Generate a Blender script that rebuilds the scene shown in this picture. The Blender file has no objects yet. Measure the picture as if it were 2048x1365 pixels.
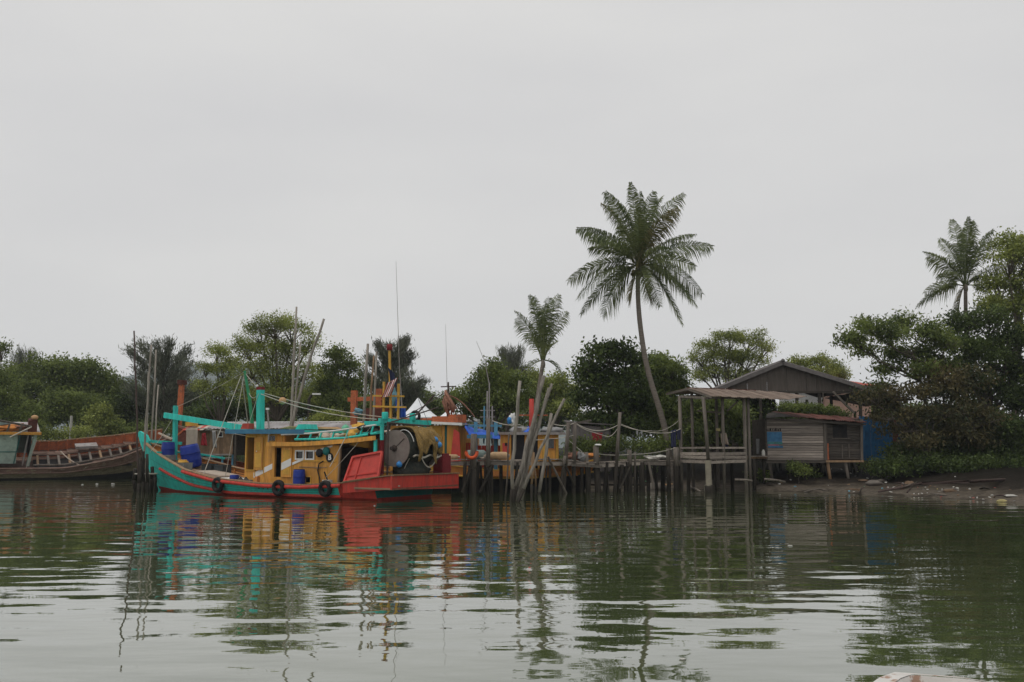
import bpy, math, random
import numpy as np
from mathutils import Vector, Matrix, noise as mnoise
random.seed(7); rng = np.random.default_rng(7)
S = bpy.context.scene; COL = S.collection
R = math.radians
# ------------------------------------------------------------------ camera
F, HZ, CH = 1900.0, 895.0, 2.4          # focal length in photo pixels, horizon row, eye height (m)
TH = math.atan((HZ - 682.5) / F); CS, SN = math.cos(TH), math.sin(TH)
cam = bpy.data.cameras.new('camera'); camo = bpy.data.objects.new('camera', cam); COL.objects.link(camo)
camo.location = (0, 0, CH); camo.rotation_euler = (math.pi/2 + TH, 0, 0)
cam.sensor_width = 36; cam.lens = F/2048*36; cam.clip_end = 9000; cam.clip_start = .1
S.camera = camo
# ------------------------------------------------------------------ world, sun, exposure
SUN_EL, SUN_AZ = R(68), R(235)           # high sun behind thick cloud, over the left shoulder
w = bpy.data.worlds.new('World'); S.world = w; w.use_nodes = True
nt = w.node_tree; nt.nodes.clear()
def N(nt, t, **k):
    n = nt.nodes.new(t)
    for a, b in k.items():
        if a in n.inputs.keys() if isinstance(a, str) else False: n.inputs[a].default_value = b
        else: setattr(n, a, b)
    return n
sky = N(nt, 'ShaderNodeTexSky', sky_type='NISHITA', sun_disc=False, sun_elevation=SUN_EL, sun_rotation=SUN_AZ, dust_density=4.0)
tc = N(nt, 'ShaderNodeTexCoord'); mp = N(nt, 'ShaderNodeMapping'); mp.inputs['Scale'].default_value = (1.2, 1.2, 4.0)
nz = N(nt, 'ShaderNodeTexNoise'); nz.inputs['Scale'].default_value = 1.6; nz.inputs['Detail'].default_value = 5; nz.inputs['Roughness'].default_value = .45
cr = N(nt, 'ShaderNodeValToRGB')
cr.color_ramp.elements[0].position = .36; cr.color_ramp.elements[0].color = (6.45/8, 6.4/8, 6.38/8, 1)
cr.color_ramp.elements[1].position = .64; cr.color_ramp.elements[1].color = (7.05/8, 6.98/8, 6.84/8, 1)
sc8 = N(nt, 'ShaderNodeVectorMath', operation='SCALE'); sc8.inputs['Scale'].default_value = 8.0
mx = N(nt, 'ShaderNodeMixRGB'); mx.inputs['Fac'].default_value = .95
bg = N(nt, 'ShaderNodeBackground'); bg.inputs['Strength'].default_value = .107
wo = N(nt, 'ShaderNodeOutputWorld')
L = nt.links.new
L(tc.outputs['Generated'], mp.inputs['Vector']); L(mp.outputs['Vector'], nz.inputs['Vector']); L(nz.outputs['Fac'], cr.inputs['Fac'])
L(cr.outputs['Color'], sc8.inputs[0]); L(sky.outputs['Color'], mx.inputs['Color1']); L(sc8.outputs['Vector'], mx.inputs['Color2'])
L(mx.outputs['Color'], bg.inputs['Color']); L(bg.outputs['Background'], wo.inputs['Surface'])
sl = bpy.data.lights.new('sun', 'SUN'); sl.energy = 1.0; sl.angle = R(30); sl.color = (1, .97, .92)
so = bpy.data.objects.new('sun', sl); COL.objects.link(so)
# sun to the left of and behind the camera
sd = Vector((-math.cos(SUN_EL)*.75, -math.cos(SUN_EL)*.66, math.sin(SUN_EL)))
so.rotation_euler = sd.to_track_quat('Z', 'Y').to_euler(); so.location = (-30, -30, 60)
sky.sun_rotation = math.atan2(sd.x, sd.y)
S.view_settings.view_transform = 'Standard'; S.view_settings.look = 'None'; S.view_settings.exposure = 0; S.view_settings.gamma = 1
S.render.engine = 'CYCLES'
S.cycles.volume_bounces = 0; S.cycles.transparent_max_bounces = 8; S.cycles.max_bounces = 8

# ------------------------------------------------------------------ pixel -> place
def ray(px, py):
    a = (px-1024)/F; b = (682.5-py)/F
    return Vector((a, CS-b*SN, SN+b*CS))
def P(px, py, Y):
    d = ray(px, py); t = Y/d.y; return Vector((d.x*t, Y, CH+d.z*t))
def PZ(px, py, z=0.0):
    d = ray(px, py); t = (z-CH)/d.z; return Vector((d.x*t, d.y*t, z))
# main boat frame
AL = R(31); BW = 4.8
hd = Vector((-math.cos(AL), math.sin(AL), 0)); st = Vector((math.sin(AL), math.cos(AL), 0))
BO = PZ(745, 1003) + st*BW/2; BO.z = 0
def B(px, py, v):
    d = ray(px, py); dd = Vector((d.x, d.y, 0)); t = (BO.dot(st)-v)/dd.dot(st); q = dd*t - BO
    return q.dot(hd), CH+d.z*t
def BU(px, py, u):
    d = ray(px, py); dd = Vector((d.x, d.y, 0)); t = (BO.dot(hd)+u)/dd.dot(hd); q = dd*t - BO
    return -q.dot(st), CH+d.z*t
def Bv(px, py, v): u, z = B(px, py, v); return Vector((u, v, z))
def bw(u, v, z): return BO + hd*u - st*v + Vector((0, 0, z))

# ------------------------------------------------------------------ materials
def newmat(name):
    m = bpy.data.materials.new(name); m.use_nodes = True
    return m, m.node_tree, m.node_tree.nodes['Principled BSDF']
def mat(name, col, rough=.65, var=.22, scale=2.5, dirt=.25, dirtcol=(.09, .07, .05), stretch=(1, 1, 1), bump=.15, metal=0, spec=.2, obj_var=.12, chip=None):
    """painted / weathered surface: broad tone variation, stains, fine relief, slight difference from piece to piece"""
    m, nt, bs = newmat(name); L = nt.links.new
    tc = N(nt, 'ShaderNodeTexCoord'); mp = N(nt, 'ShaderNodeMapping'); mp.inputs['Scale'].default_value = stretch
    oi = N(nt, 'ShaderNodeObjectInfo')
    ad = N(nt, 'ShaderNodeVectorMath', operation='ADD'); cx = N(nt, 'ShaderNodeCombineXYZ')
    m7 = N(nt, 'ShaderNodeMath', operation='MULTIPLY'); m7.inputs[1].default_value = 37
    L(oi.outputs['Random'], m7.inputs[0]); L(m7.outputs[0], cx.inputs[0]); L(m7.outputs[0], cx.inputs[1])
    L(tc.outputs['Object'], mp.inputs['Vector']); L(mp.outputs['Vector'], ad.inputs[0]); L(cx.outputs[0], ad.inputs[1])
    n1 = N(nt, 'ShaderNodeTexNoise'); n1.inputs['Scale'].default_value = scale; n1.inputs['Detail'].default_value = 6; n1.inputs['Roughness'].default_value = .65
    n2 = N(nt, 'ShaderNodeTexNoise'); n2.inputs['Scale'].default_value = scale*.55; n2.inputs['Detail'].default_value = 8; n2.inputs['Roughness'].default_value = .75
    L(ad.outputs[0], n1.inputs['Vector']); L(ad.outputs[0], n2.inputs['Vector'])
    c = Vector(col)
    r1 = N(nt, 'ShaderNodeValToRGB'); e = r1.color_ramp.elements
    e[0].position = .3; e[0].color = (*[x*(1-var) for x in c], 1); e[1].position = .7; e[1].color = (*[min(1, x*(1+var)) for x in c], 1)
    L(n1.outputs['Fac'], r1.inputs['Fac'])
    r2 = N(nt, 'ShaderNodeValToRGB'); e = r2.color_ramp.elements
    e[0].position = .5; e[0].color = (0, 0, 0, 1); e[1].position = .72; e[1].color = (dirt*2,)*3 + (1,)
    L(n2.outputs['Fac'], r2.inputs['Fac'])
    mxx = N(nt, 'ShaderNodeMixRGB'); mxx.inputs['Color2'].default_value = (*dirtcol, 1)
    L(r2.outputs['Color'], mxx.inputs['Fac']); L(r1.outputs['Color'], mxx.inputs['Color1'])
    hv = N(nt, 'ShaderNodeHueSaturation'); mr = N(nt, 'ShaderNodeMapRange'); mr.inputs['To Min'].default_value = 1-obj_var; mr.inputs['To Max'].default_value = 1+obj_var
    L(oi.outputs['Random'], mr.inputs['Value']); L(mr.outputs[0], hv.inputs['Value']); L(mxx.outputs[0], hv.inputs['Color'])
    last = hv.outputs[0]
    if chip:
        n3 = N(nt, 'ShaderNodeTexNoise'); n3.inputs['Scale'].default_value = scale*5; n3.inputs['Detail'].default_value = 5; L(ad.outputs[0], n3.inputs['Vector'])
        r3 = N(nt, 'ShaderNodeValToRGB'); e = r3.color_ramp.elements
        e[0].position = .58; e[0].color = (0, 0, 0, 1); e[1].position = .63; e[1].color = (.8, .8, .8, 1); L(n3.outputs['Fac'], r3.inputs['Fac'])
        mc = N(nt, 'ShaderNodeMixRGB'); mc.inputs['Color2'].default_value = (*chip, 1); L(r3.outputs[0], mc.inputs['Fac']); L(last, mc.inputs['Color1']); last = mc.outputs[0]
    L(last, bs.inputs['Base Color'])
    bs.inputs['Roughness'].default_value = rough; bs.inputs['Metallic'].default_value = metal; bs.inputs['Specular IOR Level'].default_value = spec
    if bump:
        b = N(nt, 'ShaderNodeBump'); b.inputs['Strength'].default_value = bump; b.inputs['Distance'].default_value = .02
        L(n1.outputs['Fac'], b.inputs['Height']); L(b.outputs[0], bs.inputs['Normal'])
    return m
def leafmat(name, c0, c1, trans=.35):
    m, nt, bs = newmat(name); L = nt.links.new
    g = N(nt, 'ShaderNodeNewGeometry'); tc = N(nt, 'ShaderNodeTexCoord')
    n1 = N(nt, 'ShaderNodeTexNoise'); n1.inputs['Scale'].default_value = .55; n1.inputs['Detail'].default_value = 3; L(tc.outputs['Object'], n1.inputs['Vector'])
    a = N(nt, 'ShaderNodeMath', operation='MULTIPLY_ADD'); a.inputs[1].default_value = .55
    L(g.outputs['Random Per Island'], a.inputs[0])
    s = N(nt, 'ShaderNodeMath', operation='MULTIPLY_ADD'); s.inputs[1].default_value = 1.5; s.inputs[2].default_value = -.53; L(n1.outputs['Fac'], s.inputs[0]); L(s.outputs[0], a.inputs[2])
    r = N(nt, 'ShaderNodeValToRGB'); e = r.color_ramp.elements
    e[0].position = .1; e[0].color = (*c0, 1); e[1].position = .95; e[1].color = (*c1, 1); L(a.outputs[0], r.inputs['Fac'])
    L(r.outputs[0], bs.inputs['Base Color']); bs.inputs['Roughness'].default_value = .5; bs.inputs['Specular IOR Level'].default_value = .18
    t = N(nt, 'ShaderNodeBsdfTranslucent'); hs = N(nt, 'ShaderNodeHueSaturation'); hs.inputs['Value'].default_value = 1.5; hs.inputs['Hue'].default_value = .485
    L(r.outputs[0], hs.inputs['Color']); L(hs.outputs[0], t.inputs['Color'])
    mx = N(nt, 'ShaderNodeMixShader'); mx.inputs[0].default_value = trans
    L(bs.outputs[0], mx.inputs[1]); L(t.outputs[0], mx.inputs[2]); L(mx.outputs[0], nt.nodes['Material Output'].inputs['Surface'])
    return m
MT = {}
def defm(k, *a, **kw):
    if k.startswith(('wood', 'pole', 'bark', 'tar', 'hulk', 'net', 'concrete', 'zinc', 'rust', 'gable', 'roof', 'palm')): kw.setdefault('spec', .08)
    MT[k] = mat(k, *a, **kw)
WOODCHIP = (.16, .13, .1)
defm('teal', (.04, .53, .46), var=.2, dirt=.42, dirtcol=(.06, .19, .15), stretch=(2.2, 2.2, .3), chip=(.05, .4, .34), rough=.55)
defm('teal_dark', (.015, .13, .12), var=.2, dirt=.3)
defm('blue_trim', (.05, .17, .28), var=.2, dirt=.2)
defm('red', (.5, .05, .035), var=.24, dirt=.42, dirtcol=(.17, .05, .04), stretch=(2.2, 2.2, .35), chip=(.36, .06, .045), rough=.55)
defm('red_bright', (.55, .07, .055), var=.15, dirt=.15, rough=.45)
defm('maroon', (.2, .02, .025), var=.2)
defm('boot_red', (.3, .03, .02), var=.25, dirt=.4, dirtcol=(.05, .035, .025))
defm('orange', (.62, .3, .06), var=.2, dirt=.42, dirtcol=(.25, .14, .055), stretch=(2.4, 2.4, .3), chip=(.5, .26, .07), rough=.6)
defm('orange_deep', (.56, .22, .06), var=.2, dirt=.3, dirtcol=(.2, .1, .05))
defm('orange_red', (.42, .115, .045), var=.3, dirt=.4, dirtcol=(.1, .06, .04), chip=(.12, .09, .07))
defm('yellow', (.56, .32, .06), var=.2, dirt=.2, dirtcol=(.25, .15, .05))
defm('white', (.7, .7, .68), var=.08, dirt=.18, dirtcol=(.3, .27, .22))
defm('worn_white', (.62, .6, .57), var=.12, dirt=.3, dirtcol=(.3, .2, .13), chip=(.3, .15, .08))
defm('canvas', (.72, .74, .76), var=.05, dirt=.05)
defm('deck', (.3, .2, .13), var=.3, dirt=.3, stretch=(.3, 2, 2), scale=4)
defm('wood', (.15, .13, .11), var=.4, scale=3, stretch=(3, 3, .35), dirt=.45, dirtcol=(.055, .045, .036), bump=.5, obj_var=.3)
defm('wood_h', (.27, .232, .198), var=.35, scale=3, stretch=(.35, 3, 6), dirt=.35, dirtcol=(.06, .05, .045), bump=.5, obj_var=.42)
defm('wood_warm', (.26, .17, .1), var=.35, scale=3, stretch=(3, 3, .35), dirt=.35, bump=.4, obj_var=.25)
defm('wood_wet_shaded', (.035, .03, .024), var=.45, scale=3, stretch=(3, 3, .35), dirt=.5, dirtcol=(.014, .014, .01), bump=.5, obj_var=.4)  # dark for wet feet; also holds painted shade for wood under decks
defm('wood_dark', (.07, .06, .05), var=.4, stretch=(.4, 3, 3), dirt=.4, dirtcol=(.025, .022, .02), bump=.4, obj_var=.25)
defm('pole', (.27, .245, .21), var=.5, scale=2.5, stretch=(4, 4, .5), dirt=.35, dirtcol=(.08, .065, .05), bump=.5, obj_var=.25)
defm('pole_dark', (.07, .05, .045), var=.35, stretch=(4, 4, .5), obj_var=.2)
defm('concrete', (.16, .145, .11), var=.3, dirt=.5, dirtcol=(.08, .08, .05))
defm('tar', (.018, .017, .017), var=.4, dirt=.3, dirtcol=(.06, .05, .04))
defm('hulk', (.16, .1, .08), var=.45, scale=1.5, dirt=.5, dirtcol=(.07, .055, .045), stretch=(.4, 2, 2), chip=(.28, .24, .17))
defm('hulk_moss', (.17, .145, .09), var=.4, dirt=.5, dirtcol=(.05, .05, .035), stretch=(.4, 2, 2), chip=(.26, .22, .14))
defm('pale_green', (.3, .38, .33), var=.2, dirt=.4, dirtcol=(.12, .12, .09))
defm('rubber', (.014, .014, .015), var=.3, dirt=.2, rough=.75)
defm('black', (.012, .012, .014), var=.2, dirt=.1)
defm('dark_glass', (.01, .012, .014), var=.1, dirt=.1, rough=.12, spec=.6, bump=0)
defm('blue_plastic', (.015, .035, .24), var=.12, dirt=.15, rough=.38, dirtcol=(.03, .04, .1))
defm('blue_tarp', (.03, .12, .55), var=.2, dirt=.15, rough=.5)
defm('blue_sheet', (.025, .13, .28), var=.2, dirt=.3, dirtcol=(.02, .05, .08))
defm('sky_blue', (.09, .25, .36), var=.15, dirt=.2)
defm('float_blue', (.05, .25, .6), var=.1, dirt=.1, rough=.35)
defm('float_green', (.13, .45, .28), var=.12, dirt=.1, rough=.4)
defm('float_pale', (.55, .5, .38), var=.2, dirt=.2)
defm('cork', (.5, .3, .15), var=.2, dirt=.2)
defm('rope', (.45, .42, .36), var=.2, dirt=.2)
defm('rope_dark', (.1, .09, .08), var=.2)
defm('net', (.26, .17, .06), var=.4, scale=9, dirt=.5, dirtcol=(.06, .045, .025), stretch=(1, 3, 1), bump=.8)
defm('net_dark', (.035, .04, .035), var=.4, scale=9, dirt=.4, bump=.8)
defm('net_red', (.26, .13, .09), var=.4, scale=9, dirt=.4, bump=.8)
defm('steel', (.28, .26, .25), var=.25, dirt=.35, dirtcol=(.16, .08, .05), rough=.55, metal=.1)
defm('drum_disc', (.2, .17, .15), var=.2, scale=1.5, dirt=.35, dirtcol=(.11, .06, .06))  # grey lowered so the colour carries the shade on the plate
defm('pipe', (.06, .05, .045), var=.3, dirt=.3, dirtcol=(.12, .06, .03))
defm('zinc', (.36, .34, .34), var=.25, dirt=.35, dirtcol=(.17, .1, .07), stretch=(1, .4, 1), obj_var=.2)
defm('zinc_brown', (.2, .155, .125), var=.3, dirt=.35, dirtcol=(.1, .06, .04), stretch=(1, .4, 1), obj_var=.18)
defm('rust', (.11, .04, .03), var=.35, dirt=.4, dirtcol=(.07, .035, .03), obj_var=.2)
defm('roof_grey', (.17, .155, .15), var=.2, dirt=.3, dirtcol=(.09, .08, .07))
defm('gable', (.13, .11, .095), var=.2, dirt=.25, dirtcol=(.07, .055, .045), stretch=(3, 3, .4), obj_var=.14)
defm('pink', (.5, .32, .25), var=.12, dirt=.2, dirtcol=(.25, .17, .13))
defm('roof_tile', (.33, .06, .04), var=.2)
defm('cloth_beige', (.45, .37, .3), var=.12, dirt=.1)
defm('cloth_red', (.3, .02, .03), var=.2)
defm('cloth_navy', (.02, .025, .06), var=.2)
defm('cloth_grey', (.3, .3, .3), var=.2)
defm('crate', (.2, .21, .2), var=.3, dirt=.3)
defm('dark_plastic', (.04, .05, .055), var=.3, dirt=.2)
defm('life_orange', (.75, .12, .04), var=.1, dirt=.15)
defm('tank_grey', (.22, .28, .26), var=.15, dirt=.2)
defm('tank_tan', (.42, .28, .16), var=.15, dirt=.25)
defm('tank_blue', (.16, .34, .42), var=.15, dirt=.2)
defm('bark', (.13, .11, .09), var=.35, scale=4, stretch=(3, 3, .6), dirt=.4, dirtcol=(.05, .042, .035), bump=.6)
defm('palm_bark', (.19, .165, .14), var=.3, scale=6, stretch=(.5, .5, 3), dirt=.35, bump=.6)
defm('litter_pale', (.5, .49, .45), var=.15, dirt=.3, obj_var=.3)
defm('litter_red', (.35, .12, .1), var=.2, obj_var=.3)
defm('litter_green', (.12, .35, .2), var=.2, obj_var=.3)
defm('litter_yellow', (.42, .36, .16), var=.2, dirt=.3)
defm('litter_brown', (.2, .13, .08), var=.3, dirt=.3, obj_var=.3)
defm('rock', (.16, .14, .12), var=.3, dirt=.4, bump=.6)
defm('hill', (.07, .1, .08), var=.2, scale=.01, bump=0)
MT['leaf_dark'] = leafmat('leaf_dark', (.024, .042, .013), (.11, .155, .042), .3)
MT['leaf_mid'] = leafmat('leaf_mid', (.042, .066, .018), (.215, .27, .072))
MT['leaf_light'] = leafmat('leaf_light', (.075, .1, .022), (.36, .41, .11))
MT['leaf_grey'] = leafmat('leaf_grey', (.055, .065, .046), (.2, .215, .15), .3)
MT['leaf_red'] = leafmat('leaf_red', (.028, .043, .018), (.155, .125, .054), .3)
MT['leaf_palm'] = leafmat('leaf_palm', (.045, .066, .024), (.19, .225, .085), .3)
MT['leaf_palm_dry'] = leafmat('leaf_palm_dry', (.06, .06, .02), (.25, .22, .09), .25)
MT['grass'] = leafmat('grass', (.03, .05, .015), (.12, .16, .05))

# ------------------------------------------------------------------ mesh helpers
INV = {}
def link(name, me, m, parent=None, local=False, smooth=False):
    o = bpy.data.objects.new(name, me); COL.objects.link(o)
    if m is not None and len(me.materials) == 0: me.materials.append(MT[m] if isinstance(m, str) else m)
    if parent is not None:
        o.parent = parent
        if not local and parent.type == 'EMPTY': o.matrix_parent_inverse = Matrix.Translation(parent.location).inverted()
    if smooth: me.polygons.foreach_set('use_smooth', [True]*len(me.polygons))
    return o
class MB:
    def __init__(s): s.v = []; s.f = []
    def add(s, vs, fs):
        n = len(s.v); s.v += [tuple(x) for x in vs]; s.f += [tuple(i+n for i in f) for f in fs]; return s
    def box(s, c, d, rz=0.0, rx=0.0, ry=0.0):
        m = Matrix.Translation(Vector(c)) @ Matrix.Rotation(rz, 4, 'Z') @ Matrix.Rotation(ry, 4, 'Y') @ Matrix.Rotation(rx, 4, 'X')
        x, y, z = d[0]/2, d[1]/2, d[2]/2
        vs = [m @ Vector((a*x, b*y, e*z)) for e in (-1, 1) for a, b in ((-1, -1), (1, -1), (1, 1), (-1, 1))]
        return s.add(vs, [(3, 2, 1, 0), (4, 5, 6, 7), (0, 1, 5, 4), (1, 2, 6, 5), (2, 3, 7, 6), (3, 0, 4, 7)])
    def bar(s, a, b, wd, ht, up=(0, 0, 1)):
        a, b = Vector(a), Vector(b); t = (b-a).normalized(); up = Vector(up)
        sd = t.cross(up)
        if sd.length < 1e-3: sd = t.cross(Vector((0, 1, 0)))
        sd.normalize(); up = sd.cross(t)
        vs = [p + sd*i*wd/2 + up*j*ht/2 for p in (a, b) for i, j in ((-1, -1), (1, -1), (1, 1), (-1, 1))]
        return s.add(vs, [(3, 2, 1, 0), (4, 5, 6, 7), (0, 1, 5, 4), (1, 2, 6, 5), (2, 3, 7, 6), (3, 0, 4, 7)])
    def tube(s, pts, r, n=8, wob=0.0):
        pts = [Vector(p) for p in pts]; k = len(pts); rs = r if isinstance(r, (list, tuple)) else [r]*k
        vs = []; prev = None
        for i, p in enumerate(pts):
            t = (pts[min(i+1, k-1)] - pts[max(i-1, 0)]).normalized()
            if prev is None:
                sd = t.cross(Vector((0, 0, 1)))
                if sd.length < .05: sd = t.cross(Vector((0, 1, 0)))
            else: sd = prev - t*prev.dot(t)
            sd.normalize(); prev = sd; up = sd.cross(t)
            for j in range(n):
                a = 2*math.pi*j/n; q = rs[i]*(1+wob*random.uniform(-1, 1))
                vs.append(p + sd*math.cos(a)*q + up*math.sin(a)*q)
        fs = [(i*n+j, i*n+(j+1) % n, (i+1)*n+(j+1) % n, (i+1)*n+j) for i in range(k-1) for j in range(n)]
        fs.append(tuple(range(n-1, -1, -1))); fs.append(tuple((k-1)*n+j for j in range(n)))
        return s.add(vs, fs)
    def lathe(s, prof, n=16, M=None):
        M = M or Matrix.Identity(4)
        vs = [M @ Vector((r*math.cos(2*math.pi*j/n), r*math.sin(2*math.pi*j/n), z)) for r, z in prof for j in range(n)]
        k = len(prof)
        fs = [(i*n+j, i*n+(j+1) % n, (i+1)*n+(j+1) % n, (i+1)*n+j) for i in range(k-1) for j in range(n)]
        fs.append(tuple(range(n-1, -1, -1))); fs.append(tuple((k-1)*n+j for j in range(n)))
        return s.add(vs, fs)
    def torus(s, c, R_, r, M=None, n=20, k=8, a0=0, a1=2*math.pi, wob=0):
        M = M or Matrix.Identity(4); c = Vector(c); full = abs(a1-a0-2*math.pi) < 1e-6
        vs = []; ni = n if full else n+1
        for i in range(ni):
            a = a0+(a1-a0)*i/n
            for j in range(k):
                b = 2*math.pi*j/k; q = R_+r*math.cos(b)
                vs.append(c + M @ Vector((q*math.cos(a), q*math.sin(a), r*1.15*math.sin(b))))
        fs = [(i*k+j, ((i+1) % ni)*k+j, ((i+1) % ni)*k+(j+1) % k, i*k+(j+1) % k) for i in range(n) for j in range(k)]
        if not full: fs += [tuple(range(k-1, -1, -1)), tuple(n*k+j for j in range(k))]
        return s.add(vs, fs)
    def ball(s, c, r, n=12, k=8, sq=(1, 1, 1), wob=0):
        c = Vector(c); vs = []; fs = []
        for i in range(k+1):
            th = math.pi*i/k
            for j in range(n):
                a = 2*math.pi*j/n; q = r*(1+wob*random.uniform(-1, 1))
                vs.append(c + Vector((q*math.sin(th)*math.cos(a)*sq[0], q*math.sin(th)*math.sin(a)*sq[1], q*math.cos(th)*sq[2])))
        fs = [(i*n+j, (i+1)*n+j, (i+1)*n+(j+1) % n, i*n+(j+1) % n) for i in range(k) for j in range(n)]
        return s.add(vs, fs)
    def grid(s, rows, flip=False):
        n = len(rows[0]); vs = [p for r in rows for p in r]
        fs = [(i*n+j, i*n+j+1, (i+1)*n+j+1, (i+1)*n+j) for i in range(len(rows)-1) for j in range(n-1)]
        if flip: fs = [f[::-1] for f in fs]
        return s.add(vs, fs)
    def prism(s, poly, ext):
        ext = Vector(ext); n = len(poly); a = [Vector(p) for p in poly]; b = [p+ext for p in a]
        return s.add(a+b, [tuple(range(n-1, -1, -1)), tuple(range(n, 2*n))] + [(i, (i+1) % n, n+(i+1) % n, n+i) for i in range(n)])
    def mesh(s, name):
        me = bpy.data.meshes.new(name); me.from_pydata(s.v, [], s.f); me.update(); return me
    def build(s, name, m, parent=None, local=False, smooth=False, label=None):
        o = link(name, s.mesh(name), m, parent, local, smooth)
        if label: o['label'] = label
        return o
def tag(o, label, cat, group=None, kind=None):
    if label: o['label'] = label
    if cat: o['category'] = cat
    if group: o['group'] = group
    if kind: o['kind'] = kind
    return o
def thing(name, label, cat, loc=(0, 0, 0), group=None, rot=None):
    o = bpy.data.objects.new(name, None); COL.objects.link(o); o.location = loc; o.empty_display_size = .3
    if rot: o.rotation_euler = rot
    return tag(o, label, cat, group)
def struct(o): o['kind'] = 'structure'; return o
def sag(a, b, d, n=10):
    a, b = Vector(a), Vector(b)
    return [a.lerp(b, i/n) - Vector((0, 0, d*4*(i/n)*(1-i/n))) for i in range(n+1)]
def interp(tab, x):
    xs = [t[0] for t in tab]
    return float(np.interp(x, xs, [t[1] for t in tab]))

# ------------------------------------------------------------------ terrain and water
SHORE = [(-400, 96), (-80, 92), (-39, 86), (-28, 82), (-20, 74), (-14, 67), (-8, 62), (-3, 58.5), (3, 57), (8, 56), (13.2, 53.3), (17, 50.8), (19.5, 47.5), (21.9, 41.1), (24, 36), (27, 29), (31, 18), (37, 0), (45, -40), (400, -400)]
def shore(x): return interp(SHORE, x) + .5*mnoise.noise(Vector((x*.35, 3.1, 0))) + .2*mnoise.noise(Vector((x*1.3, 7.1, 0)))
def ground(x, y):
    d = y - shore(x)
    if x > 16: d *= max(.35, 1-(x-16)*.12)     # shoreline runs towards the viewer here
    n = .12*mnoise.noise(Vector((x*.5, y*.5, 1))) + .05*mnoise.noise(Vector((x*1.7, y*1.7, 5)))
    z = interp([(-400, -2.2), (-12, -1.6), (-2, -.22), (0, -.02), (1.2, .16), (4, .42), (6.5, .95), (10, 1.35), (40, 1.7), (600, 2.5)], d)
    return z + n*min(1, max(0, (d+.5)*.6))
def terrain():
    xs = np.concatenate([np.arange(-400, -60, 12), np.arange(-60, -8, 1.2), np.arange(-8, 30, .45), np.arange(30, 60, 2), np.arange(60, 401, 17)])
    ys = np.concatenate([np.arange(-60, 26, 6), np.arange(26, 70, .6), np.arange(70, 112, 2.), np.arange(112, 700, 28)])
    rows = [[(x, y, ground(x, y)) for x in xs] for y in ys]
    m, nt, bs = newmat('ground'); L = nt.links.new
    tc = N(nt, 'ShaderNodeTexCoord'); sp = N(nt, 'ShaderNodeSeparateXYZ'); L(tc.outputs['Object'], sp.inputs[0])
    n1 = N(nt, 'ShaderNodeTexNoise'); n1.inputs['Scale'].default_value = .8; n1.inputs['Detail'].default_value = 8; n1.inputs['Roughness'].default_value = .7
    L(tc.outputs['Object'], n1.inputs['Vector'])
    n2 = N(nt, 'ShaderNodeTexNoise'); n2.inputs['Scale'].default_value = 6; n2.inputs['Detail'].default_value = 6
    L(tc.outputs['Object'], n2.inputs['Vector'])
    a = N(nt, 'ShaderNodeMath', operation='MULTIPLY_ADD'); a.inputs[1].default_value = .9; L(n1.outputs['Fac'], a.inputs[0]); L(sp.outputs['Z'], a.inputs[2])
    r = N(nt, 'ShaderNodeValToRGB'); e = r.color_ramp.elements
    e[0].position = .22; e[0].color = (.04, .032, .023, 1); e[1].position = 1.0; e[1].color = (.012, .014, .007, 1)
    for p, c in ((.27, (.115, .096, .075)), (.36, (.085, .07, .053)), (.46, (.024, .019, .014)), (.8, (.012, .01, .007))):  # near-black upper bank: shade under trees and hut put into the ground colour
        q = e.new(p); q.color = (*c, 1)
    mr = N(nt, 'ShaderNodeMapRange'); mr.inputs['From Min'].default_value = 0; mr.inputs['From Max'].default_value = 2
    L(a.outputs[0], mr.inputs['Value']); L(mr.outputs[0], r.inputs['Fac'])
    mu = N(nt, 'ShaderNodeMixRGB', blend_type='MULTIPLY'); mu.inputs['Fac'].default_value = .8; L(r.outputs[0], mu.inputs['Color1'])
    r2 = N(nt, 'ShaderNodeValToRGB'); r2.color_ramp.elements[0].position = .3; r2.color_ramp.elements[0].color = (.5, .5, .5, 1); r2.color_ramp.elements[1].position = .65; r2.color_ramp.elements[1].color = (1.2, 1.2, 1.2, 1)
    L(n2.outputs['Fac'], r2.inputs['Fac']); L(r2.outputs[0], mu.inputs['Color2']); L(mu.outputs[0], bs.inputs['Base Color'])
    bs.inputs['Roughness'].default_value = .8; bs.inputs['Specular IOR Level'].default_value = .08
    b = N(nt, 'ShaderNodeBump'); b.inputs['Strength'].default_value = .7; b.inputs['Distance'].default_value = .08; L(n2.outputs['Fac'], b.inputs['Height']); L(b.outputs[0], bs.inputs['Normal'])
    MT['ground'] = m
    struct(MB().grid(rows).build('riverbank_ground', 'ground', smooth=True))
terrain()
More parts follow.
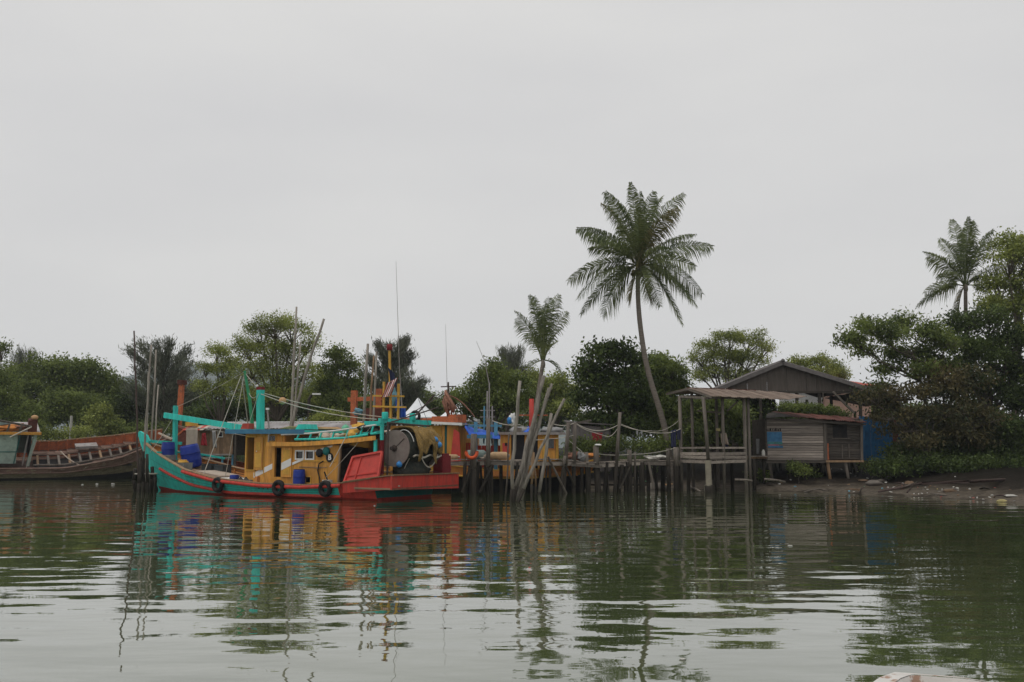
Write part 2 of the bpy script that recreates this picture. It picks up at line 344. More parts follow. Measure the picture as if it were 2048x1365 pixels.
def water():
    m, nt, bs = newmat('river_water'); L = nt.links.new
    tc = N(nt, 'ShaderNodeTexCoord')
    def layer(sx, sy, rot, det, rough, amp, off):
        mp = N(nt, 'ShaderNodeMapping'); mp.inputs['Scale'].default_value = (sx, sy, 1); mp.inputs['Rotation'].default_value = (0, 0, rot); mp.inputs['Location'].default_value = (off, off*.7, 0)
        n = N(nt, 'ShaderNodeTexNoise'); n.noise_dimensions = '2D'; n.inputs['Scale'].default_value = 1; n.inputs['Detail'].default_value = det; n.inputs['Roughness'].default_value = rough
        L(tc.outputs['Object'], mp.inputs['Vector']); L(mp.outputs[0], n.inputs['Vector'])
        k = N(nt, 'ShaderNodeMath', operation='MULTIPLY'); k.inputs[1].default_value = amp; L(n.outputs['Fac'], k.inputs[0]); return k.outputs[0]
    outs = [layer(.3, .85, R(-15), 1.0, .4, .022, 3), layer(.14, .42, R(10), 1.0, .4, .015, 17), layer(.75, 1.6, R(14), 1.5, .45, .009, 11), layer(2.0, 4.4, R(-7), 2, .5, .0012, 23)]
    s = outs[0]
    for o in outs[1:]:
        a = N(nt, 'ShaderNodeMath', operation='ADD'); L(s, a.inputs[0]); L(o, a.inputs[1]); s = a.outputs[0]
    b = N(nt, 'ShaderNodeBump'); b.inputs['Strength'].default_value = 1; b.inputs['Distance'].default_value = 1.0; L(s, b.inputs['Height']); L(b.outputs[0], bs.inputs['Normal'])
    bs.inputs['Coat Weight'].default_value = .85; bs.inputs['Coat IOR'].default_value = 1.5; bs.inputs['Coat Roughness'].default_value = .015; L(b.outputs[0], bs.inputs['Coat Normal'])
    bs.inputs['Base Color'].default_value = (.07, .09, .036, 1); bs.inputs['Roughness'].default_value = .015; bs.inputs['IOR'].default_value = 1.45; bs.inputs['Specular IOR Level'].default_value = .5
    MT['river_water'] = m
    rows = [[(x, y, 0) for x in (-400, -100, 0, 100, 400)] for y in (-120, 0, 60, 180)]
    struct(MB().grid(rows).build('river_water', 'river_water'))
water()
def hills():
    rows = [[] for _ in range(9)]
    for i in range(90):
        x = -1700 + i*30
        hgt = 112*math.exp(-((x+400)/190)**2) + 62*math.exp(-((x+60)/210)**2) + 55*math.exp(-((x+800)/260)**2) + 9*mnoise.noise(Vector((x*.008, 1, 2))) + 3*mnoise.noise(Vector((x*.04, 4, 2)))
        hgt = min(118, max(hgt, 6))
        for j in range(9):
            t = j/8; rows[j].append((x, 1300-220*math.cos(t*math.pi*.5), -2+hgt*math.sin(t*math.pi/2)+(3*mnoise.noise(Vector((x*.02, j*.7, 3))) if 0 < j < 8 else 0)))
    struct(MB().grid(rows).build('hills', 'hill', smooth=True))
hills()
def haze():
    m = bpy.data.materials.new('haze_air'); m.use_nodes = True; nt = m.node_tree; nt.nodes.clear()
    v = nt.nodes.new('ShaderNodeVolumePrincipled'); v.inputs['Color'].default_value = (.86, .92, 1, 1); v.inputs['Density'].default_value = .0003; v.inputs['Anisotropy'].default_value = 0
    o = nt.nodes.new('ShaderNodeOutputMaterial'); nt.links.new(v.outputs[0], o.inputs['Volume'])
    MT['haze_air'] = m
    ob = MB().box((-350, 735, 58.5), (3300, 1950, 133)).build('haze', 'haze_air'); ob['kind'] = 'stuff'
haze()

# ------------------------------------------------------------------ vegetation
def leafmesh(name, c, a, n, Ln, Wd, tri=False):
    """c centres, a leaf axes, n rough normals; one diamond-shaped leaf each"""
    k = len(c); a = a/np.linalg.norm(a, axis=1, keepdims=True)
    b = np.cross(n, a); b /= (np.linalg.norm(b, axis=1, keepdims=True)+1e-9)
    Ln = np.asarray(Ln).reshape(-1, 1)/2; Wd = np.asarray(Wd).reshape(-1, 1)/2
    V = np.stack([c-a*Ln, c+b*Wd-a*Ln*.1, c+a*Ln, c-b*Wd-a*Ln*.1], axis=1).reshape(-1, 3)
    me = bpy.data.meshes.new(name); me.vertices.add(len(V)); me.vertices.foreach_set('co', V.astype(np.float32).ravel())
    me.loops.add(k*4); me.loops.foreach_set('vertex_index', np.arange(k*4, dtype=np.int32))
    me.polygons.add(k); me.polygons.foreach_set('loop_start', np.arange(k, dtype=np.int32)*4); me.polygons.foreach_set('loop_total', np.full(k, 4, np.int32))
    me.update(calc_edges=True); return me
def unit(k): v = rng.normal(size=(k, 3)); return v/np.linalg.norm(v, axis=1, keepdims=True)
def crownpts(lobes, n, per=26, sig=.34, shell=(.62, 1.02)):
    """lobes [(centre, (rx,ry,rz))]: leaves in twig clumps near each lobe's surface"""
    wts = np.array([r[0]*r[1]+r[1]*r[2]+r[0]*r[2] for _, r in lobes]); wts = wts/wts.sum()
    out = []; nor = []; tw = []
    for (c, r), wt in zip(lobes, wts):
        k = max(3, int(n*wt/per)); d = unit(k); d[:, 2] = np.where(d[:, 2] < -.35, -d[:, 2]*.6, d[:, 2])
        rad = rng.uniform(shell[0], shell[1], (k, 1)); ii = rng.random(k) < .15; rad[ii] *= .6
        p = np.array(c) + d*rad*np.array(r); tw.append(p)
        q = np.repeat(p, per, axis=0) + rng.normal(size=(k*per, 3))*sig*np.array([1, 1, .75])
        out.append(q); nor.append(np.repeat(d, per, axis=0))
    return np.concatenate(out), np.concatenate(nor), np.concatenate(tw)
def tree(name, label, Y, base, lobes, m='leaf_mid', n=14000, leaf=(.24, .12), per=26, sig=.34, dep=.9, trunk_r=.16, group=None, stems=1, cat='tree', limb='bark', droop=0.0, shell=(.62, 1.02), fork=.45, bend=0):
    """base: pixel of the trunk foot; lobes: pixel ellipses (px,py,rx,ry[,depth offset m]) at the tree's distance Y"""
    s = Y/F
    bx = P(base[0], base[1], Y); gz = ground(bx.x, Y); b0 = Vector((bx.x, Y, gz-.15))
    LB = []; SAT = []
    for l in lobes:
        c = P(l[0], l[1], Y); dy = l[4] if len(l) > 4 else random.uniform(-.5, .5)*l[2]*s
        LB.append((Vector((c.x, Y+dy, c.z)), (l[2]*s, l[2]*s*dep, l[3]*s)))
    for c, r in list(LB):
        for _ in range(2):
            v = Vector((random.gauss(0, 1), random.gauss(0, 1), random.uniform(-.3, 1))).normalized(); k_ = random.uniform(.3, .5)
            SAT.append((c+Vector((v.x*r[0], v.y*r[1], v.z*r[2]))*.95, tuple(x*k_ for x in r)))
    q, d, tw = crownpts([(tuple(c), r) for c, r in SAT] + [(tuple(c), r) for c, r in LB], n, per, sig, shell)
    k = len(q)
    ax = unit(k)*.8 + d*.5; ax[:, 2] -= droop
    me = leafmesh('crown', q, ax, unit(k)+np.array([0, 0, .6]), rng.uniform(.6, 1.35, k)*leaf[0], rng.uniform(.6, 1.3, k)*leaf[1])
    t = thing(name, label, cat, b0, group)
    link('crown', me, m, t)
    tr = MB(); top = sum((c for c, _ in LB), Vector())/len(LB); low = min(c.z-r[2] for c, r in LB)
    for si in range(stems):
        bb = b0 + Vector(((si-(stems-1)/2)*trunk_r*3, random.uniform(-.3, .3), 0))
        fk = bb.lerp(top, fork) + Vector((bend + random.uniform(-.3, .3)*(stems > 1), 0, 0))
        mid = bb.lerp(fk, .5) + Vector((random.uniform(-.2, .2), random.uniform(-.2, .2), 0))
        tr.tube([bb, mid, fk], [trunk_r*1.25, trunk_r, trunk_r*.75], 8, .06)
        for i, (c, r) in enumerate(LB):
            if stems > 1 and i % stems != si: continue
            mm = fk.lerp(c, .5) + Vector((random.uniform(-.3, .3), random.uniform(-.3, .3), random.uniform(.0, .3)))
            tr.tube([fk, mm, c + Vector((0, 0, r[2]*.3))], [trunk_r*.6, trunk_r*.4, trunk_r*.15], 6)
            near = [p for p in tw if ((Vector(p)-c).length < max(r)*1.1)]
            for p in near[::max(1, len(near)//9)]: tr.tube([mm.lerp(c, .7), Vector(p)], [trunk_r*.2, .012], 4)
    tr.build('trunk', limb, t, smooth=True)
    return t
def casuarina(name, label, Y, base, sprays, m='leaf_grey', n=9000, group=None, trunk_r=.14, ln=.55, w_=.04, sig=.4):
    """wispy tree: sprays are pixel points where feathery branches end"""
    bx = P(base[0], base[1], Y); b0 = Vector((bx.x, Y, ground(bx.x, Y)-.15)); s = Y/F
    t = thing(name, label, 'tree', b0, group); tr = MB(); C = []; D = []
    tops = [P(x, y, Y) + Vector((0, random.uniform(-1, 1)*r_*s*1.2, 0)) for x, y, r_ in sprays]
    hi = max(p.z for p in tops); ctr = sum((p.x for p in tops))/len(tops)
    spine = [b0, Vector((b0.x*.5+ctr*.5, Y, b0.z*.5+hi*.5)), Vector((ctr, Y, hi-1.2))]
    tr.tube(spine, [trunk_r*1.3, trunk_r, .03], 7)
    per = max(30, n//len(tops))
    for (x, y, r_), p in zip(sprays, tops):
        rr = r_*s; zst = max(b0.z+1, p.z-rr*2.2-1.0); f = min(.95, (zst-b0.z)/(hi-b0.z))
        a = b0.lerp(spine[2], f); mid = a.lerp(p, .55) + Vector((0, 0, -.2))
        tr.tube([a, mid, p], [.05, .035, .01], 5)
        tt = rng.uniform(.25, 1.05, per) ** .8
        pts = np.array(a)[None]*(1-tt[:, None]) + np.array(p)[None]*tt[:, None] + rng.normal(size=(per, 3))*rr*sig*np.array([1, 1, .9])*(tt[:, None]*.9+.15)
        dr = unit(per)*.55 + (np.array(p-a)/max(.1, (p-a).length))*.7
        dr[:, 2] += .1
        C.append(pts); D.append(dr)
    C = np.concatenate(C); D = np.concatenate(D); k = len(C)
    link('crown', leafmesh('crown', C, D, unit(k), rng.uniform(.6, 1.3, k)*ln, rng.uniform(.7, 1.3, k)*w_), m, t)
    tr.build('trunk', 'bark', t, smooth=True); return t
def frond_mesh(p0, p1, p2, nl, ll, hang, wdt, seed, fold=.35):
    """a pinnate palm leaf along a bent midrib, twisted about its axis, leaflets on both sides hanging by their weight"""
    r_ = random.Random(seed); mb = MB(); p0, p1, p2 = Vector(p0), Vector(p1), Vector(p2)
    def bz(t): return p0*(1-t)**2 + p1*2*t*(1-t) + p2*t*t
    def dz(t): return ((p1-p0)*(1-t) + (p2-p1)*t).normalized()
    mb.tube([bz(t/8) for t in range(9)], [.045-.005*t for t in range(9)], 5)
    steep = abs((p2-p0).normalized().z); roll0 = r_.uniform(-.5, .5) + (r_.choice((-1, 1))*r_.uniform(.5, 1.25) if steep > .75 else r_.choice((-.6, .6)))
    for i in range(nl):
        t = .16 + .84*(i+.5)/nl + r_.uniform(-.006, .006); c = bz(t); dr = dz(t)
        sd = dr.cross(Vector((0, 0, 1)))
        if sd.length < .15: sd = dr.cross(Vector((0, 1, .1)))
        sd.normalize(); up = sd.cross(dr); ro = roll0*(.6+.6*t); sd, up = sd*math.cos(ro)+up*math.sin(ro), up*math.cos(ro)-sd*math.sin(ro)
        e = ll*(math.sin(min(1, (t-.06)*1.12)*math.pi)**.6*.8+.3)*r_.uniform(.82, 1.12)
        for k in (-1, 1):
            if r_.random() < .05: continue
            o = (sd*k + dr*(.35+.55*t+r_.uniform(-.12, .12)) + up*fold*r_.uniform(.3, 1.1)).normalized()
            a = c; b = c + o*e*.5 - Vector((0, 0, hang*e*.14)); d = c + o*e*.86 - Vector((0, 0, hang*e*r_.uniform(.45, .85)))
            wv = (dr*.9 + up*.3*k).normalized()*wdt*r_.uniform(.8, 1.2)
            mb.add([a-wv*.35, a+wv*.35, b+wv*.5, d, b-wv*.5], [(0, 1, 2, 4), (4, 2, 3)])
    return mb
def palm(name, label, Y, trunk_px, crown_px, fronds, trunk_r, ll, nl=46, hang=.8, ball=False, extra=0, dry=(), Lm=1.0, tilt=.55):
    """trunk_px: pixels along the trunk from the foot up; fronds: pixel tips (x,y,depth offset m, arch)"""
    s = Y/F
    pts = [P(x, y, Y) for x, y in trunk_px]; pts[0].z = ground(pts[0].x, Y) - .2
    t = thing(name, label, 'palm tree', pts[0])
    tube = []; rr = []
    for i in range(len(pts)-1):
        for j in range(4): tube.append(pts[i].lerp(pts[i+1], j/4))
    tube.append(pts[-1]); 
    for _ in range(3): tube = [tube[0]] + [(tube[i-1]+tube[i]*2+tube[i+1])/4 for i in range(1, len(tube)-1)] + [tube[-1]]
    k = len(tube); rr = [trunk_r*(1.25 if i < 2 else 1.0-.35*i/k) for i in range(k)]
    MB().tube(tube, rr, 9, .04).build('trunk', 'palm_bark', t, smooth=True)
    c = P(*crown_px, Y)
    for i, (x, y, dy, arch) in enumerate(fronds):
        tip = P(x, y, Y); tip.y += dy
        v = tip - c; ln = v.length; hz = Vector((v.x, v.y, 0))
        ctrl = c + hz*(.45 if v.z < .4*ln else .3) + Vector((0, 0, v.z*.5 + (arch if v.z < .4*ln else max(arch, .14))*ln))
        st_ = c + Vector((v.x, v.y, abs(v.z)*.4)).normalized()*.12
        fm = frond_mesh(st_, ctrl, tip, int(nl*max(.5, min(1.15, ln/(4.0*Lm)))), ll*random.uniform(.9, 1.1), hang*random.uniform(.8, 1.25), .05*Lm**.5, i*31+int(Y), tilt)
        fm.build('frond', 'leaf_palm_dry' if i in dry else 'leaf_palm', t)
    mb = MB(); mb.ball(c + Vector((0, -.02, -.2)), trunk_r*.85, 10, 7, (1, 1, 2.2), .12); mb.build('crown_shaft', 'palm_bark', t, smooth=True)
    if ball:
        for a in range(7):
            an = a*.9; q = c + Vector((math.cos(an)*.38, math.sin(an)*.38, -.42-.1*(a % 2))); MB().ball(q, .13, 8, 6, (1, 1, 1.2)).build('coconut', 'leaf_palm_dry', t, smooth=True)
        link('flower_spathe', leafmesh('flower_spathe', np.array(c) + rng.normal(size=(260, 3))*np.array([.28, .28, .34]) + np.array([0, -.25, .3]), unit(260)*.4+np.array([0, -.2, -.9]), unit(260), rng.uniform(.3, .6, 260), np.full(260, .05)), 'leaf_palm_dry', t)['kind'] = 'stuff'
    return t
# ------------------------------------------------------------------ main fishing boat
class Hull:
    def __init__(s, U, zk, G, b, p): s.U = U; s.zk = zk; s.G = G; s.b = b; s.p = p
    def w(s, u, z):
        k, g = interp(s.zk, u), interp(s.G, u); t = max(0, min(1, (z-k)/(g-k))); return interp(s.b, u)*t**interp(s.p, u)
    def g(s, u): return interp(s.G, u)
    def k(s, u): return interp(s.zk, u)
    def band(s, z0, z1, u0, u1, rows=4, sides=(1, -1), off=0.0):
        mb = MB(); us = [u for u in s.U if u0 < u < u1]; us = [u0]+us+[u1]
        for sd in sides:
            gr = []
            for i in range(rows+1):
                row = []
                for u in us:
                    k, g = s.k(u), s.g(u); a = min(max(z0(u), k), g); b = min(max(z1(u), k), g); z = a+(b-a)*i/rows
                    row.append((u, sd*(s.w(u, z)+off), z))
                gr.append(row)
            mb.grid(gr, flip=(sd > 0))
        return mb
    def rail(s, zf, u0, u1, r, sides=(1, -1), n=6):
        mb = MB(); us = [u0]+[u for u in s.U if u0 < u < u1]+[u1]
        for sd in sides: mb.tube([(u, sd*(s.w(u, zf(u))+r*.4), zf(u)) for u in us], r, n)
        return mb
    def cap(s, u0, u1, wd, th, sides=(1, -1), out=.05):
        mb = MB(); us = [u0]+[u for u in s.U if u0 < u < u1]+[u1]
        for sd in sides:
            A = []
            for u in us:
                b = interp(s.b, u); g = s.g(u); o, i_ = sd*(b+out), sd*max(.0, b-wd)
                A.append([(u, o, g+.004), (u, o, g+th), (u, i_, g+th), (u, i_, g+.004), (u, o, g+.004)])
            mb.grid(A, flip=(sd < 0))
        return mb
    def iw(s, u, z, inset): return max(.01, min(interp(s.b, u)-inset, s.w(u, z)-.05))
    def inner(s, zd, u0, u1, inset=.1, sides=(1, -1)):
        mb = MB(); us = [u0]+[u for u in s.U if u0 < u < u1]+[u1]
        for sd in sides:
            mb.grid([[(u, sd*s.iw(u, zd(u)+(s.g(u)+.002-zd(u))*f, inset), zd(u)+(s.g(u)+.002-zd(u))*f) for u in us] for f in (0, .33, .66, 1)], flip=(sd < 0))
        return mb
    def deck(s, zd, u0, u1, inset=.1):
        us = [u0]+[u for u in s.U if u0 < u < u1]+[u1]
        return MB().grid([[(u, k*s.iw(u, zd(u), inset), zd(u)) for u in us] for k in (-1, -.5, 0, .5, 1)], flip=False)
def text_mesh(txt, size, ext=.006):
    cu = bpy.data.curves.new('lettering', 'FONT'); cu.body = txt; cu.size = size; cu.extrude = ext; cu.align_x = 'CENTER'; cu.align_y = 'CENTER'
    cu.resolution_u = 3; cu.offset = size*.025
    o = bpy.data.objects.new('lettering', cu); COL.objects.link(o)
    me = bpy.data.meshes.new_from_object(o.evaluated_get(bpy.context.evaluated_depsgraph_get())); bpy.data.objects.remove(o); return me
AXU = Vector((1, 0, 0))
def main_boat():
    t = thing('fishing_boat', 'teal and red wooden trawler with orange wheelhouse moored in front of the jetty', 'boat', BO, rot=(0, 0, math.pi-AL))
    U = list(np.linspace(0, 18.95, 44))
    H = Hull(U, [(0, -.55), (13, -.6), (15.5, -.45), (17.3, 0), (18.3, 1.4), (18.98, 2.66)],
             [(0, .98), (1.6, .77), (4.4, .62), (7, .64), (10.5, .84), (13.1, 1.23), (15.7, 1.86), (17.3, 2.28), (18.4, 2.62), (19.1, 2.8)],
             [(0, 2.4), (8, 2.4), (10.5, 2.26), (13.1, 1.92), (15.7, 1.2), (17.5, .58), (18.5, .2), (19, .06)],
             [(0, .16), (8, .2), (12, .32), (15, .55), (17.3, .8), (19, .8)])
    zb = lambda u: .09 + (.07*(u-15) if u > 15 else 0)
    ls = lambda m: dict(parent=t, local=True)
    def bd(mb, n, m, smooth=False, label=None, parent=t): return mb.build(n, m, parent, True, smooth, label)
    hb = bd(H.band(lambda u: -9, zb, 0, 18.9), 'hull_bottom', 'boot_red', True)
    bd(H.band(zb, lambda u: 9, 2.1, 18.95, 6), 'hull_side', 'teal', True, 'teal topsides with red rubbing strips')
    bd(H.band(zb, lambda u: 9, 0, 2.1, 4), 'hull_side', 'red', True, 'red painted quarter near the stern')
    zs = lambda u: interp([(0, .13), (9.5, .14), (12.5, .42), (14.5, .8), (16.5, 1.25)], u)
    bd(H.rail(zs, 2.0, 16.4, .085), 'rubbing_strip', 'red', True)
    bd(H.rail(lambda u: H.g(u)-.1, 1.9, 13.2, .1), 'rubbing_strip', 'red', True)
    bd(H.cap(.1, 18.4, .2, .05), 'gunwale', 'wood_warm')
    for fr in (.35, .52, .7):   # plank seams
        for sd in (1, -1): bd(MB().tube([(u, sd*(H.w(u, zb(u)+(H.g(u)-zb(u))*fr)+.001), zb(u)+(H.g(u)-zb(u))*fr) for u in np.linspace(2.3, 17.6, 30)], .009, 4), 'plank_seam', 'teal_dark')
    zd = lambda u: interp([(0, .42), (9.5, .4), (11, .5), (13.1, .86), (14.4, 1.15), (15.7, 1.55), (18.6, 2.3)], u)
    bd(H.inner(zd, 0, 18.3), 'bulwark', 'orange_deep', label='orange inner bulwark')
    for z_ in (.3, .6):  # seams of the inner planking on the far bulwark
        bd(MB().tube([(u, -(H.iw(u, zd(u)+(H.g(u)-zd(u))*z_, .1)-.01), zd(u)+(H.g(u)-zd(u))*z_) for u in np.linspace(9, 16, 14)], .012, 4), 'plank_seam', 'wood_dark')
    for u in np.arange(9.6, 17, .9):
        bd(MB().bar((u, -(H.iw(u, zd(u), .1)-.02), zd(u)), (u, -(H.iw(u, H.g(u), .1)-.02), H.g(u)), .06, .07), 'frame_rib', 'orange_deep')
    bd(H.deck(zd, 0, 18.4), 'deck', 'deck')
    # stem
    sm = MB(); sm.prism([(17.25, -.07, -.35), (17.55, -.07, .1), (19.02, -.07, 2.7), (19.3, -.07, 3.2), (19.12, -.07, 3.32), (18.5, -.07, 3.08), (18.25, -.07, 2.75), (18.3, -.07, 2.6), (17.1, -.07, .1)], (0, .14, 0))
    bd(sm, 'stem_post', 'teal')
    rl = MB(); a = Bv(283, 881, .0)
    bd(MB().bar((18.85, -.12, 2.76), (16.6, -.85, 2.62), .1, .16), 'bow_rail', 'teal')
    bd(MB().bar((16.4, .95, 2.12), (16.4, -.95, 2.12), .14, .1), 'bow_beam', 'teal')
    bd(MB().bar((13.9, -1.6, 1.78), (15.9, -1.05, 2.08), .1, .1), 'bow_beam', 'teal')
    # transom and stern platform
    tr = MB(); zz = [-.5, -.2, .12]
    tr.grid([[(-.002, y*H.w(0, z), z) for y in (-1, -.5, 0, .5, 1)] for z in zz]); bd(tr, 'transom_bottom', 'boot_red')
    tr = MB().grid([[(-.004, y*H.w(0, z), z) for y in (-1, -.5, 0, .5, 1)] for z in (.12, .42, .6)]); bd(tr, 'transom', 'teal_dark')
    pv, ps, pu = 2.5, -2.72, -1.17
    bd(MB().box(((pu+1.0)/2, (pv+ps)/2, .56), (1.0-pu, pv-ps-.02, .08)), 'stern_deck', 'deck')
    wl = MB().prism([(pu, ps, .42), (pu, pv, .54), (pu, pv, 1.13), (pu, ps, 1.1)], (.1, 0, 0)); bd(wl, 'stern_board', 'red', label='red board across the stern')
    for v0, n in ((pv, 1), (ps, -1)):
        bd(MB().prism([(pu+.1, v0-.05*n, .54), (1.7, 2.44*n, .32), (1.7, 2.44*n, .8), (pu+.1, v0-.05*n, 1.13)], (0, -.09*n, 0)), 'stern_bulwark', 'red')
    bd(MB().bar((pu+.03, ps, 1.15), (pu+.03, pv, 1.17), .2, .05), 'stern_cap', 'wood_warm')
    bd(MB().bar((pu+.1, pv-.06, 1.17), (1.7, 2.4, .83), .2, .05), 'stern_cap', 'wood_warm')
    # wheelhouse
    def wall(name, u0, u1, z0, z1, v, m='orange', th=.07, holes=()):
        """port/starboard wall between u0..u1 with real rectangular openings (ua,ub,za,zb)"""
        us = sorted({u0, u1, *[h[0] for h in holes], *[h[1] for h in holes]}); zs_ = sorted({z0, z1, *[h[2] for h in holes], *[h[3] for h in holes]})
        mb = MB()
        for i in range(len(us)-1):
            for j in range(len(zs_)-1):
                cu, cz = (us[i]+us[i+1])/2, (zs_[j]+zs_[j+1])/2
                if any(h[0] < cu < h[1] and h[2] < cz < h[3] for h in holes): continue
                mb.box((cu, v, cz), (us[i+1]-us[i], th, zs_[j+1]-zs_[j]))
        return bd(mb, name, m)
    d1 = (8.42, 8.97, 1.28, 2.9); w1 = (7.0, 7.5, 2.72, 2.98)
    wall('wheelhouse_wall', 6.4, 9.1, .45, 3.12, 1.4, holes=(d1, w1, (6.4, 6.99, .45, 2.52)))
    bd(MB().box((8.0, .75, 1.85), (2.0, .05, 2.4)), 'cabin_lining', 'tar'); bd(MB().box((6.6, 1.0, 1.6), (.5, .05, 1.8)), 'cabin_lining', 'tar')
    wall('wheelhouse_wall', 6.4, 9.1, .45, 3.12, -1.4, holes=((7.6, 8.4, 2.0, 2.8),))
    bd(MB().box((9.1, 0, 1.78), (.07, 2.73, 2.66)), 'wheelhouse_wall', 'orange'); bd(MB().box((6.4, 0, 2.85), (.07, 2.73, .54)), 'wheelhouse_wall', 'orange')
    def frame(h, v, m='yellow', s=.05, out=.05):
        mb = MB(); ua, ub, za, zb_ = h
        mb.box(((ua+ub)/2, v+out, zb_+s/2), (ub-ua+2*s, .05, s)); mb.box(((ua+ub)/2, v+out, za-s/2), (ub-ua+2*s, .05, s))
        mb.box((ua-s/2, v+out, (za+zb_)/2), (s, .05, zb_-za)); mb.box((ub+s/2, v+out, (za+zb_)/2), (s, .05, zb_-za)); return mb
    bd(frame(d1, 1.4, 'yellow'), 'door_frame', 'yellow')
    dl = bd(MB().box((8.1, 1.48, 2.08), (.6, .05, 1.62)), 'door', 'orange', label='orange sliding door pushed open')
    bd(MB().box((8.1, 1.513, 2.45), (.3, .015, .42)), 'door_panel', 'yellow', parent=dl)
    bd(MB().box((8.1, 1.513, 1.75), (.44, .015, .7)), 'door_panel', 'yellow', parent=dl)
    bd(MB().ball((8.2, 1.53, 2.2), .03, 6, 4), 'door_handle', 'white', parent=dl)
    wn = bd(frame(w1, 1.4, s=.04), 'window', 'yellow'); bd(MB().box((7.25, 1.39, 2.85), (.5, .02, .26)), 'pane', 'dark_glass', parent=wn); bd(MB().box((7.25, 1.41, 2.85), (.03, .02, .26)), 'mullion', 'steel', parent=wn)
    for u in (6.55, 7.75, 8.36): bd(MB().box((u, 1.445, 2.0), (.05, .03, 2.1)), 'batten', 'yellow')
    rf = bd(MB().prism([(10.2, -1.75, 3.12), (4.8, -1.75, 3.12), (4.8, -1.75, 3.22), (10.2, -1.75, 3.34)], (0, 3.5, 0)), 'wheelhouse_roof', 'teal', label='teal roof slab of the wheelhouse')
    for s_ in (1, -1): bd(MB().bar((10.22, 1.77*s_, 3.2), (4.8, 1.77*s_, 3.15), .05, .22), 'roof_fascia', 'blue_trim', parent=rf)
    bd(MB().bar((10.23, -1.75, 3.22), (10.23, 1.75, 3.22), .05, .2), 'roof_fascia', 'teal', parent=rf)
    bd(MB().prism([(6.6, -.3, 3.3), (5.8, -.3, 3.3), (5.9, -.3, 3.55), (6.4, -.3, 3.55)], (0, .8, 0)), 'roof_box', 'teal', parent=rf)
    bd(MB().prism([(9.9, .7, 3.33), (9.3, .7, 3.33), (9.3, .7, 3.62), (9.75, .7, 3.62)], (0, .35, 0)), 'roof_box', 'red', parent=rf)
    # aft cabin with canopy
    d2 = (6.35, 6.85, .95, 2.38); w2 = (4.95, 5.4, 1.86, 2.2); w3 = (4.28, 4.75, 1.86, 2.2); vt = (4.42, 4.8, .72, .98)
    wall('cabin_wall', 2.7, 6.98, .42, 2.5, 1.6, holes=(d2, w2, w3, vt))
    wall('cabin_wall', 2.7, 6.98, .42, 2.5, -1.6)
    bd(MB().box((6.95, 1.5, 1.5), (.06, .14, 2.0)), 'cabin_wall', 'orange'); bd(MB().box((6.4, 0, 1.5), (.07, 2.7, 2.0)), 'cabin_wall', 'wood_dark')
    bd(MB().box((3.6, 0, 1.42), (.07, 3.1, 1.95)), 'cabin_bulkhead', 'wood_dark')
    bd(MB().bar((2.72, 1.62, .42), (2.6, 1.62, 2.5), .1, .08), 'corner_post', 'wood_warm')
    dl = bd(MB().box((5.98, 1.67, 1.68), (.66, .05, 1.44)), 'door', 'orange', label='orange cabin door slid back')
    bd(MB().box((5.98, 1.7, 1.68), (.46, .015, 1.2)), 'door_panel', 'yellow', parent=dl)
    for h in (w2, w3):
        wn = bd(frame(h, 1.6, s=.06), 'window', 'white'); bd(MB().box(((h[0]+h[1])/2, 1.585, (h[2]+h[3])/2), (h[1]-h[0], .02, h[3]-h[2])), 'pane', 'dark_glass', parent=wn)
    bd(frame(vt, 1.6, s=.05), 'vent_frame', 'yellow')
    bd(MB().box((4.0, 1.645, 1.75), (2.3, .03, .05)), 'batten', 'yellow'); bd(MB().box((4.3, 1.645, 1.45), (1.8, .03, .04)), 'batten', 'wood_warm')
    for u in (5.6, 5.05, 3.95, 3.4): bd(MB().box((u, 1.643, 1.0), (.04, .025, 1.1)), 'batten', 'yellow')
    # slanting white band painted across both houses
    def slash(u0, z0, u1, z1, wd, v): return MB().prism([(u0, v, z0), (u1, v, z1), (u1, v, z1+wd), (u0, v, z0+wd)], (0, .006, 0))
    bd(slash(8.45, .86, 6.99, 1.4, .27, 1.437), 'white_stripe', 'white'); bd(slash(6.3, 1.28, 5.66, 1.52, .36, 1.709), 'white_stripe', 'white')
    bd(slash(5.62, 1.54, 4.9, 1.79, .12, 1.66), 'white_stripe', 'white'); bd(slash(4.2, 2.18, 3.1, 2.42, .08, 1.637), 'white_stripe', 'white')
    # canopy roof
    top = [(7.2, 2.5), (5.0, 2.5), (3.0, 2.58), (1.5, 2.68), (.35, 2.78)]
    cn = MB(); cn.grid([[(u, v, z+.06*(1-(v/1.8)**2)+.08) for u, z in top] for v in np.linspace(-1.8, 1.8, 7)])
    cn.grid([[(u, v, z) for u, z in top] for v in (-1.8, 1.8)], flip=True)
    cp = bd(cn, 'canopy', 'orange_deep', label='orange canopy roof over the aft deck')
    for s_ in (1, -1):
        for i in range(len(top)-1): bd(MB().bar((top[i][0], 1.83*s_, top[i][1]+.05), (top[i+1][0], 1.83*s_, top[i+1][1]+.05), .06, .2), 'canopy_beam', 'orange', parent=cp)
    for u, v in ((.45, 1.7), (.45, -1.7), (2.0, -1.7)): bd(MB().bar((u, v, .5), (u, v, 2.75), .12, .12), 'canopy_post', 'teal' if v > 0 else 'wood_dark')
    # guard rail on the canopy
    lo = [(5.4, 2.78), (3.8, 2.78), (2.2, 2.84), (.9, 2.98), (.35, 3.05)]; up_ = [(6.3, 3.02), (4.5, 3.06), (2.8, 3.18), (1.0, 3.36), (.4, 3.42)]
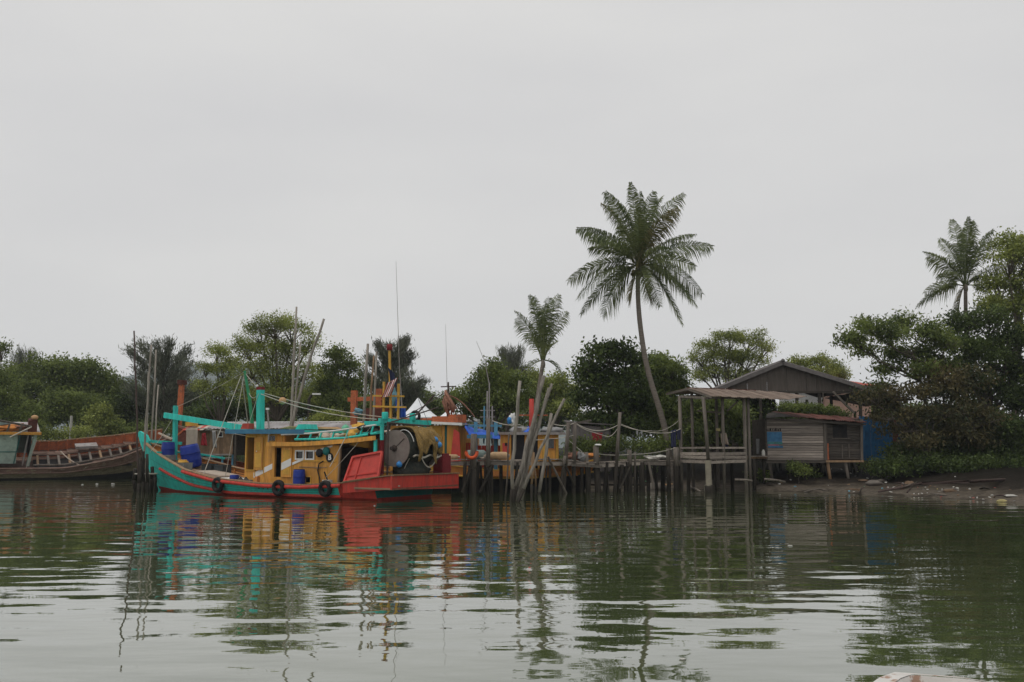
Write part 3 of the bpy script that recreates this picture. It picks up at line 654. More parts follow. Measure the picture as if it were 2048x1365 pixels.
    for s_ in (1, -1):
        bd(MB().tube([(u, 1.75*s_, z) for u, z in lo], .055, 6), 'guard_rail', 'teal'); bd(MB().tube([(u, 1.75*s_, z) for u, z in up_], .045, 6), 'guard_rail', 'white')
        for u in (5.2, 4.4, 3.75, 2.95, 2.1, 1.25, .6): bd(MB().bar((u+.08, 1.75*s_, interp(lo[::-1], u)), (u-.06, 1.75*s_, interp(up_[::-1], u)), .06, .07), 'rail_post', 'teal')
    # teal gantry near the stern
    bd(MB().box((.2, 1.55, 3.2), (.14, .12, .95)), 'gantry_post', 'teal'); bd(MB().box((.2, -1.75, 3.1), (.14, .12, 1.1)), 'gantry_post', 'teal')
    bd(MB().bar((.2, 1.75, 3.62), (.2, -2.2, 3.6), .14, .22), 'gantry_beam', 'teal')
    bd(MB().bar((.2, 1.5, 3.1), (1.6, 1.7, 2.98), .12, .14), 'gantry_brace', 'teal'); bd(MB().box((.85, 1.2, 3.5), (1.0, .5, .22)), 'gantry_box', 'teal')
    for v in (1.35, -.75): bd(MB().lathe([(.13, 3.65), (.15, 3.7), (.15, 3.98), (.13, 4.02)], 12, Matrix.Translation((.2, v, 0))), 'bollard', 'teal', True)
    # bow gallows: post and long beam down to the roof
    bd(MB().bar((16.1, 0, 1.7), (16.2, 0, 4.72), .2, .2), 'gallows_post', 'teal'); bd(MB().bar((16.95, .13, 4.2), (10.2, .13, 3.36), .12, .3), 'gallows_beam', 'teal')
    # mast, derrick and stays
    ms = bd(MB().bar((9.55, 0, 3.3), (9.62, 0, 5.4), .3, .3), 'mast', 'teal'); bd(MB().bar((9.62, 0, 5.4), (9.62, 0, 5.56), .31, .31), 'mast_cap', 'maroon', parent=ms); bd(MB().ball((9.7, .16, 5.62), .06, 8, 6), 'mast_lamp', 'white', parent=ms)
    gm = defm('green_pole', (.03, .2, .09), var=.3, dirt=.3) or 'green_pole'
    bd(MB().tube([(10.2, -.1, 3.3), (10.5, -.1, 4.9), (10.95, -.1, 6.47)], [.1, .09, .07], 8), 'derrick', 'green_pole')
    def rope(n, a, b, s_=.05, r=.018, m='rope'): bd(MB().tube(sag(a, b, s_, 8), r, 4), n, m)
    tip = (10.95, -.1, 6.4); rope('stay', tip, (9.62, 0, 5.35), .03); rope('stay', tip, (10.4, 1.5, .9), .02); rope('stay', (11.15, -.1, 6.2), (12.4, -1.9, 3.4), .02, .03); rope('stay', (11.1, 0, 6.2), (11.6, 1.9, .95), 0, .022)
    rope('stay', (10.7, -.1, 5.5), (9.7, .1, 5.2), .35); rope('stay', (9.6, .16, 5.2), (10.3, .2, 3.4), .02)
    rope('stay', (9.55, .1, 5.2), (.9, 1.1, 3.7), .25, .022); rope('stay', (9.55, -.1, 5.25), (.5, -.4, 3.75), .2, .022)
    bd(MB().ball((7.9, .12, 4.78), .2, 12, 8, (1, 1, .95)), 'rope_float', 'cork', True)
    rope('stay', (1.9, 1.78, 3.3), (2.6, 2.35, 1.5), .03, .02); rope('hawser', (2.6, 1.7, 2.7), (1.0, 1.78, 3.45), .25, .03, 'rope_dark')
    bd(MB().tube([(7.2, 1.72, 2.5), (7.15, 1.74, 3.2), (7.35, 1.7, 4.25)], [.05, .05, .045], 6), 'lamp_pole', 'steel'); bd(MB().box((7.35, 1.7, 4.3), (.14, .1, .1)), 'lamp', 'white')
    bd(MB().tube([Bv(806, 850, -1), Bv(803, 800, -1), Bv(799, 740, -1), Bv(792, 523, -1)], [.035, .03, .018, .008], 5), 'antenna', 'steel')
    # winch frame with net drum
    bd(MB().tube([(-.2, 1.62, .6), (-.2, 1.62, 3.52)], .05, 7), 'drum_frame', 'pipe'); bd(MB().tube([(-.15, 1.62, 3.52), (-.15, -1.6, 3.42)], .045, 7), 'drum_frame', 'pipe'); 
    v2, z2 = BU(858, 858, -.4); bd(MB().tube([(-.4, v2, .6), (-.4, v2, 3.4)], .05, 7), 'drum_frame', 'pipe')
    bd(MB().tube([(.3, 1.3, 3.45), (-1.0, -1.2, 4.3)], .035, 6), 'boom_pipe', 'pipe')
    bd(MB().box((.32, 1.42, 2.2), (.2, .14, 2.1)), 'winch_post', 'maroon'); bd(MB().box((-.1, -1.5, 1.8), (.25, .14, 2.4)), 'winch_post', 'wood_dark')
    Mx = Matrix.Translation((-.3, 0, 2.35)) @ Matrix.Rotation(-math.pi/2, 4, 'X')
    for v in (1.22, -1.28): bd(MB().lathe([(.8, v-.03), (.84, v-.03), (.84, v+.03), (.8, v+.03)], 30, Mx), 'drum_flange', 'drum_disc', label='round steel side plate of the net drum')
    bd(MB().lathe([(.09, 1.2), (.09, 1.5)], 10, Mx), 'drum_axle', 'pipe')
    bd(MB().bar((-.3, 1.262, 2.35), (-.85, 1.262, 2.8), .02, .03), 'flange_weld', 'pipe'); bd(MB().lathe([(.16, 1.25), (.16, 1.29)], 8, Mx), 'drum_hub', 'pipe')
    prof = [(.2, -1.24), (.5, -1.24), (.72, -1.0), (.78, -.5), (.76, 0), (.78, .5), (.68, .9), (.6, 1.18), (.2, 1.18)]
    bd(MB().lathe(prof, 26, Mx), 'wound_net', 'net_dark', True)
    dn = MB(); rows = []
    for i in range(21):
        a = -1.0 + 3.4*i/20; row = []
        for j in range(25):
            v = .72-2.0*j/24; rr = .88+.05*math.sin(j*1.9+i*.15)+.07*math.sin(j*.5+1)+.04*random.random()+.05*math.sin(i*.8+j*.3)
            a2 = -1.0 + (2.75+.45*math.sin(j*.9)+.3*math.sin(j*.37+2))*i/20; q = max(0, a2-1.25); row.append((-.3-math.sin(min(a2, 1.6))*rr, v+.04*math.sin(i*.9+j), 2.35+math.cos(min(a2, 1.6))*rr-max(0, a2-1.6)*.8))
        rows.append(row)
    dn.grid(rows); nm = dn.mesh('draped_net'); o = link('draped_net', nm, 'net', t, True, True); o['label'] = 'brown trawl net draped over the drum'
    sm_ = o.modifiers.new('thick', 'SOLIDIFY'); sm_.thickness = .05
    bd(MB().tube([(-1.12, .9-2.2*j/12, 1.98+.06*math.sin(j*1.1)) for j in range(13)], .045, 6), 'head_rope', 'rope'); bd(MB().tube(sag((-1.15, .35, 2.0), (-1.1, -1.05, 2.05), .55, 12), .028, 5), 'head_rope', 'rope')
    bd(MB().tube([(-.5-.62*math.sin(a), .82, 2.35+.85*math.cos(a)) for a in np.linspace(-.5, 1.2, 9)], .02, 5), 'head_rope', 'white')
    bd(MB().tube(sag((-.9, .9, 1.9), (-.5, 1.1, .8), -.1, 6), .02, 4), 'head_rope', 'rope')
    bd(MB().ball((-.45, .1, 1.35), 1, 18, 10, (.6, 1.1, .55), .16), 'net_pile', 'net_dark', True, 'dark net piled under the drum')
    bd(MB().box((-.5, -2.25, 1.3), (.55, .7, 1.4)).box((-.5, -2.25, 2.05), (.45, .55, .1)), 'stern_locker', 'maroon', label='maroon locker on the stern')
    bd(MB().bar((-.9, 1.2, 1.12), (-.95, -1.6, 1.1), .1, .1).bar((-.95, -.2, 1.0), (-.3, -.9, 1.5), .06, .06), 'stern_roller', 'wood_warm')
    bd(MB().box((.2, 0, .85), (.6, 2.6, .5)), 'winch_base', 'wood_dark')
    # red open box lid leaning on the port quarter
    lid = MB(); A, Bq, Cq, Dq = Vector((1.72, 2.28, .84)), Vector((-.25, 2.3, 1.05)), Vector((-.18, 1.95, 2.2)), Vector((1.52, 1.95, 1.95))
    nrm = Vector((0, -.96, .28)); lid.prism([A, Bq, Cq, Dq], nrm*.05); ld = bd(lid, 'hatch_cover', 'red_bright', label='bright red hatch cover standing on edge')
    for p, q in ((A, Bq), (Bq, Cq), (Cq, Dq), (Dq, A)): bd(MB().bar(p+Vector((0, .05, 0)), q+Vector((0, .05, 0)), .09, .1, (0, 1, .2)), 'hatch_rim', 'red_bright', parent=ld)
    bd(MB().bar(A.lerp(Bq, .3)+Vector((0, .03, 0)), Dq.lerp(Cq, .3)+Vector((0, .03, 0)), .05, .05), 'hatch_rib', 'red_bright', parent=ld); bd(MB().bar(A.lerp(Dq, .22)+Vector((0, .03, 0)), Bq.lerp(Cq, .22)+Vector((0, .03, 0)), .05, .05), 'hatch_rib', 'red_bright', parent=ld)
    # yellow lattice frame with flag pole
    def lat(n, a, b, m='yellow', wd=.09): bd(MB().bar(a, b, wd, wd), n, m)
    z0 = 3.5
    for px, py0, py1 in ((767, 764, 848), (796, 768, 848)): lat('lattice_upright', Bv(px, py1, 0), Bv(px+1, py0, 0))
    lat('flag_pole', Bv(782, 848, 0), Bv(779, 702, 0)); lat('lattice_bar', Bv(746, 792, .1), Bv(808, 793, .1), wd=.08); lat('lattice_bar', Bv(746, 813, .1), Bv(812, 815, .1), wd=.08)
    bd(MB().lathe([(.1, 0), (.14, .03), (.14, .26), (.1, .3)], 10, Matrix.Translation(Bv(779, 701, 0))), 'pole_can', 'maroon', True, 'dark red can on top of the flag pole')
    # lettered disc, lamps and hose on the cabin side
    Md = Matrix.Translation((3.25, 1.64, 1.92)) @ Matrix.Rotation(-math.pi/2, 4, 'X')
    ds = bd(MB().lathe([(.22, 0), (.23, .015), (.22, .03)], 20, Md), 'letter_disc', 'black', label='black disc with a white letter B')
    lt = link('lettering', text_mesh('B', .36), 'white', ds, True); lt.matrix_local = Matrix.Translation((3.22, 1.684, 1.92)) @ Matrix(((-1, 0, 0, 0), (0, 0, 1, 0), (0, 1, 0, 0), (0, 0, 0, 1)))
    for u, z, m in ((3.85, 2.13, 'black'), (3.42, 2.22, 'teal_dark')): bd(MB().lathe([(.1, 0), (.2, .03), (.2, .1), (.12, .14)], 16, Matrix.Translation((u, 1.64, z)) @ Matrix.Rotation(-math.pi/2, 4, 'X')), 'deck_lamp', m, True)
    bd(MB().tube([(3.6, 1.7, 1.75), (3.85, 1.72, 1.62), (3.92, 1.72, 1.3), (3.75, 1.75, .9), (3.7, 1.8, .6)], .03, 6), 'hose', 'rubber')
    bd(MB().box((3.95, 1.67, 1.42), (.34, .05, .04)), 'hose_bracket', 'wood_warm')
    bd(MB().box((9.2, 2.05, .75), (2.6, .08, .1)).box((8.5, 2.05, .62), (.1, .1, .3)).box((10.0, 2.05, .66), (.1, .1, .3)), 'bulwark_rail', 'wood', label='grey rail plank beside the wheelhouse')
    bd(MB().box((7.6, 2.0, .8), (.16, .2, .34)), 'cleat', 'orange_deep')
    for u, z in ((6.55, .42), (6.85, .4), (7.15, .41)):
        bd(MB().lathe([(.035, 0), (.035, .02)], 8, Matrix.Translation((u, H.w(u, z)+.0, z)) @ Matrix.Rotation(-math.pi/2, 4, 'X')), 'drain_hole', 'black')
    bd(MB().box((12.4, .2, .92), (1.9, 1.4, .24), ry=-.13), 'fish_hatch', 'cloth_beige', label='pale hatch on the foredeck'); bd(MB().box((11.0, .3, .68), (.9, 1.2, .2), ry=-.1), 'fish_hatch', 'white')
    return t, H, zd
MAIN, MH, MZD = main_boat()
# ---- loose things on and against the boat (world coordinates)
LBOAT = -AL  # boat's long side seen from the viewer
def rotM(): return Matrix.Rotation(math.pi-AL, 3, 'Z')
def tyre(u, z, label, dr=.0):
    v = MH.w(u, z)+.13; c = bw(u, v, z); M = (rotM() @ Matrix.Rotation(math.pi/2, 3, 'X')).to_4x4()
    t = thing('tyre', label, 'tyre', c + Vector((0, 0, -.33)), 'tyre fenders along the boat side')
    MB().torus(c, .28, .115, M, 26, 10).build('tread', 'rubber', t, smooth=True)
    a = bw(u, v-.02, z+.34); MB().tube([a, bw(u+.02, v-.15, MH.g(u)+.06)], .018, 5).build('lashing', 'rope_dark', t)
tyre(10.05, .52, 'black tyre fender hung below the open foredeck of the teal trawler')
tyre(5.7, .47, 'black tyre fender hung left of the blue barrel beside the cabin door')
tyre(2.75, .5, 'black tyre fender hung where the teal side turns red')
def barrel(p, r, h, label, tilt=(0, 0), m='blue_plastic', cat='barrel', group='blue barrels on the trawler', cut=False):
    t = thing('barrel', label, cat, p, group); M = Matrix.Translation(p) @ Matrix.Rotation(tilt[0], 4, 'X') @ Matrix.Rotation(tilt[1], 4, 'Y')
    pr = [(r*.88, 0), (r*.95, .02*h), (r*.97, .1*h), (r, .3*h), (r*1.02, .33*h), (r, .36*h), (r, .63*h), (r*1.02, .66*h), (r, .69*h), (r*.96, .92*h), (r*.88, h)]
    if cut: pr = pr + [(r*.82, h), (r*.85, .2*h)]
    MB().lathe(pr, 20, M).build('drum', m, t, smooth=True)
    if not cut: MB().lathe([(r*.9, h), (r*.9, h*1.02), (r*.8, h*1.02), (r*.8, h*1.005)], 20, M).build('lid', 'dark_plastic', t)
    MB().lathe([(r*1.025, h*.62), (r*1.035, h*.64), (r*1.025, h*.66)], 20, M).build('hoop', m, t, smooth=True)
barrel(bw(4.85, 1.98, .42), .29, .92, 'upright blue barrel on the side deck below the cabin windows')
barrel(bw(16.25, .35, 1.68), .36, 1.0, 'blue barrel beside the bow post of the trawler')
barrel(bw(15.0, -.35, 1.3), .52, 1.25, 'large cut blue tub leaning beside hanging beige cloth', tilt=(.12, -.18), cut=True)
barrel(bw(9.9, 1.35, .5), .24, .5, 'small blue bucket on the deck before the wheelhouse', cut=True)
def cloth(name, corners, m, label, cat='cloth', amp=.05, n=10, group=None, fr=6):
    a, b, c, d = [Vector(p) for p in corners]   # top-left, top-right, bottom-right, bottom-left
    nr = (b-a).cross(d-a).normalized(); rows = []
    for j in range(n+1):
        rows.append([a.lerp(b, i/n).lerp(d.lerp(c, i/n), j/n) + nr*amp*math.sin(i*fr/n*2)*(.3+.7*j/n) for i in range(n+1)])
    o = MB().grid(rows).build(name, m, smooth=True); so = o.modifiers.new('thick', 'SOLIDIFY'); so.thickness = .012
    return tag(o, label, cat, group)
bp = lambda px, py, v: bw(*[B(px, py, v)[0], v, B(px, py, v)[1]])
cloth('hanging_cloth', [bp(373, 857, -.9), bp(396, 857, -.9), bp(395, 898, -.9), bp(372, 895, -.9)], 'cloth_beige', 'beige cloth hanging over the foredeck behind the blue tub', amp=.04)
t = thing('clothes_line', 'thin line carrying the beige cloth above the foredeck', 'rope', bp(396, 856, -.9)); MB().tube([bp(352, 850, 0), bp(373, 856, -.9), bp(396, 856, -.9), bp(492, 872, -1.2)], .012, 4).build('cord', 'rope', t)
def crate(p, d, m, label, rz=0, name='fish_crate', lidm=None):
    t = thing(name, label, 'crate', p); mb = MB(); x, y, z = d; M = rz
    c, s_ = math.cos(rz), math.sin(rz); q = lambda a, b, e: (p[0]+a*c-b*s_, p[1]+a*s_+b*c, p[2]+e)
    for a, b, dx, dy in ((0, y/2, x, .03), (0, -y/2, x, .03), (x/2, 0, .03, y-.04), (-x/2, 0, .03, y-.04)): mb.box(q(a, b, z/2), (dx, dy, z), rz)
    mb.box(q(0, 0, .02), (x-.04, y-.04, .03), rz); mb.build('box', m, t)
    MB().box(q(0, y/2, z-.03), (x+.05, .07, .05), rz).box(q(0, -y/2, z-.03), (x+.05, .07, .05), rz).build('rim', m, t)
    return t
RZ = math.pi-AL
crate(bw(14.2, 1.0, 1.18), (.8, .55, .4), 'crate', 'grey fish crate holding yellow rope on the foredeck', RZ)
crate(bw(13.1, -.75, .95), (.7, .6, .5), 'dark_plastic', 'black plastic crate against the orange bulwark', RZ); crate(bw(13.9, -.55, 1.08), (.65, .55, .42), 'dark_plastic', 'dark grey crate next to the blue tub', RZ+.2)
crate(bw(15.9, .55, 1.68), (.6, .4, .3), 'crate', 'grey crate on the bow beside the blue barrel', RZ)
o = MB().torus(bw(14.2, 1.0, 1.6), .22, .06, None, 18, 6).torus(bw(14.25, 1.0, 1.68), .18, .055, None, 18, 6).build('rope_coil', 'yellow', smooth=True); tag(o, 'coil of yellow rope lying on the grey crate', 'rope')
for k, u in enumerate((9.0, 8.62)):
    t = thing('plastic_jug', 'dark brown jug standing against the wheelhouse wall', 'jug', bw(u, 1.78, .42), 'dark jugs by the wheelhouse'); M = Matrix.Translation(bw(u, 1.78, .42))
    MB().lathe([(.13, 0), (.15, .03), (.15, .34), (.11, .42), (.05, .46)], 12, M).build('body', 'wood_dark', t, smooth=True); MB().lathe([(.05, .46), (.05, .51)], 8, M).build('cap', 'dark_plastic', t)
t = thing('outboard_pump', 'small engine pump with white cover on the side deck', 'pump', bw(3.0, 2.0, .42))
MB().box(bw(3.0, 2.0, .6), (.45, .32, .3), RZ).build('engine_block', 'dark_plastic', t); MB().box(bw(3.05, 2.0, .82), (.38, .28, .12), RZ).build('cover', 'white', t); MB().tube([bw(3.0, 2.0, .8), bw(3.25, 2.0, 1.25)], .035, 6).build('handle', 'black', t); MB().box(bw(2.55, 2.02, .58), (.35, .3, .3), RZ+.3).build('tank', 'litter_brown', t)
o = None
for k, (u, v, z, r, m, lb) in enumerate(((2.95, .9, 3.28, .2, 'float_green', 'large green net float on the canopy'), (2.35, .6, 3.25, .17, 'float_green', 'smaller green net float beside the large green one'), (4.15, 1.25, 2.98, .15, 'float_pale', 'pale net float at the front of the canopy roof'),
        (-1.1, -.85, 2.75, .13, 'float_blue', 'upper blue float at the edge of the brown net'), (-1.2, -1.0, 2.52, .14, 'float_blue', 'lower blue float at the edge of the brown net'), (-.62, 1.3, 1.62, .14, 'float_blue', 'dark blue float hanging below the drum plate'))):
    t = thing('net_float', lb, 'float', bw(u, v, z-r), 'net floats'); MB().ball(bw(u, v, z), r, 14, 9).build('ball', m, t, smooth=True); MB().torus(bw(u, v, z+r), .03, .012, Matrix.Rotation(math.pi/2, 4, 'X'), 8, 5).build('eye', m, t)
def crumple(c, sx, sy, sz, wob, n=22, k=14):
    c = Vector(c); sd = Vector((random.uniform(0, 50), random.uniform(0, 50), 0)); vs = []
    for i in range(k+1):
        th = math.pi*i/k
        for j in range(n):
            a = 2*math.pi*j/n; d = Vector((math.sin(th)*math.cos(a), math.sin(th)*math.sin(a), math.cos(th)))
            q = 1 + wob*1.8*mnoise.noise(d*1.7+sd) + wob*1.2*mnoise.noise(d*4.5+sd); vs.append(c + Vector((d.x*sx, d.y*sy, d.z*sz))*q)
    return MB().add(vs, [(i*n+j, (i+1)*n+j, (i+1)*n+(j+1) % n, i*n+(j+1) % n) for i in range(k) for j in range(n)])
def heap(name, c, sx, sy, sz, m, label, cat='net', wob=.22, n=16):
    o = crumple(c, sx, sy, sz, wob*1.6).build(name, m, smooth=True); return tag(o, label, cat)
heap('net_heap', bw(4.6, .9, 2.72), .75, .5, .3, 'net_dark', 'dark heap of netting on the front of the canopy'); heap('net_heap', bw(4.0, 1.0, 2.74), .4, .4, .3, 'cloth_beige', 'beige bundled net between the canopy rail posts')
heap('net_bundle', bw(3.0, 1.1, 2.82), .42, .4, .26, 'float_pale', 'pale bundle under the green floats'); heap('net_heap', bw(1.7, .9, 3.0), .8, .6, .42, 'yellow', 'yellowish net heap on the canopy near the gantry'); heap('net_heap', bw(1.0, 1.3, 3.1), .4, .4, .25, 'net_dark', 'black net and tackle beside the teal gantry', wob=.35)
heap('plastic_bag', bw(1.0, -.35, 4.75), .1, .14, .42, 'tank_blue', 'pale blue bag tied to the yellow lattice', 'bag', .2); heap('plastic_bag', bw(.75, -.3, 4.4), .1, .12, .28, 'blue_tarp', 'dark blue bag tied to the yellow lattice', 'bag', .2); cloth('hanging_tarpaulin', [bp(797, 814, -.5), bp(811, 813, -.6), bp(813, 835, -.6), bp(798, 836, -.5)], 'blue_tarp', 'crumpled blue tarpaulin hung behind the yellow lattice', 'tarpaulin', amp=.12)
for k in range(9):
    u = 5.0-k*.42+random.uniform(-.1, .1); r = random.uniform(.06, .1); q = bw(u, random.uniform(1.3, 1.6), interp([(0, 2.86), (2, 2.78), (5.5, 2.66)], u)+r)
    t = thing('small_float', 'small round net float lying along the canopy guard rail', 'float', q-Vector((0, 0, r)), 'small floats on the canopy'); MB().ball(q, r, 10, 7).build('ball', random.choice(('float_pale', 'float_pale', 'cork', 'float_green')), t, smooth=True); MB().torus(q+Vector((0, 0, r)), .02, .008, Matrix.Rotation(math.pi/2, 4, 'X'), 8, 4).build('eye', 'rope', t)
for u, v, z, m, lb in ((11.2, 1.75, .62, 'rope', 'pale rope coil on the side deck by the small blue bucket'), (7.2, 1.95, .5, 'rope_dark', 'dark rope coil on the side deck by the wheelhouse'), (-.95, 2.0, .68, 'rope', 'pale rope coil in the stern corner')):
    o = MB().torus(bw(u, v, z), .2, .045, None, 18, 5).torus(bw(u+.03, v, z+.07), .17, .04, None, 18, 5).build('rope_coil', m, smooth=True); tag(o, lb, 'rope')
for k, (x0, y0, v0, x1, y1, v1, lb) in enumerate(((345, 838, .1, 300, 905, .9, 'thin rope from the bow gallows down to the gunwale'), (352, 815, 0, 487, 745, 0, 'thin stay between the bow gallows and the green derrick'), (741, 855, 1.6, 652, 955, 2.3, 'thin rope from the gantry down to the side deck'), (800, 700, 0, 858, 850, -1.2, 'thin line from the flag pole to the drum frame'))):
    o = MB().tube(sag(bp(x0, y0, v0), bp(x1, y1, v1), .08, 8), .012, 4).build('rigging_line', 'rope' if k != 3 else 'rope_dark'); tag(o, lb, 'rope')
bundle = thing('rod_bundle', 'bundle of thin bamboo rods lying on the wheelhouse roof', 'rods', bw(7.5, -.8, 3.3))
for k in range(5): MB().tube([bw(4.6+k*.1, -.7-.05*k, 3.32+.02*k), bw(9.0-k*.2, -.9+.07*k, 3.4+.02*k)], .018, 4).build('rod', 'cork', bundle)
# flag
def flag():
    t = thing('flag', 'limp flag with red and white stripes and navy corner on yellow pole', 'flag', bp(781, 760, .05))
    rows = []
    for j in range(7):
        rows.append([bp(776+ i*3.2 + j*.9 - 4*(i > 3)*0, 735 + j*5.5 + (2*i if j > 3 else 3*i-3*j*.3), .4+.07*math.sin(i*1.7+j*.5)) for i in range(5)])
    MB().grid(rows).build('canton', 'cloth_navy', t, smooth=True)
    a0, a1, b0, b1 = (775, 766), (796, 755), (763, 796), (781, 792)
    for k in range(9):
        f0, f1 = k/9, (k+1)/9; q = []
        for j in range(6):
            s_ = j/5; row = []
            for f in (f0, f1):
                x = (a0[0]+(a1[0]-a0[0])*f)*(1-s_)+(b0[0]+(b1[0]-b0[0])*f)*s_; y = (a0[1]+(a1[1]-a0[1])*f)*(1-s_)+(b0[1]+(b1[1]-b0[1])*f)*s_
                row.append(bp(x, y, .43+.06*math.sin(f*9+s_*3)))
            q.append(row)
        MB().grid(q).build('stripe', 'red' if k % 2 == 0 else 'white', t)
flag()

# ------------------------------------------------------------------ other boats
def lerpP(px, py, Y): return P(px, py, Y)
def boat_root(name, label, stern, bow, roll=0, z=0):
    d = Vector(bow)-Vector(stern); a = math.atan2(d.y, d.x)
    e = thing(name, label, 'boat', (stern[0], stern[1], z)); e.rotation_mode = 'XYZ'; e.rotation_euler = (roll, 0, a); return e, (Vector((d.x, d.y, 0))).length
def generic_hull(t, Ln, beam, g, mats, draft=.5, deckm='deck', inner='orange_red', nk=30, sheer=1.0, railm='wood_warm', boot=.25, band=None):
    U = list(np.linspace(0, Ln, nk))
    H = Hull(U, [(0, -draft), (Ln*.75, -draft), (Ln*.9, -draft*.3), (Ln, g+sheer*.85)], [(0, g+.25), (Ln*.25, g), (Ln*.5, g), (Ln*.75, g+sheer*.35), (Ln, g+sheer)],
             [(0, beam*.46), (Ln*.15, beam*.5), (Ln*.55, beam*.5), (Ln*.75, beam*.4), (Ln*.92, beam*.14), (Ln, .05)], [(0, .18), (Ln*.5, .22), (Ln*.8, .5), (Ln, .8)])
    bd = lambda mb, n, m, sm=False, lb=None: mb.build(n, m, t, True, sm, lb)
    zb = lambda u: boot
    bd(H.band(lambda u: -9, zb, 0, Ln), 'hull_bottom', mats[0], True)
    zm = lambda u: boot+(H.g(u)-boot)*.55
    bd(H.band(zb, zm, 0, Ln), 'hull_side', mats[1], True); bd(H.band(zm, lambda u: 9, 0, Ln), 'hull_side', mats[2], True)
    bd(H.rail(zm, 0, Ln*.97, .06), 'rubbing_strip', railm, True); bd(H.cap(0, Ln*.98, .18, .06), 'gunwale', railm)
    zd = lambda u: H.g(u)-.45
    bd(H.inner(zd, 0, Ln*.97), 'bulwark', inner); bd(H.deck(zd, 0, Ln*.97), 'deck', deckm)
    tr = MB().grid([[(-.01, y*H.w(0, z), z) for y in (-1, 0, 1)] for z in np.linspace(-draft, H.g(0), 6)]); bd(tr, 'transom', mats[1])
    return H, zd, bd
def hulk():
    Y = 74.5
    t, Ln = boat_root('derelict_boat', 'derelict listing wooden boat with bare deck beams and orange bulwark', (P(-130, 958, 70.5).x, 70.5), (P(335, 955, 79).x, 79), R(15), .35)
    H, zd, bd = generic_hull(t, Ln, 5.2, 1.15, ('tar', 'hulk_moss', 'hulk'), .9, 'hulk', 'orange_red', 34, 1.8, 'hulk', .4)
    cu = Ln*.28
    # high orange bulwark on the far (port) side
    us = np.linspace(Ln*.34, Ln*.96, 16)
    for i in range(15):
        a, b = us[i], us[i+1]
        q = [(u, interp(H.b, u)-.05, H.g(u)+z) for u, z in ((a, .05), (b-.03, .05), (b-.03, .75), (a, .75))]
        bd(MB().prism(q, (0, -.06, 0)), 'bulwark_board', 'orange_red')
        bd(MB().bar((a, interp(H.b, a)-.16, H.g(a)-.4), (a, interp(H.b, a)-.16, H.g(a)+.8), .1, .1), 'frame_rib', 'orange_red')
    bd(MB().tube([(u, interp(H.b, u)-.08, H.g(u)+.8) for u in us], .07, 5), 'bulwark_cap', 'wood_warm')
    # open deck: beams over the dark hold
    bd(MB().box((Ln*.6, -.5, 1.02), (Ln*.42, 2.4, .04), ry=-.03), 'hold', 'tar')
    for i in range(10):
        u = Ln*(.4+.045*i); z = zd(u)+.55
        bd(MB().bar((u, -2.0*interp(H.b, u)/2.6, z), (u+.15, .9, z), .16, .14), 'deck_beam', 'wood' if i % 3 else 'wood_warm')
    bd(MB().tube([(u, -2.05*interp(H.b, u)/2.6, zd(u)+.6) for u in np.linspace(Ln*.38, Ln*.86, 12)], .08, 5), 'carling', 'wood')
    bd(MB().tube([(u, .7*interp(H.b, u)/2.6, zd(u)+.62) for u in np.linspace(Ln*.38, Ln*.86, 12)], .08, 5), 'carling', 'hulk')
    for i in range(9):
        u = Ln*(.42+.05*i); bd(MB().box((u, 1.35*interp(H.b, u)/2.6+.1, zd(u)+.55), (1.0, .9, .05), rz=random.uniform(-.1, .1)), 'deck_plank', 'hulk')
    bd(MB().box((Ln*.62, .9, 2.0), (1.6, 1.0, .2), ry=-.06), 'hatch_cover', 'steel', lb='grey hatch cover on the broken deck')
    for u, v in ((Ln*.86, -.9), (Ln*.9, -.6)): bd(MB().lathe([(.12, 0), (.14, .3), (.2, .32), (.18, .5)], 10, Matrix.Translation((u, v, H.g(u)-.1))), 'bollard', 'cloth_beige', True)
    # wheelhouse at the stern
    zc = 1.3; bd0 = bd; bd = lambda mb, n, m, sm=False, lb=None: bd0(shift(mb), n, m, sm, lb)
    def shift(mb): mb.v = [(x-1.05, y, z) for x, y, z in mb.v]; return mb
    for (c, d, m) in (((3.8, -1.55, zc+1.1), (4.7, .07, 2.2), 'pale_green'), ((4.2, 1.5, zc+1.1), (6.0, .07, 2.2), 'pale_green'), ((1.4, 0, zc+1.1), (.07, 3.0, 2.2), 'pale_green'), ((7.1, .3, zc+1.1), (.07, 2.3, 2.2), 'wood_dark')):
        bd(MB().box(c, d), 'cabin_wall', m)
    bd(MB().box((3.9, -1.6, zc+1.5), (1.6, .03, .9)), 'wall_panel', 'white'); bd(MB().box((4.0, -1.6, zc+.9), (4.2, .03, .06)), 'batten', 'teal_dark')
    bd(MB().bar((6.95, -1.5, zc-.2), (7.35, -1.5, zc+2.25), .36, .2), 'corner_post', 'pale_green'); bd(MB().bar((6.6, -1.45, zc-.2), (6.85, -1.45, zc+2.25), .1, .1), 'door_post', 'steel')
    bd(MB().bar((6.0, -1.6, zc), (6.3, -1.6, zc+2.2), .14, .06), 'door_post', 'teal_dark')
    bd(MB().box((4.2, 0, zc+2.32), (6.9, 3.5, .1)), 'cabin_roof', 'zinc'); bd(MB().box((4.2, -1.78, zc+2.36), (7.0, .07, .2)), 'roof_fascia', 'orange')
    for u in (3.6, 4.6, 5.4, 6.2): bd(MB().bar((u, -1.6, zc+2.4), (u+.15, -1.6, zc+3.75-.14*u), .12, .12), 'rail_post', 'wood')
    bd(MB().bar((2.4, -1.6, zc+3.75), (7.0, -1.6, zc+2.85), .12, .14), 'guard_rail', 'wood'); bd(MB().box((7.1, -1.2, zc+2.85), (.6, .6, .9)), 'roof_box', 'rust'); bd(MB().ball((7.2, -1.2, zc+3.45), .26, 12, 8, (1, 1, .7)), 'roof_float', 'cork', True)
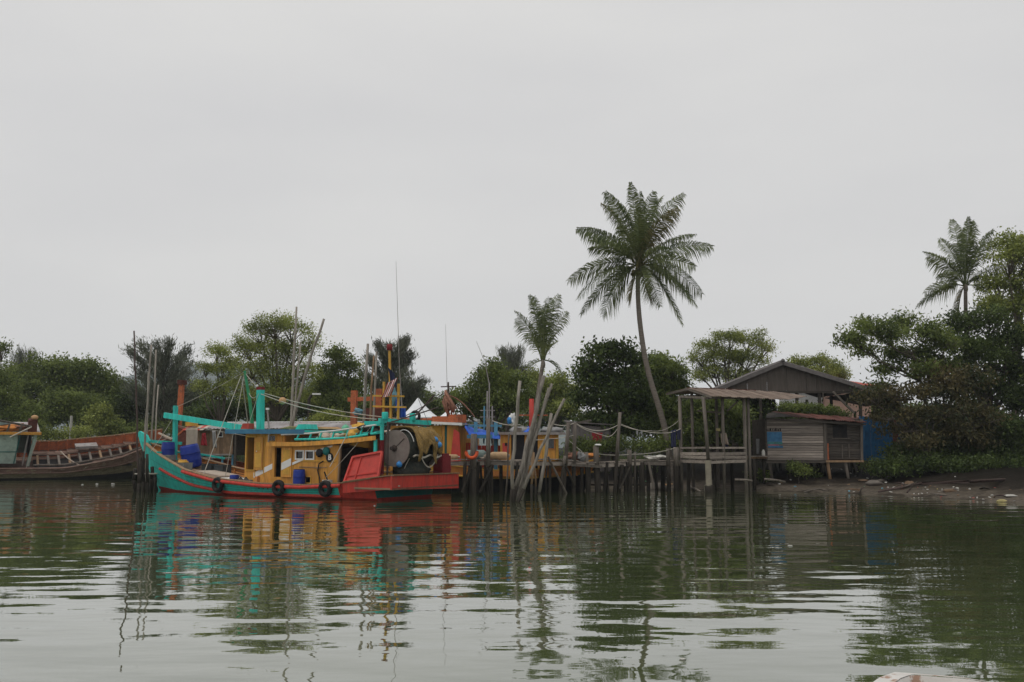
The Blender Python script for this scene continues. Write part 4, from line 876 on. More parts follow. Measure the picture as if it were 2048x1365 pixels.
    bd(crumple((5.4, -1.0, zc+2.6), .9, .5, .22, .4), 'roof_clutter', 'orange_deep', True); bd(crumple((4.4, -.6, zc+2.75), 1.0, .6, .35, .4), 'roof_clutter', 'tank_grey', True); bd(crumple((6.2, -.8, zc+2.6), .5, .5, .25, .4), 'roof_clutter', 'net_red', True)
    bd(MB().tube([(7.0, -1.9, zc+2.9), (5.6, -1.95, zc+2.1)], .05, 5), 'loose_pole', 'rope'); bd(MB().tube(sag((7.4, -1.9, zc+1.9), (6.8, -1.9, .9), .1), .03, 4), 'rope', 'rope')
    bd = bd0
    bd(MB().tube(sag((Ln*.5, -.4, 1.9), (Ln*.6, -2.4, 1.2), .2), .05, 5), 'loose_rope', 'cloth_beige')
hulk()
def back_boat():
    """low boat moored behind the teal trawler: brown cabin, long metal roof"""
    Y = 60.0
    t, Ln = boat_root('moored_boat', 'low boat with brown cabin and long grey metal roof behind the trawler', (P(775, 950, Y).x, Y-.3), (P(335, 950, Y+2).x, Y+2))
    H, zd, bd = generic_hull(t, Ln, 4.4, .9, ('tar', 'orange_red', 'rust'), .6, 'deck', 'orange_red', 26, 1.6, 'orange_red', .2)
    U = lambda px: (775-px)/440*Ln
    bd(MB().bar((Ln-.55, 0, 1.5), (Ln-.75, 0, 6.55), .29, .28), 'stem_post', 'orange_red', lb='tall orange red stem post'); bd(MB().box((Ln-.76, 0, 6.6), (.46, .42, .3)), 'post_cap', 'rust'); bd(MB().tube([(Ln-.5, .3, 3.7), (Ln-.8, .2, 4.3)], .09, 6), 'tyre_rag', 'black')
    # cabin: individual boards on the near side (local +Y is towards the viewer since the bow points left)
    u0, u1 = U(492), U(412)
    for i in range(12):
        a = u0+(u1-u0)*i/12; b = u0+(u1-u0)*(i+1)/12
        bd(MB().box(((a+b)/2, 1.7, 2.75), (b-a-.012, .05, 1.5)), 'wall_board', 'litter_brown')
    bd(MB().box(((u0+u1)/2, -1.7, 2.7), (u1-u0, .06, 1.6)), 'cabin_wall', 'litter_brown'); bd(MB().box((u1, 0, 2.7), (.06, 3.3, 1.6)), 'cabin_wall', 'wood_dark'); bd(MB().box((u0, 0, 2.7), (.06, 3.3, 1.6)), 'cabin_wall', 'wood_dark')
    uw = U(467); bd(MB().box((uw, 1.75, 3.2), (.36, .05, .36)), 'window', 'white'); bd(MB().box((uw, 1.785, 3.2), (.26, .02, .26)), 'pane', 'dark_glass')
    bd(MB().bar((u0, 1.8, 1.95), (u1, 1.8, 1.95), .1, .1).bar((u0, 1.8, 1.75), (u1-.6, 1.8, 1.75), .08, .06), 'cabin_sill', 'steel')
    for u in np.linspace(u0, u1, 5): bd(MB().bar((u, 1.7, .9), (u, 1.7, 1.95), .1, .1), 'cabin_leg', 'sky_blue')
    # long roof of corrugated sheets
    n = 12; ua, ub = U(722), U(425)
    for i in range(n):
        a = ua+(ub-ua)*i/n; b = ua+(ub-ua)*(i+1)/n+.08
        rows = [[(a+(b-a)*k/16, v, 3.55+.45*(1-(v+2.1)/4.2*-1 if False else (2.1-v)/4.2)+.025*math.sin(k*math.pi/2)+.01*(i % 2)) for k in range(17)] for v in (2.1, 0, -2.1)]
        bd(MB().grid(rows), 'roof_sheet', 'zinc')
    bd(MB().bar((ua, 2.05, 3.46), (ub, 2.05, 3.46), .08, .1).bar((ua, -2.05, 3.92), (ub, -2.05, 3.92), .08, .1), 'roof_purlin', 'wood_dark'); bd(MB().bar((ua, -2.1, 4.06), (ub, -2.1, 4.06), .12, .06), 'ridge_cap', 'white')
    for u in (U(500), U(560), U(640), U(715)):
        for v in (1.9, -1.9): bd(MB().bar((u, v, .6), (u, v, 3.5 if v > 0 else 3.9), .12, .12), 'roof_post', 'wood_dark')
    # striped awning at the cabin front
    for i in range(6):
        a = U(440)+(U(398)-U(440))*i/6; b = U(440)+(U(398)-U(440))*(i+1)/6
        bd(MB().prism([(a, 1.2, 3.75), (b, 1.2, 3.75), (b, 2.3, 3.45), (a, 2.3, 3.45)], (0, 0, .02)), 'awning_strip', ('cloth_beige', 'red', 'cloth_beige', 'yellow', 'cloth_beige', 'red')[i])
    bd(MB().box((U(408), 1.7, 3.85), (.6, .5, .25)), 'roof_clutter', 'yellow'); bd(MB().box((U(380), .9, 2.7), (1.2, .9, .9), ry=.5).box((U(372), .5, 3.4), (1.1, .7, .4), ry=-.4), 'deck_clutter', 'rust', lb='heap of rusty gear by the cabin')
    bd(MB().bar((U(350), 1.0, 2.6), (U(392), 1.2, 3.7), .14, .1), 'gear_beam', 'orange_red'); bd(MB().bar((U(330), 1.0, 3.3), (U(376), 1.2, 2.7), .14, .1), 'gear_beam', 'cloth_beige')
    for px, ty in ((706, 781), (755, 778)):
        u = U(px); zt = P(px, ty, Y).z; bd(MB().bar((u, -.3, .6), (u, -.3, zt), .36, .34), 'gallows_post', 'orange_red', lb='red post with cross bar')
    bd(MB().bar((U(694), -.3, P(700, 799, Y).z), (U(764), -.3, P(700, 797, Y).z), .26, .26), 'gallows_bar', 'orange_red')
    bd(MB().box((U(755)-.1, -.05, P(750, 830, Y).z), (1.6, .5, .8)), 'winch_box', 'rust')
    return t
back_boat()
o = None
cloth('hanging_cloth', [P(404, 868, 58.6), P(411, 866, 58.6), P(415, 892, 58.6), P(401, 891, 58.6)], 'cloth_red', 'dark red cloth hanging under the striped awning', amp=.06)
cloth('hanging_cloth', [P(424, 862, 58.5), P(431, 862, 58.5), P(434, 896, 58.5), P(426, 896, 58.5)], 'cloth_grey', 'grey rag hanging beside the dark red cloth', amp=.08)
heap('plastic_bag', P(716, 824, 58.5), .26, .14, .2, 'tank_blue', 'light blue bag tied to the red cross post', 'bag', .25)
def yellow_boat():
    Y = 54.0
    t, Ln = boat_root('yellow_boat', 'yellow cabin boat with white roof edge lying behind the stern of the trawler', (P(960, 950, Y).x, Y-.5), (P(640, 950, Y+3).x, Y+3))
    H, zd, bd = generic_hull(t, Ln, 3.6, 1.0, ('tar', 'orange_red', 'orange'), .5, 'deck', 'orange', 22, 1.0, 'wood_warm', .2)
    U = lambda px: (960-px)/320*Ln
    a, b = U(938), U(810)
    wl_ = [(U(888), 'orange'), (U(905), 'teal_dark')]
    ed = [a, U(918), U(914), U(908), U(880), U(858), U(838), b]; ms = ['orange', 'wood_dark', 'orange', 'yellow', 'orange', 'yellow', 'orange']
    ms = ['orange', 'teal_dark', 'orange', 'yellow', 'orange', 'yellow', 'orange']
    for i in range(7): bd(MB().box(((ed[i]+ed[i+1])/2, 1.5, 2.35), (abs(ed[i+1]-ed[i])-.02, .06, 2.5)), 'wall_board', ms[i])
    bd(MB().box(((a+b)/2, -1.5, 2.3), (b-a, .06, 2.5)), 'cabin_wall', 'orange'); bd(MB().box((a, 0, 2.3), (.06, 3.0, 2.5)), 'cabin_wall', 'orange'); bd(MB().box((b, 0, 2.3), (.06, 3.0, 2.5)), 'cabin_wall', 'orange')
    dr = bd(MB().box((U(902), 1.56, 2.15), (.5, .05, 1.7)), 'door', 'yellow', lb='yellow cabin door'); MB().box((U(902), 1.59, 2.5), (.3, .02, .5)).build('door_panel', 'orange', dr, True)
    bd(MB().box((U(829), 1.55, 3.0), (.35, .05, .4)), 'window', 'black'); bd(MB().box((U(870), 1.55, 2.6), (1.6, .04, .08)), 'batten', 'yellow')
    bd(MB().prism([(a-.4, -1.8, 3.62), (b+.5, -1.8, 3.86), (b+.5, -1.8, 3.94), (a-.4, -1.8, 3.7)], (0, 3.6, 0)), 'cabin_roof', 'zinc'); bd(MB().bar((a-.4, 1.84, 3.65), (b+.5, 1.84, 3.9), .06, .14), 'roof_fascia', 'white')
    bd(MB().box((U(905), .4, 3.95), (1.6, 1.0, .35)).box((U(920), .2, 4.0), (.7, .9, .45)), 'roof_box', 'orange_red'); bd(MB().tube([(U(872), 1.9, 1.3), (U(882), 1.9, 3.2)], .2, 8, .05), 'fender_log', 'wood_dark', True); bd(MB().box((U(842), .3, 3.98), (2.6, .9, .12)), 'roof_box', 'orange_red'); bd(MB().torus((U(848), .9, 4.15), .25, .09, Matrix.Rotation(math.pi/2, 4, 'X')), 'roof_tyre', 'rubber', True)
    # mast with cross piece and hung net
    um = U(903); bd(MB().tube([(um, .3, 3.7), (um, .3, P(905, 765, Y).z)], [.1, .05], 6), 'mast', 'pole_dark'); bd(MB().bar((um-.45, .3, P(905, 774, Y).z), (um+.45, .3, P(905, 774, Y).z), .06, .06), 'cross_piece', 'pole_dark')
    bd(MB().tube([(um+.05, .35, P(905, 775, Y).z), (um+.15, .4, P(905, 650, Y).z)], [.015, .008], 4), 'antenna', 'steel')
    zz = [P(905, y, Y).z for y in (782, 792, 805, 818, 828)]
    nb = MB(); rr = random.Random(5)
    for k in range(26):
        q = rr.uniform(-.34, .3); nb.tube([(um+.08+rr.uniform(-.04, .04), .5, zz[0]), (um+q*.35, .5+rr.uniform(-.1, .15), zz[1]), (um-.12+q, .52+rr.uniform(-.2, .25), zz[2]), (um-.22+q*1.15+rr.uniform(-.08, .08), .52+rr.uniform(-.2, .25), zz[3]), (um-.25+q*.8, .55, zz[4]+rr.uniform(-.15, .25))], [.03, .05, .06, .055, .025], 5, .25)
    bd(nb, 'hung_net', 'net_red', True, 'reddish net hung from the mast'); bd(MB().tube(sag((um-.1, .5, zz[1]), (um-1.7, .5, zz[4]-.2), -.22), .035, 5, .3), 'net_rope', 'net_red')
    for px in (810, 930): bd(MB().tube(sag((um, .4, zz[0]), (U(px), .8, 3.95), .1), .025, 4), 'stay', 'rope_dark')
    bd(MB().tube([(U(840), 1.9, 3.4), (U(900), 1.9, P(902, 793, Y).z)], .05, 5), 'boom', 'pole_dark')
    bd(MB().prism([(U(926), 1.75, 1.2), (U(948), 1.75, 1.2), (U(944), 1.75, 3.2), (U(934), 1.75, 3.4)], (0, -.08, 0)), 'red_board', 'red_bright', lb='red board behind the yellow cabin')
yellow_boat()
def orange_boat():
    Y = 52.6
    t, Ln = boat_root('orange_boat', 'orange boat with blue tarpaulin and small cabin behind the jetty', (P(905, 950, Y).x, Y+.5), (P(1195, 950, Y+.5).x, Y+.5))
    H, zd, bd = generic_hull(t, Ln, 3.4, 1.15, ('tar', 'tar', 'orange_deep'), .5, 'deck', 'orange', 22, .55, 'yellow', .3)
    U = lambda px: (px-905)/290*Ln        # bow to the right: local -Y faces the viewer
    zt = P(1, 868, Y).z
    for a, b, m in ((1000, 1022, 'orange'), (1022, 1048, 'black'), (1048, 1062, 'orange'), (1062, 1074, 'black'), (1074, 1083, 'orange'), (1083, 1091, 'yellow'), (1091, 1109, 'orange'), (1109, 1114, 'yellow')):
        bd(MB().box(((U(a)+U(b))/2, -1.3, 2.0), (U(b)-U(a)-.015, .06, 2.3)), 'wall_board', m)
    bd(MB().box((U(1060), 1.3, 2.0), (U(1114)-U(1000), .06, 2.3)), 'cabin_wall', 'orange'); bd(MB().box((U(1114), 0, 2.0), (.06, 2.5, 2.3)), 'cabin_wall', 'orange')
    wn = bd(MB().box((U(1100), -1.36, 2.6), (.42, .05, .62)), 'window', 'orange_deep'); MB().box((U(1100), -1.392, 2.6), (.32, .02, .52)).build('pane', 'dark_glass', wn, True)
    bd(MB().box((U(1062), 0, zt+.03), (U(1128)-U(998), 3.2, .09)), 'cabin_roof', 'zinc'); bd(MB().bar((U(998), -1.62, zt), (U(1128), -1.62, zt), .05, .14), 'roof_fascia', 'steel')
    for px, rx in ((1036, .35), (1098, .3), (1112, .28)): bd(MB().ball((U(px), -.7, zt+.2), rx, 10, 6, (1.4, .9, .55), .25), 'roof_bundle', 'cloth_grey', True)
    # red bulkhead
    for a, b in ((922, 934), (934, 946), (946, 962), (962, 980), (980, 1000)): bd(MB().box(((U(a)+U(b))/2, .3, 1.9), (U(b)-U(a)-.02, .06, 1.5 if b < 950 else 1.2)), 'bulkhead_board', 'red')
    for px in (951, 991): bd(MB().bar((U(px), -.6, 1.0), (U(px), -.6, P(px, 844, Y).z), .2, .2), 'tarp_post', 'sky_blue')
    bd(MB().bar((U(936), -.6, P(1, 852, Y).z), (U(1003), -.6, P(1, 852, Y).z), .1, .12), 'tarp_bar', 'sky_blue'); bd(MB().bar((U(993), -.6, 1.1), (U(993), -.6, 2.9), .16, .16), 'post', 'yellow')
    bd(MB().bar((U(935), -1.5, P(1, 874, Y).z), (U(985), -1.5, P(1, 874, Y).z), .14, .2), 'side_beam', 'blue_trim')
    # sagging tarpaulin
    rows = []
    for j in range(7):
        f = j/6; r_ = []
        for i in range(25):
            px = 930+(1058-930)*i/24; top = interp([(930, 851), (945, 862), (962, 864), (985, 871), (1010, 873), (1030, 868), (1058, 858)], px); bot = top+interp([(930, 4), (942, 16), (950, 14), (965, 5), (985, 7), (1020, 6), (1058, 5)], px)
            q = P(px, top+(bot-top)*f, Y-.9+.5*f*0); r_.append((U(px), -1.2+1.0*(1-f)+.06*math.sin(i*1.3), q.z+.15*(1-f)))
        rows.append(r_)
    o = bd(MB().grid(rows), 'tarpaulin', 'blue_tarp', True, 'bright blue tarpaulin slung between the posts'); sm = o.modifiers.new('thick', 'SOLIDIFY'); sm.thickness = .02
    # mast rack with aerials
    for px, y0, m in ((973, 782, 'steel'), (977, 765, 'steel'), (967, 812, 'sky_blue'), (983, 812, 'steel')):
        bd(MB().tube([(U(px), -.2, 2.6), (U(px)+.02, -.2, P(px, y0, Y).z)], .05 if y0 > 770 else .04, 5), 'aerial_pole', m)
    bd(MB().tube([(U(977), -.2, P(1, 766, Y).z), (U(968), -.2, P(1, 722, Y).z), (U(951), -.2, P(1, 682, Y).z)], [.03, .018, .008], 5), 'whip_antenna', 'steel')
    for py in (821, 834): bd(MB().bar((U(959), -.2, P(1, py, Y).z), (U(989), -.2, P(1, py, Y).z), .05, .05), 'aerial_bar', 'steel')
    rp = bd(MB().lathe([(.14, 2.0), (.13, P(1, 797, Y).z)], 10, Matrix.Translation((U(1063), .2, 0))), 'exhaust_stack', 'red', True, 'red exhaust stack'); bd(MB().bar((U(1033), .2, P(1, 830, Y).z), (U(1096), .2, P(1, 830, Y).z), .06, .07), 'stack_bar', 'orange_red')
    bd(MB().bar((U(1030), -.9, .9), (U(1036), -.9, P(1, 856, Y).z), .5, .35), 'king_post', 'wood'); 
    bd(MB().box((U(1112), -1.5, 1.0), (2.2, .1, .22)).box((U(1000), -1.72, 1.0), (2.5, .08, .3)), 'rub_plank', 'orange_deep')
orange_boat()
o = crumple(P(1024, 841, 48.5), .2, .16, .3, .4).build('plastic_sack', 'white', smooth=True); tag(o, 'white and blue sack hung on a leaning pole above the jetty', 'sack')
o = crumple(P(1019, 842, 48.25), .1, .1, .17, .35).build('blue_sack', 'float_blue', smooth=True); tag(o, 'blue plastic bag tucked against the white sack', 'bag')
# ------------------------------------------------------------------ mooring poles
def hit(px, py):
    z = 0.
    for _ in range(14): p = PZ(px, py, z); z = .5*z + .5*max(ground(p.x, p.y), 0)
    return p
def pole(label, group, base, top, r, Y=None, dy=0.0, m='pole', mid=None, depth=.6, name='mooring_pole', rt=.8, cat='pole'):
    """base, top: pixels; Y from the water at the foot unless given"""
    b = PZ(*base) if Y is None else P(base[0], base[1], Y); tp = P(top[0], top[1], b.y+dy)
    pts = [b]
    if mid: q = P(mid[0], mid[1], b.y+dy*.5); pts.append(q)
    pts.append(tp)
    d = (pts[1]-pts[0]).normalized(); foot = b - d*(depth/max(.3, d.z)); foot.z = min(foot.z, -.4)
    full = [foot] + [pts[i].lerp(pts[i+1], k/4) for i in range(len(pts)-1) for k in range(4)] + [tp]
    n = len(full); full = [full[0]] + [p + Vector((random.uniform(-.045, .045), random.uniform(-.04, .04), 0)) for p in full[1:-1]] + [full[-1]]
    wet = [i for i, p in enumerate(full) if p.z < .75]; k = max(2, len(wet))
    t = thing(name, label, cat, (foot.x, foot.y, foot.z), group)
    rs = [r*(1-(1-rt)*i/(n-1)) for i in range(n)]
    if len(wet) >= 2: MB().tube(full[:k], [q*1.04 for q in rs[:k]], 8, .05).build('foot', 'wood_wet_shaded', t, smooth=True)
    MB().tube(full[k-1:], rs[k-1:], 8, .05).build('shaft', m, t, smooth=True)
    return t
G1 = 'mooring poles off the trawler bow'
pole('tallest thin black pole beside the bow of the teal trawler', G1, (276, 984), (268, 662), .055, m='pole_dark', rt=.75, mid=(274, 800))
pole('grey brown pole rising among the bow cluster', G1, (284, 982), (303, 690), .065, mid=(291, 850), dy=.3)
for (bx, by, tx, ty, r) in ((290, 980, 297, 745, .06), (296, 979, 312, 700, .06), (303, 980, 317, 770, .05)):
    pole('weathered grey pole in the cluster off the trawler bow', G1, (bx, by), (tx, ty), r, dy=random.uniform(0, .6))
for i, (bx, by, ty) in enumerate(((270, 983, 935), (279, 985, 925), (286, 984, 915), (294, 984, 918), (301, 983, 925), (308, 982, 940), (313, 981, 950))):
    pole('short thick stump at the foot of the bow pole cluster', 'stumps off the trawler bow', (bx, by), (bx+random.uniform(-4, 4), ty+random.uniform(-14, 10)), random.uniform(.08, .13), m='wood_wet_shaded', rt=.9, dy=random.uniform(-.2, .5))
o = MB().torus(PZ(290, 983)+Vector((0, 0, .95)), .62, .035, Matrix.Diagonal((1, .6, 1, 1)), 20, 5).build('lashing_rope', 'rope', smooth=True); tag(o, 'rope lashed around the stumps off the trawler bow', 'rope')
G2 = 'poles standing behind the wheelhouse'
pole('straight grey pole, tallest of those behind the wheelhouse', G2, (574, 950), (593, 614), .115, Y=56, mid=(585, 800), rt=.5)
pole('shorter slim pole tied beside the tallest wheelhouse pole', G2, (577, 950), (601, 684), .07, Y=56.6, rt=.7)
pole('bent grey pole leaning right behind the wheelhouse', G2, (560, 950), (648, 638), .11, Y=55.4, mid=(612, 742), rt=.6)
G3 = 'poles standing behind the gantry'
pole('pale grey pole behind the gantry, tallest of three', G3, (723, 960), (736, 688), .095, Y=52.2, rt=.75)
pole('brown pole in the middle of the three behind the gantry', G3, (731, 960), (748, 712), .07, Y=52.6, rt=.7, m='wood_warm'); pole('slim grey pole of the three, next to the flag', G3, (738, 960), (753, 703), .075, Y=52, rt=.7)
G4 = 'leaning poles in front of the jetty'
pole('nearly upright grey pole at the front of the leaning jetty cluster', G4, (1022, 1005), (1040, 762), .085, rt=.85, mid=(1027, 900))
pole('thick grey pole leaning along the young palm trunk', G4, (1026, 1004), (1088, 752), .12, rt=.75, dy=1.2, mid=(1056, 885))
pole('second grey pole leaning close beside the thick one', G4, (1036, 1003), (1078, 800), .1, dy=.8, rt=.8)
pole('slim leaning pole in the middle of the jetty cluster', G4, (1034, 1003), (1104, 768), .08, dy=.6, mid=(1070, 880), rt=.8)
pole('outermost leaning pole, crossing over the brown pole foot', G4, (1036, 1005), (1129, 798), .08, mid=(1080, 900), dy=.5, m='pole', rt=.8)
pole('thin brown stick standing upright behind the leaning poles', G4, (1064, 998), (1066, 880), .06, m='wood_warm'); pole('thin brown stick standing beside another behind leaning poles', G4, (1071, 996), (1068, 905), .05, m='wood_warm')
pole('slim pale pole leaning between the two thick leaning ones', G4, (1031, 1003), (1097, 776), .06, dy=1.0, rt=.7); pole('short pale pole crossing low in front of the leaning cluster', G4, (1044, 1001), (1072, 838), .06, dy=.4)
pole('thin tall stick standing left of the leaning cluster', G4, (1012, 1000), (1018, 868), .045, m='wood')
pole('short grey stub pole tied near the outermost leaning pole', G4, (1080, 985), (1103, 827), .1, Y=49.5)
# ------------------------------------------------------------------ jetty
def JY(px): return float(np.interp(px, [885, 1360], [48.0, 53.2]))
JZ = 1.72
def jetty():
    a, b = P(884, 918, JY(884)), P(1362, 920, JY(1362))
    t = thing('jetty', 'narrow weathered plank jetty on crooked posts behind the trawler stern', 'jetty', (a.x, a.y, 0))
    n = 66; d = (Vector((b.x, b.y, 0))-Vector((a.x, a.y, 0))); ln = d.length; u = d/ln; nr = Vector((-u.y, u.x, 0)); rz = math.atan2(u.y, u.x)
    zj = lambda f: JZ + (.02 if f < .5 else -.05) + .03*math.sin(f*17) - (.05 if .55 < f < .78 else 0)
    for i in range(n):
        f = (i+.5)/n; c = Vector((a.x, a.y, 0))+d*f + nr*(.65+random.uniform(-.05, .05))
        MB().box((c.x, c.y, zj(f)+random.uniform(-.012, .012)), (ln/n-.02, 1.35+random.uniform(-.1, .12), .045), rz+random.uniform(-.02, .02)).build('plank', 'wood_h', t)
    for k, off in ((0, .05), (1, 1.2)):
        for s in range(6):
            f0, f1 = s/6, (s+1)/6; p = Vector((a.x, a.y, 0))+d*f0+nr*off; q = Vector((a.x, a.y, 0))+d*(f1-.004)+nr*off
            MB().bar((p.x, p.y, zj(f0)-.16), (q.x, q.y, zj(f1)-.16), .09, .2).build('edge_beam', 'wood_h', t)
    posts = [(930, 985, 930, 925, .12), (944, 988, 948, 868, .2), (953, 987, 956, 925, .13), (975, 990, 977, 838, .14), (965, 986, 985, 922, .12), (985, 984, 982, 925, .11), (1003, 984, 1002, 924, .12), (1046, 986, 1048, 925, .14), (1078, 984, 1083, 920, .12), (1098, 984, 1100, 924, .1), (1112, 986, 1130, 912, .11), (1122, 984, 1137, 845, .13), (1145, 985, 1150, 846, .13), (1160, 985, 1164, 935, .13), (1176, 985, 1173, 905, .13), (1196, 984, 1192, 893, .2), (1205, 981, 1214, 925, .12), (1213, 981, 1212, 925, .12), (1226, 982, 1240, 825, .12), (1233, 982, 1244, 930, .15), (1251, 982, 1252, 925, .13), (1259, 983, 1259, 900, .16), (1284, 982, 1283, 925, .2), (1298, 980, 1295, 922, .13), (1303, 890, 1303, 889, .13), (1325, 978, 1325, 922, .15), (1337, 982, 1336, 897, .14), (1352, 979, 1352, 895, .2), (1236, 978, 1226, 925, .1), (1268, 977, 1270, 905, .08)]
    pr = random.Random(12)
    for _ in range(15):
        x = pr.uniform(905, 1358); posts.append((x, 984-(x-905)*.012, x+pr.uniform(-9, 9), 925, pr.uniform(.06, .12)))
    for bx, by, tx, ty, r in posts:
        if by < 900: continue
        back = ty > 915; Yp = JY(bx) + (random.choice((-.06, 1.3)) if back else -.12)
        bp_, tp = P(bx, by, Yp), P(tx, ty, Yp+.05); bp_.z = min(ground(bp_.x, Yp), 0)-.4
        if back: tp.z = min(tp.z, JZ-.06)
        mids = [bp_.lerp(tp, k/4)+Vector((random.uniform(-.025, .025), 0, 0))*(0 < k < 4) for k in range(5)]
        rs = [r*.82*(1.05-.03*k) for k in range(5)]; kk = 4
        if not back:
            f = min(.95, max(.2, (JZ-.35-bp_.z)/(tp.z-bp_.z))); kn = bp_.lerp(tp, f); po = MB().tube([mids[0], bp_.lerp(tp, f*.5)+Vector((.02, 0, 0)), kn], [rs[0]*1.03, rs[1]*1.03, rs[2]*1.03], 8, .06).build('post', 'wood_wet_shaded', t, smooth=True)
            MB().tube([kn, kn.lerp(tp, .5), tp], [rs[2], rs[3], rs[4]], 8, .05).build('post_top', 'wood', po, smooth=True)
        else: MB().tube(mids, rs, 8, .06).build('post', 'wood_wet_shaded', t, smooth=True)  # below the deck, its shade is put into the darker post colour
    # diagonal braces
    for (x0, y0, x1, y1, r, m) in ((1096, 914, 1134, 990, .06, 'wood'), (1297, 925, 1308, 978, .07, 'wood'), (1150, 975, 1130, 928, .06, 'wood_wet_shaded'), (1240, 978, 1262, 930, .06, 'wood_wet_shaded'), (960, 985, 985, 930, .08, 'wood_wet_shaded'), (925, 985, 941, 935, .08, 'wood_wet_shaded')):
        p, q = P(x0, y0, JY(x0)-.3), P(x1, y1, JY(x1)-.3); MB().tube([p, q], r, 6, .05).build('brace', m, t)
    p = P(1196, 892, JY(1196)-.15); MB().lathe([(.17, 0), (.2, .04), (.12, .1)], 8, Matrix.Translation(p)).build('post_cap', 'white', t)
    MB().bar(P(1130, 851, JY(1150)-.1), P(1182, 841, JY(1150)+.3), .1, .1).build('cross_bar', 'wood', t)
    MB().bar(P(1142, 930, JY(1140)-.25), P(1204, 934, JY(1200)-.25), .08, .14).build('edge_beam', 'wood', t)
    MB().box(P(1240, 970, JY(1240)+.8), (3.2, .2, .1)).build('low_beam', 'wood_wet_shaded', t)
jetty()
def line(name, pts, r, m, label, cat='rope', n=8):
    full = []
    for (a, b, s) in pts: full += sag(a, b, s, n)
    o = MB().tube(full, r, 5).build(name, m); return tag(o, label, cat)
Q = lambda x, y, d=-.15: P(x, y, JY(x)+d)
line('mooring_line', [(Q(1105, 848), Q(1150, 846), .12), (Q(1150, 846), Q(1240, 848), .4), (Q(1240, 848), Q(1338, 866, .2), .18), (Q(1338, 866, .2), Q(1361, 858, .2), .03)], .022, 'rope', 'pale rope sagging from post to post above the jetty')
line('mooring_line', [(Q(1240, 850), Q(1300, 862), .1), (Q(1300, 862), Q(1361, 838, .5), .25)], .016, 'rope', 'thin rope rising from the tall jetty pole to the pavilion')
line('mooring_line', [(Q(1152, 848), Q(1180, 863), .05), (Q(1180, 863), Q(1215, 874), .0), (Q(1215, 874), Q(1238, 852), .15)], .02, 'rope', 'loose rope loop hanging beside the tall jetty pole')
line('hand_rope', [(Q(1195, 908), Q(1260, 909), .06), (Q(1260, 909), Q(1352, 896), .1)], .018, 'rope', 'low hand rope along the far end of the jetty')
line('mooring_line', [(Q(985, 842), Q(1040, 850, -2), .1), (Q(1040, 850, -2), Q(1075, 855), .1)], .02, 'rope', 'rope running past the white sack to the leaning poles'); line('mooring_line', [(Q(1128, 873), Q(1165, 905), .0)], .02, 'rope', 'slanting rope from the jetty pole down to the deck'); line('mooring_line', [(Q(1062, 880), Q(1100, 878), .03), (Q(1100, 878), Q(1150, 870), .05)], .018, 'rope', 'yellowed rope tied across the small orange cabin')
line('hanging_rope', [(Q(952, 925), Q(951, 985), .0)], .02, 'cloth_beige', 'pale rope hanging straight down beside the life ring post')
for i, (x0, x1, y0, y1, m, lb) in enumerate(((1341, 1352, 862, 896, 'cloth_navy', 'long navy cloth drying on the rope by the pavilion'), (1353, 1361, 862, 880, 'cloth_navy', 'short navy cloth drying next to the pavilion post'))):
    cloth('drying_cloth', [Q(x0, y0, .2), Q(x1, y0-3, .2), Q(x1-1, y1, .2), Q(x0+1, y1, .2)], m, lb, amp=.06)
for i, x in enumerate((1272, 1281)): cloth('rag', [Q(x, 862), Q(x+4, 862), Q(x+3, 870), Q(x+1, 869)], 'cloth_grey', 'small grey rag pegged on the jetty rope', group='rags on the jetty rope', amp=.02)
c = P(944, 905, JY(944)-.35); o = MB().torus(c+Vector((-.02, 0, -.02)), .27, .085, Matrix.Rotation(R(80), 4, 'X'), 18, 8, R(165), R(375)).build('life_ring', 'life_orange', smooth=True); tag(o, 'broken orange life ring hung on a jetty post', 'life ring')
def canister(c, r, ln, m, label, rz=0):
    t = thing('gas_canister', label, 'canister', (c.x, c.y, c.z-r), 'canisters lying on the jetty'); M = Matrix.Translation(c) @ Matrix.Rotation(rz, 4, 'Z') @ Matrix.Rotation(math.pi/2, 4, 'Y')
    MB().lathe([(.04, -ln/2), (r*.7, -ln/2+.02), (r, -ln/2+.12), (r, ln/2-.12), (r*.7, ln/2-.02), (.04, ln/2)], 16, M).build('body', m, t, smooth=True)
    MB().lathe([(r*.35, ln/2-.01), (r*.4, ln/2+.07)], 10, M).build('collar', 'steel', t); MB().lathe([(r*1.02, -.03), (r*1.03, 0), (r*1.02, .03)], 16, M).build('band', m, t)
jp = lambda x, r, d=.5: (lambda p: Vector((p.x, p.y, JZ+.04+r)))(P(x, 910, JY(x)+d))
canister(jp(952, .25), .25, 1.05, 'tank_grey', 'grey green canister lying behind the life ring post', -.15); canister(jp(998, .2), .2, .95, 'tank_tan', 'tan canister lying on the jetty near the leaning poles'); canister(jp(879, .15, .9), .15, .75, 'tank_blue', 'pale blue canister at the trawler end of the jetty'); canister(jp(905, .14, .6), .14, .6, 'tank_tan', 'small tan canister between the blue and grey ones')
heap('net_scrap', jp(967, .12, .2), .22, .2, .13, 'cloth_beige', 'crumpled beige netting beside the grey canister'); heap('fishing_gear', jp(1152, .16), .55, .3, .18, 'net_red', 'heap of reddish netting on the jetty', wob=.3); heap('fishing_gear', jp(1178, .2, .4), .5, .3, .12, 'orange_deep', 'orange folded sheet beside the white capped post', 'tarpaulin', .15); heap('fishing_gear', jp(1163, .14, .1), .2, .2, .22, 'cloth_grey', 'grey rope bundle hung over the jetty edge', 'rope', .3)
heap('plastic_bag', jp(1315, .08, .8), .6, .3, .09, 'litter_pale', 'pale crumpled sheet lying on the jetty near the pavilion', 'bag', .3)
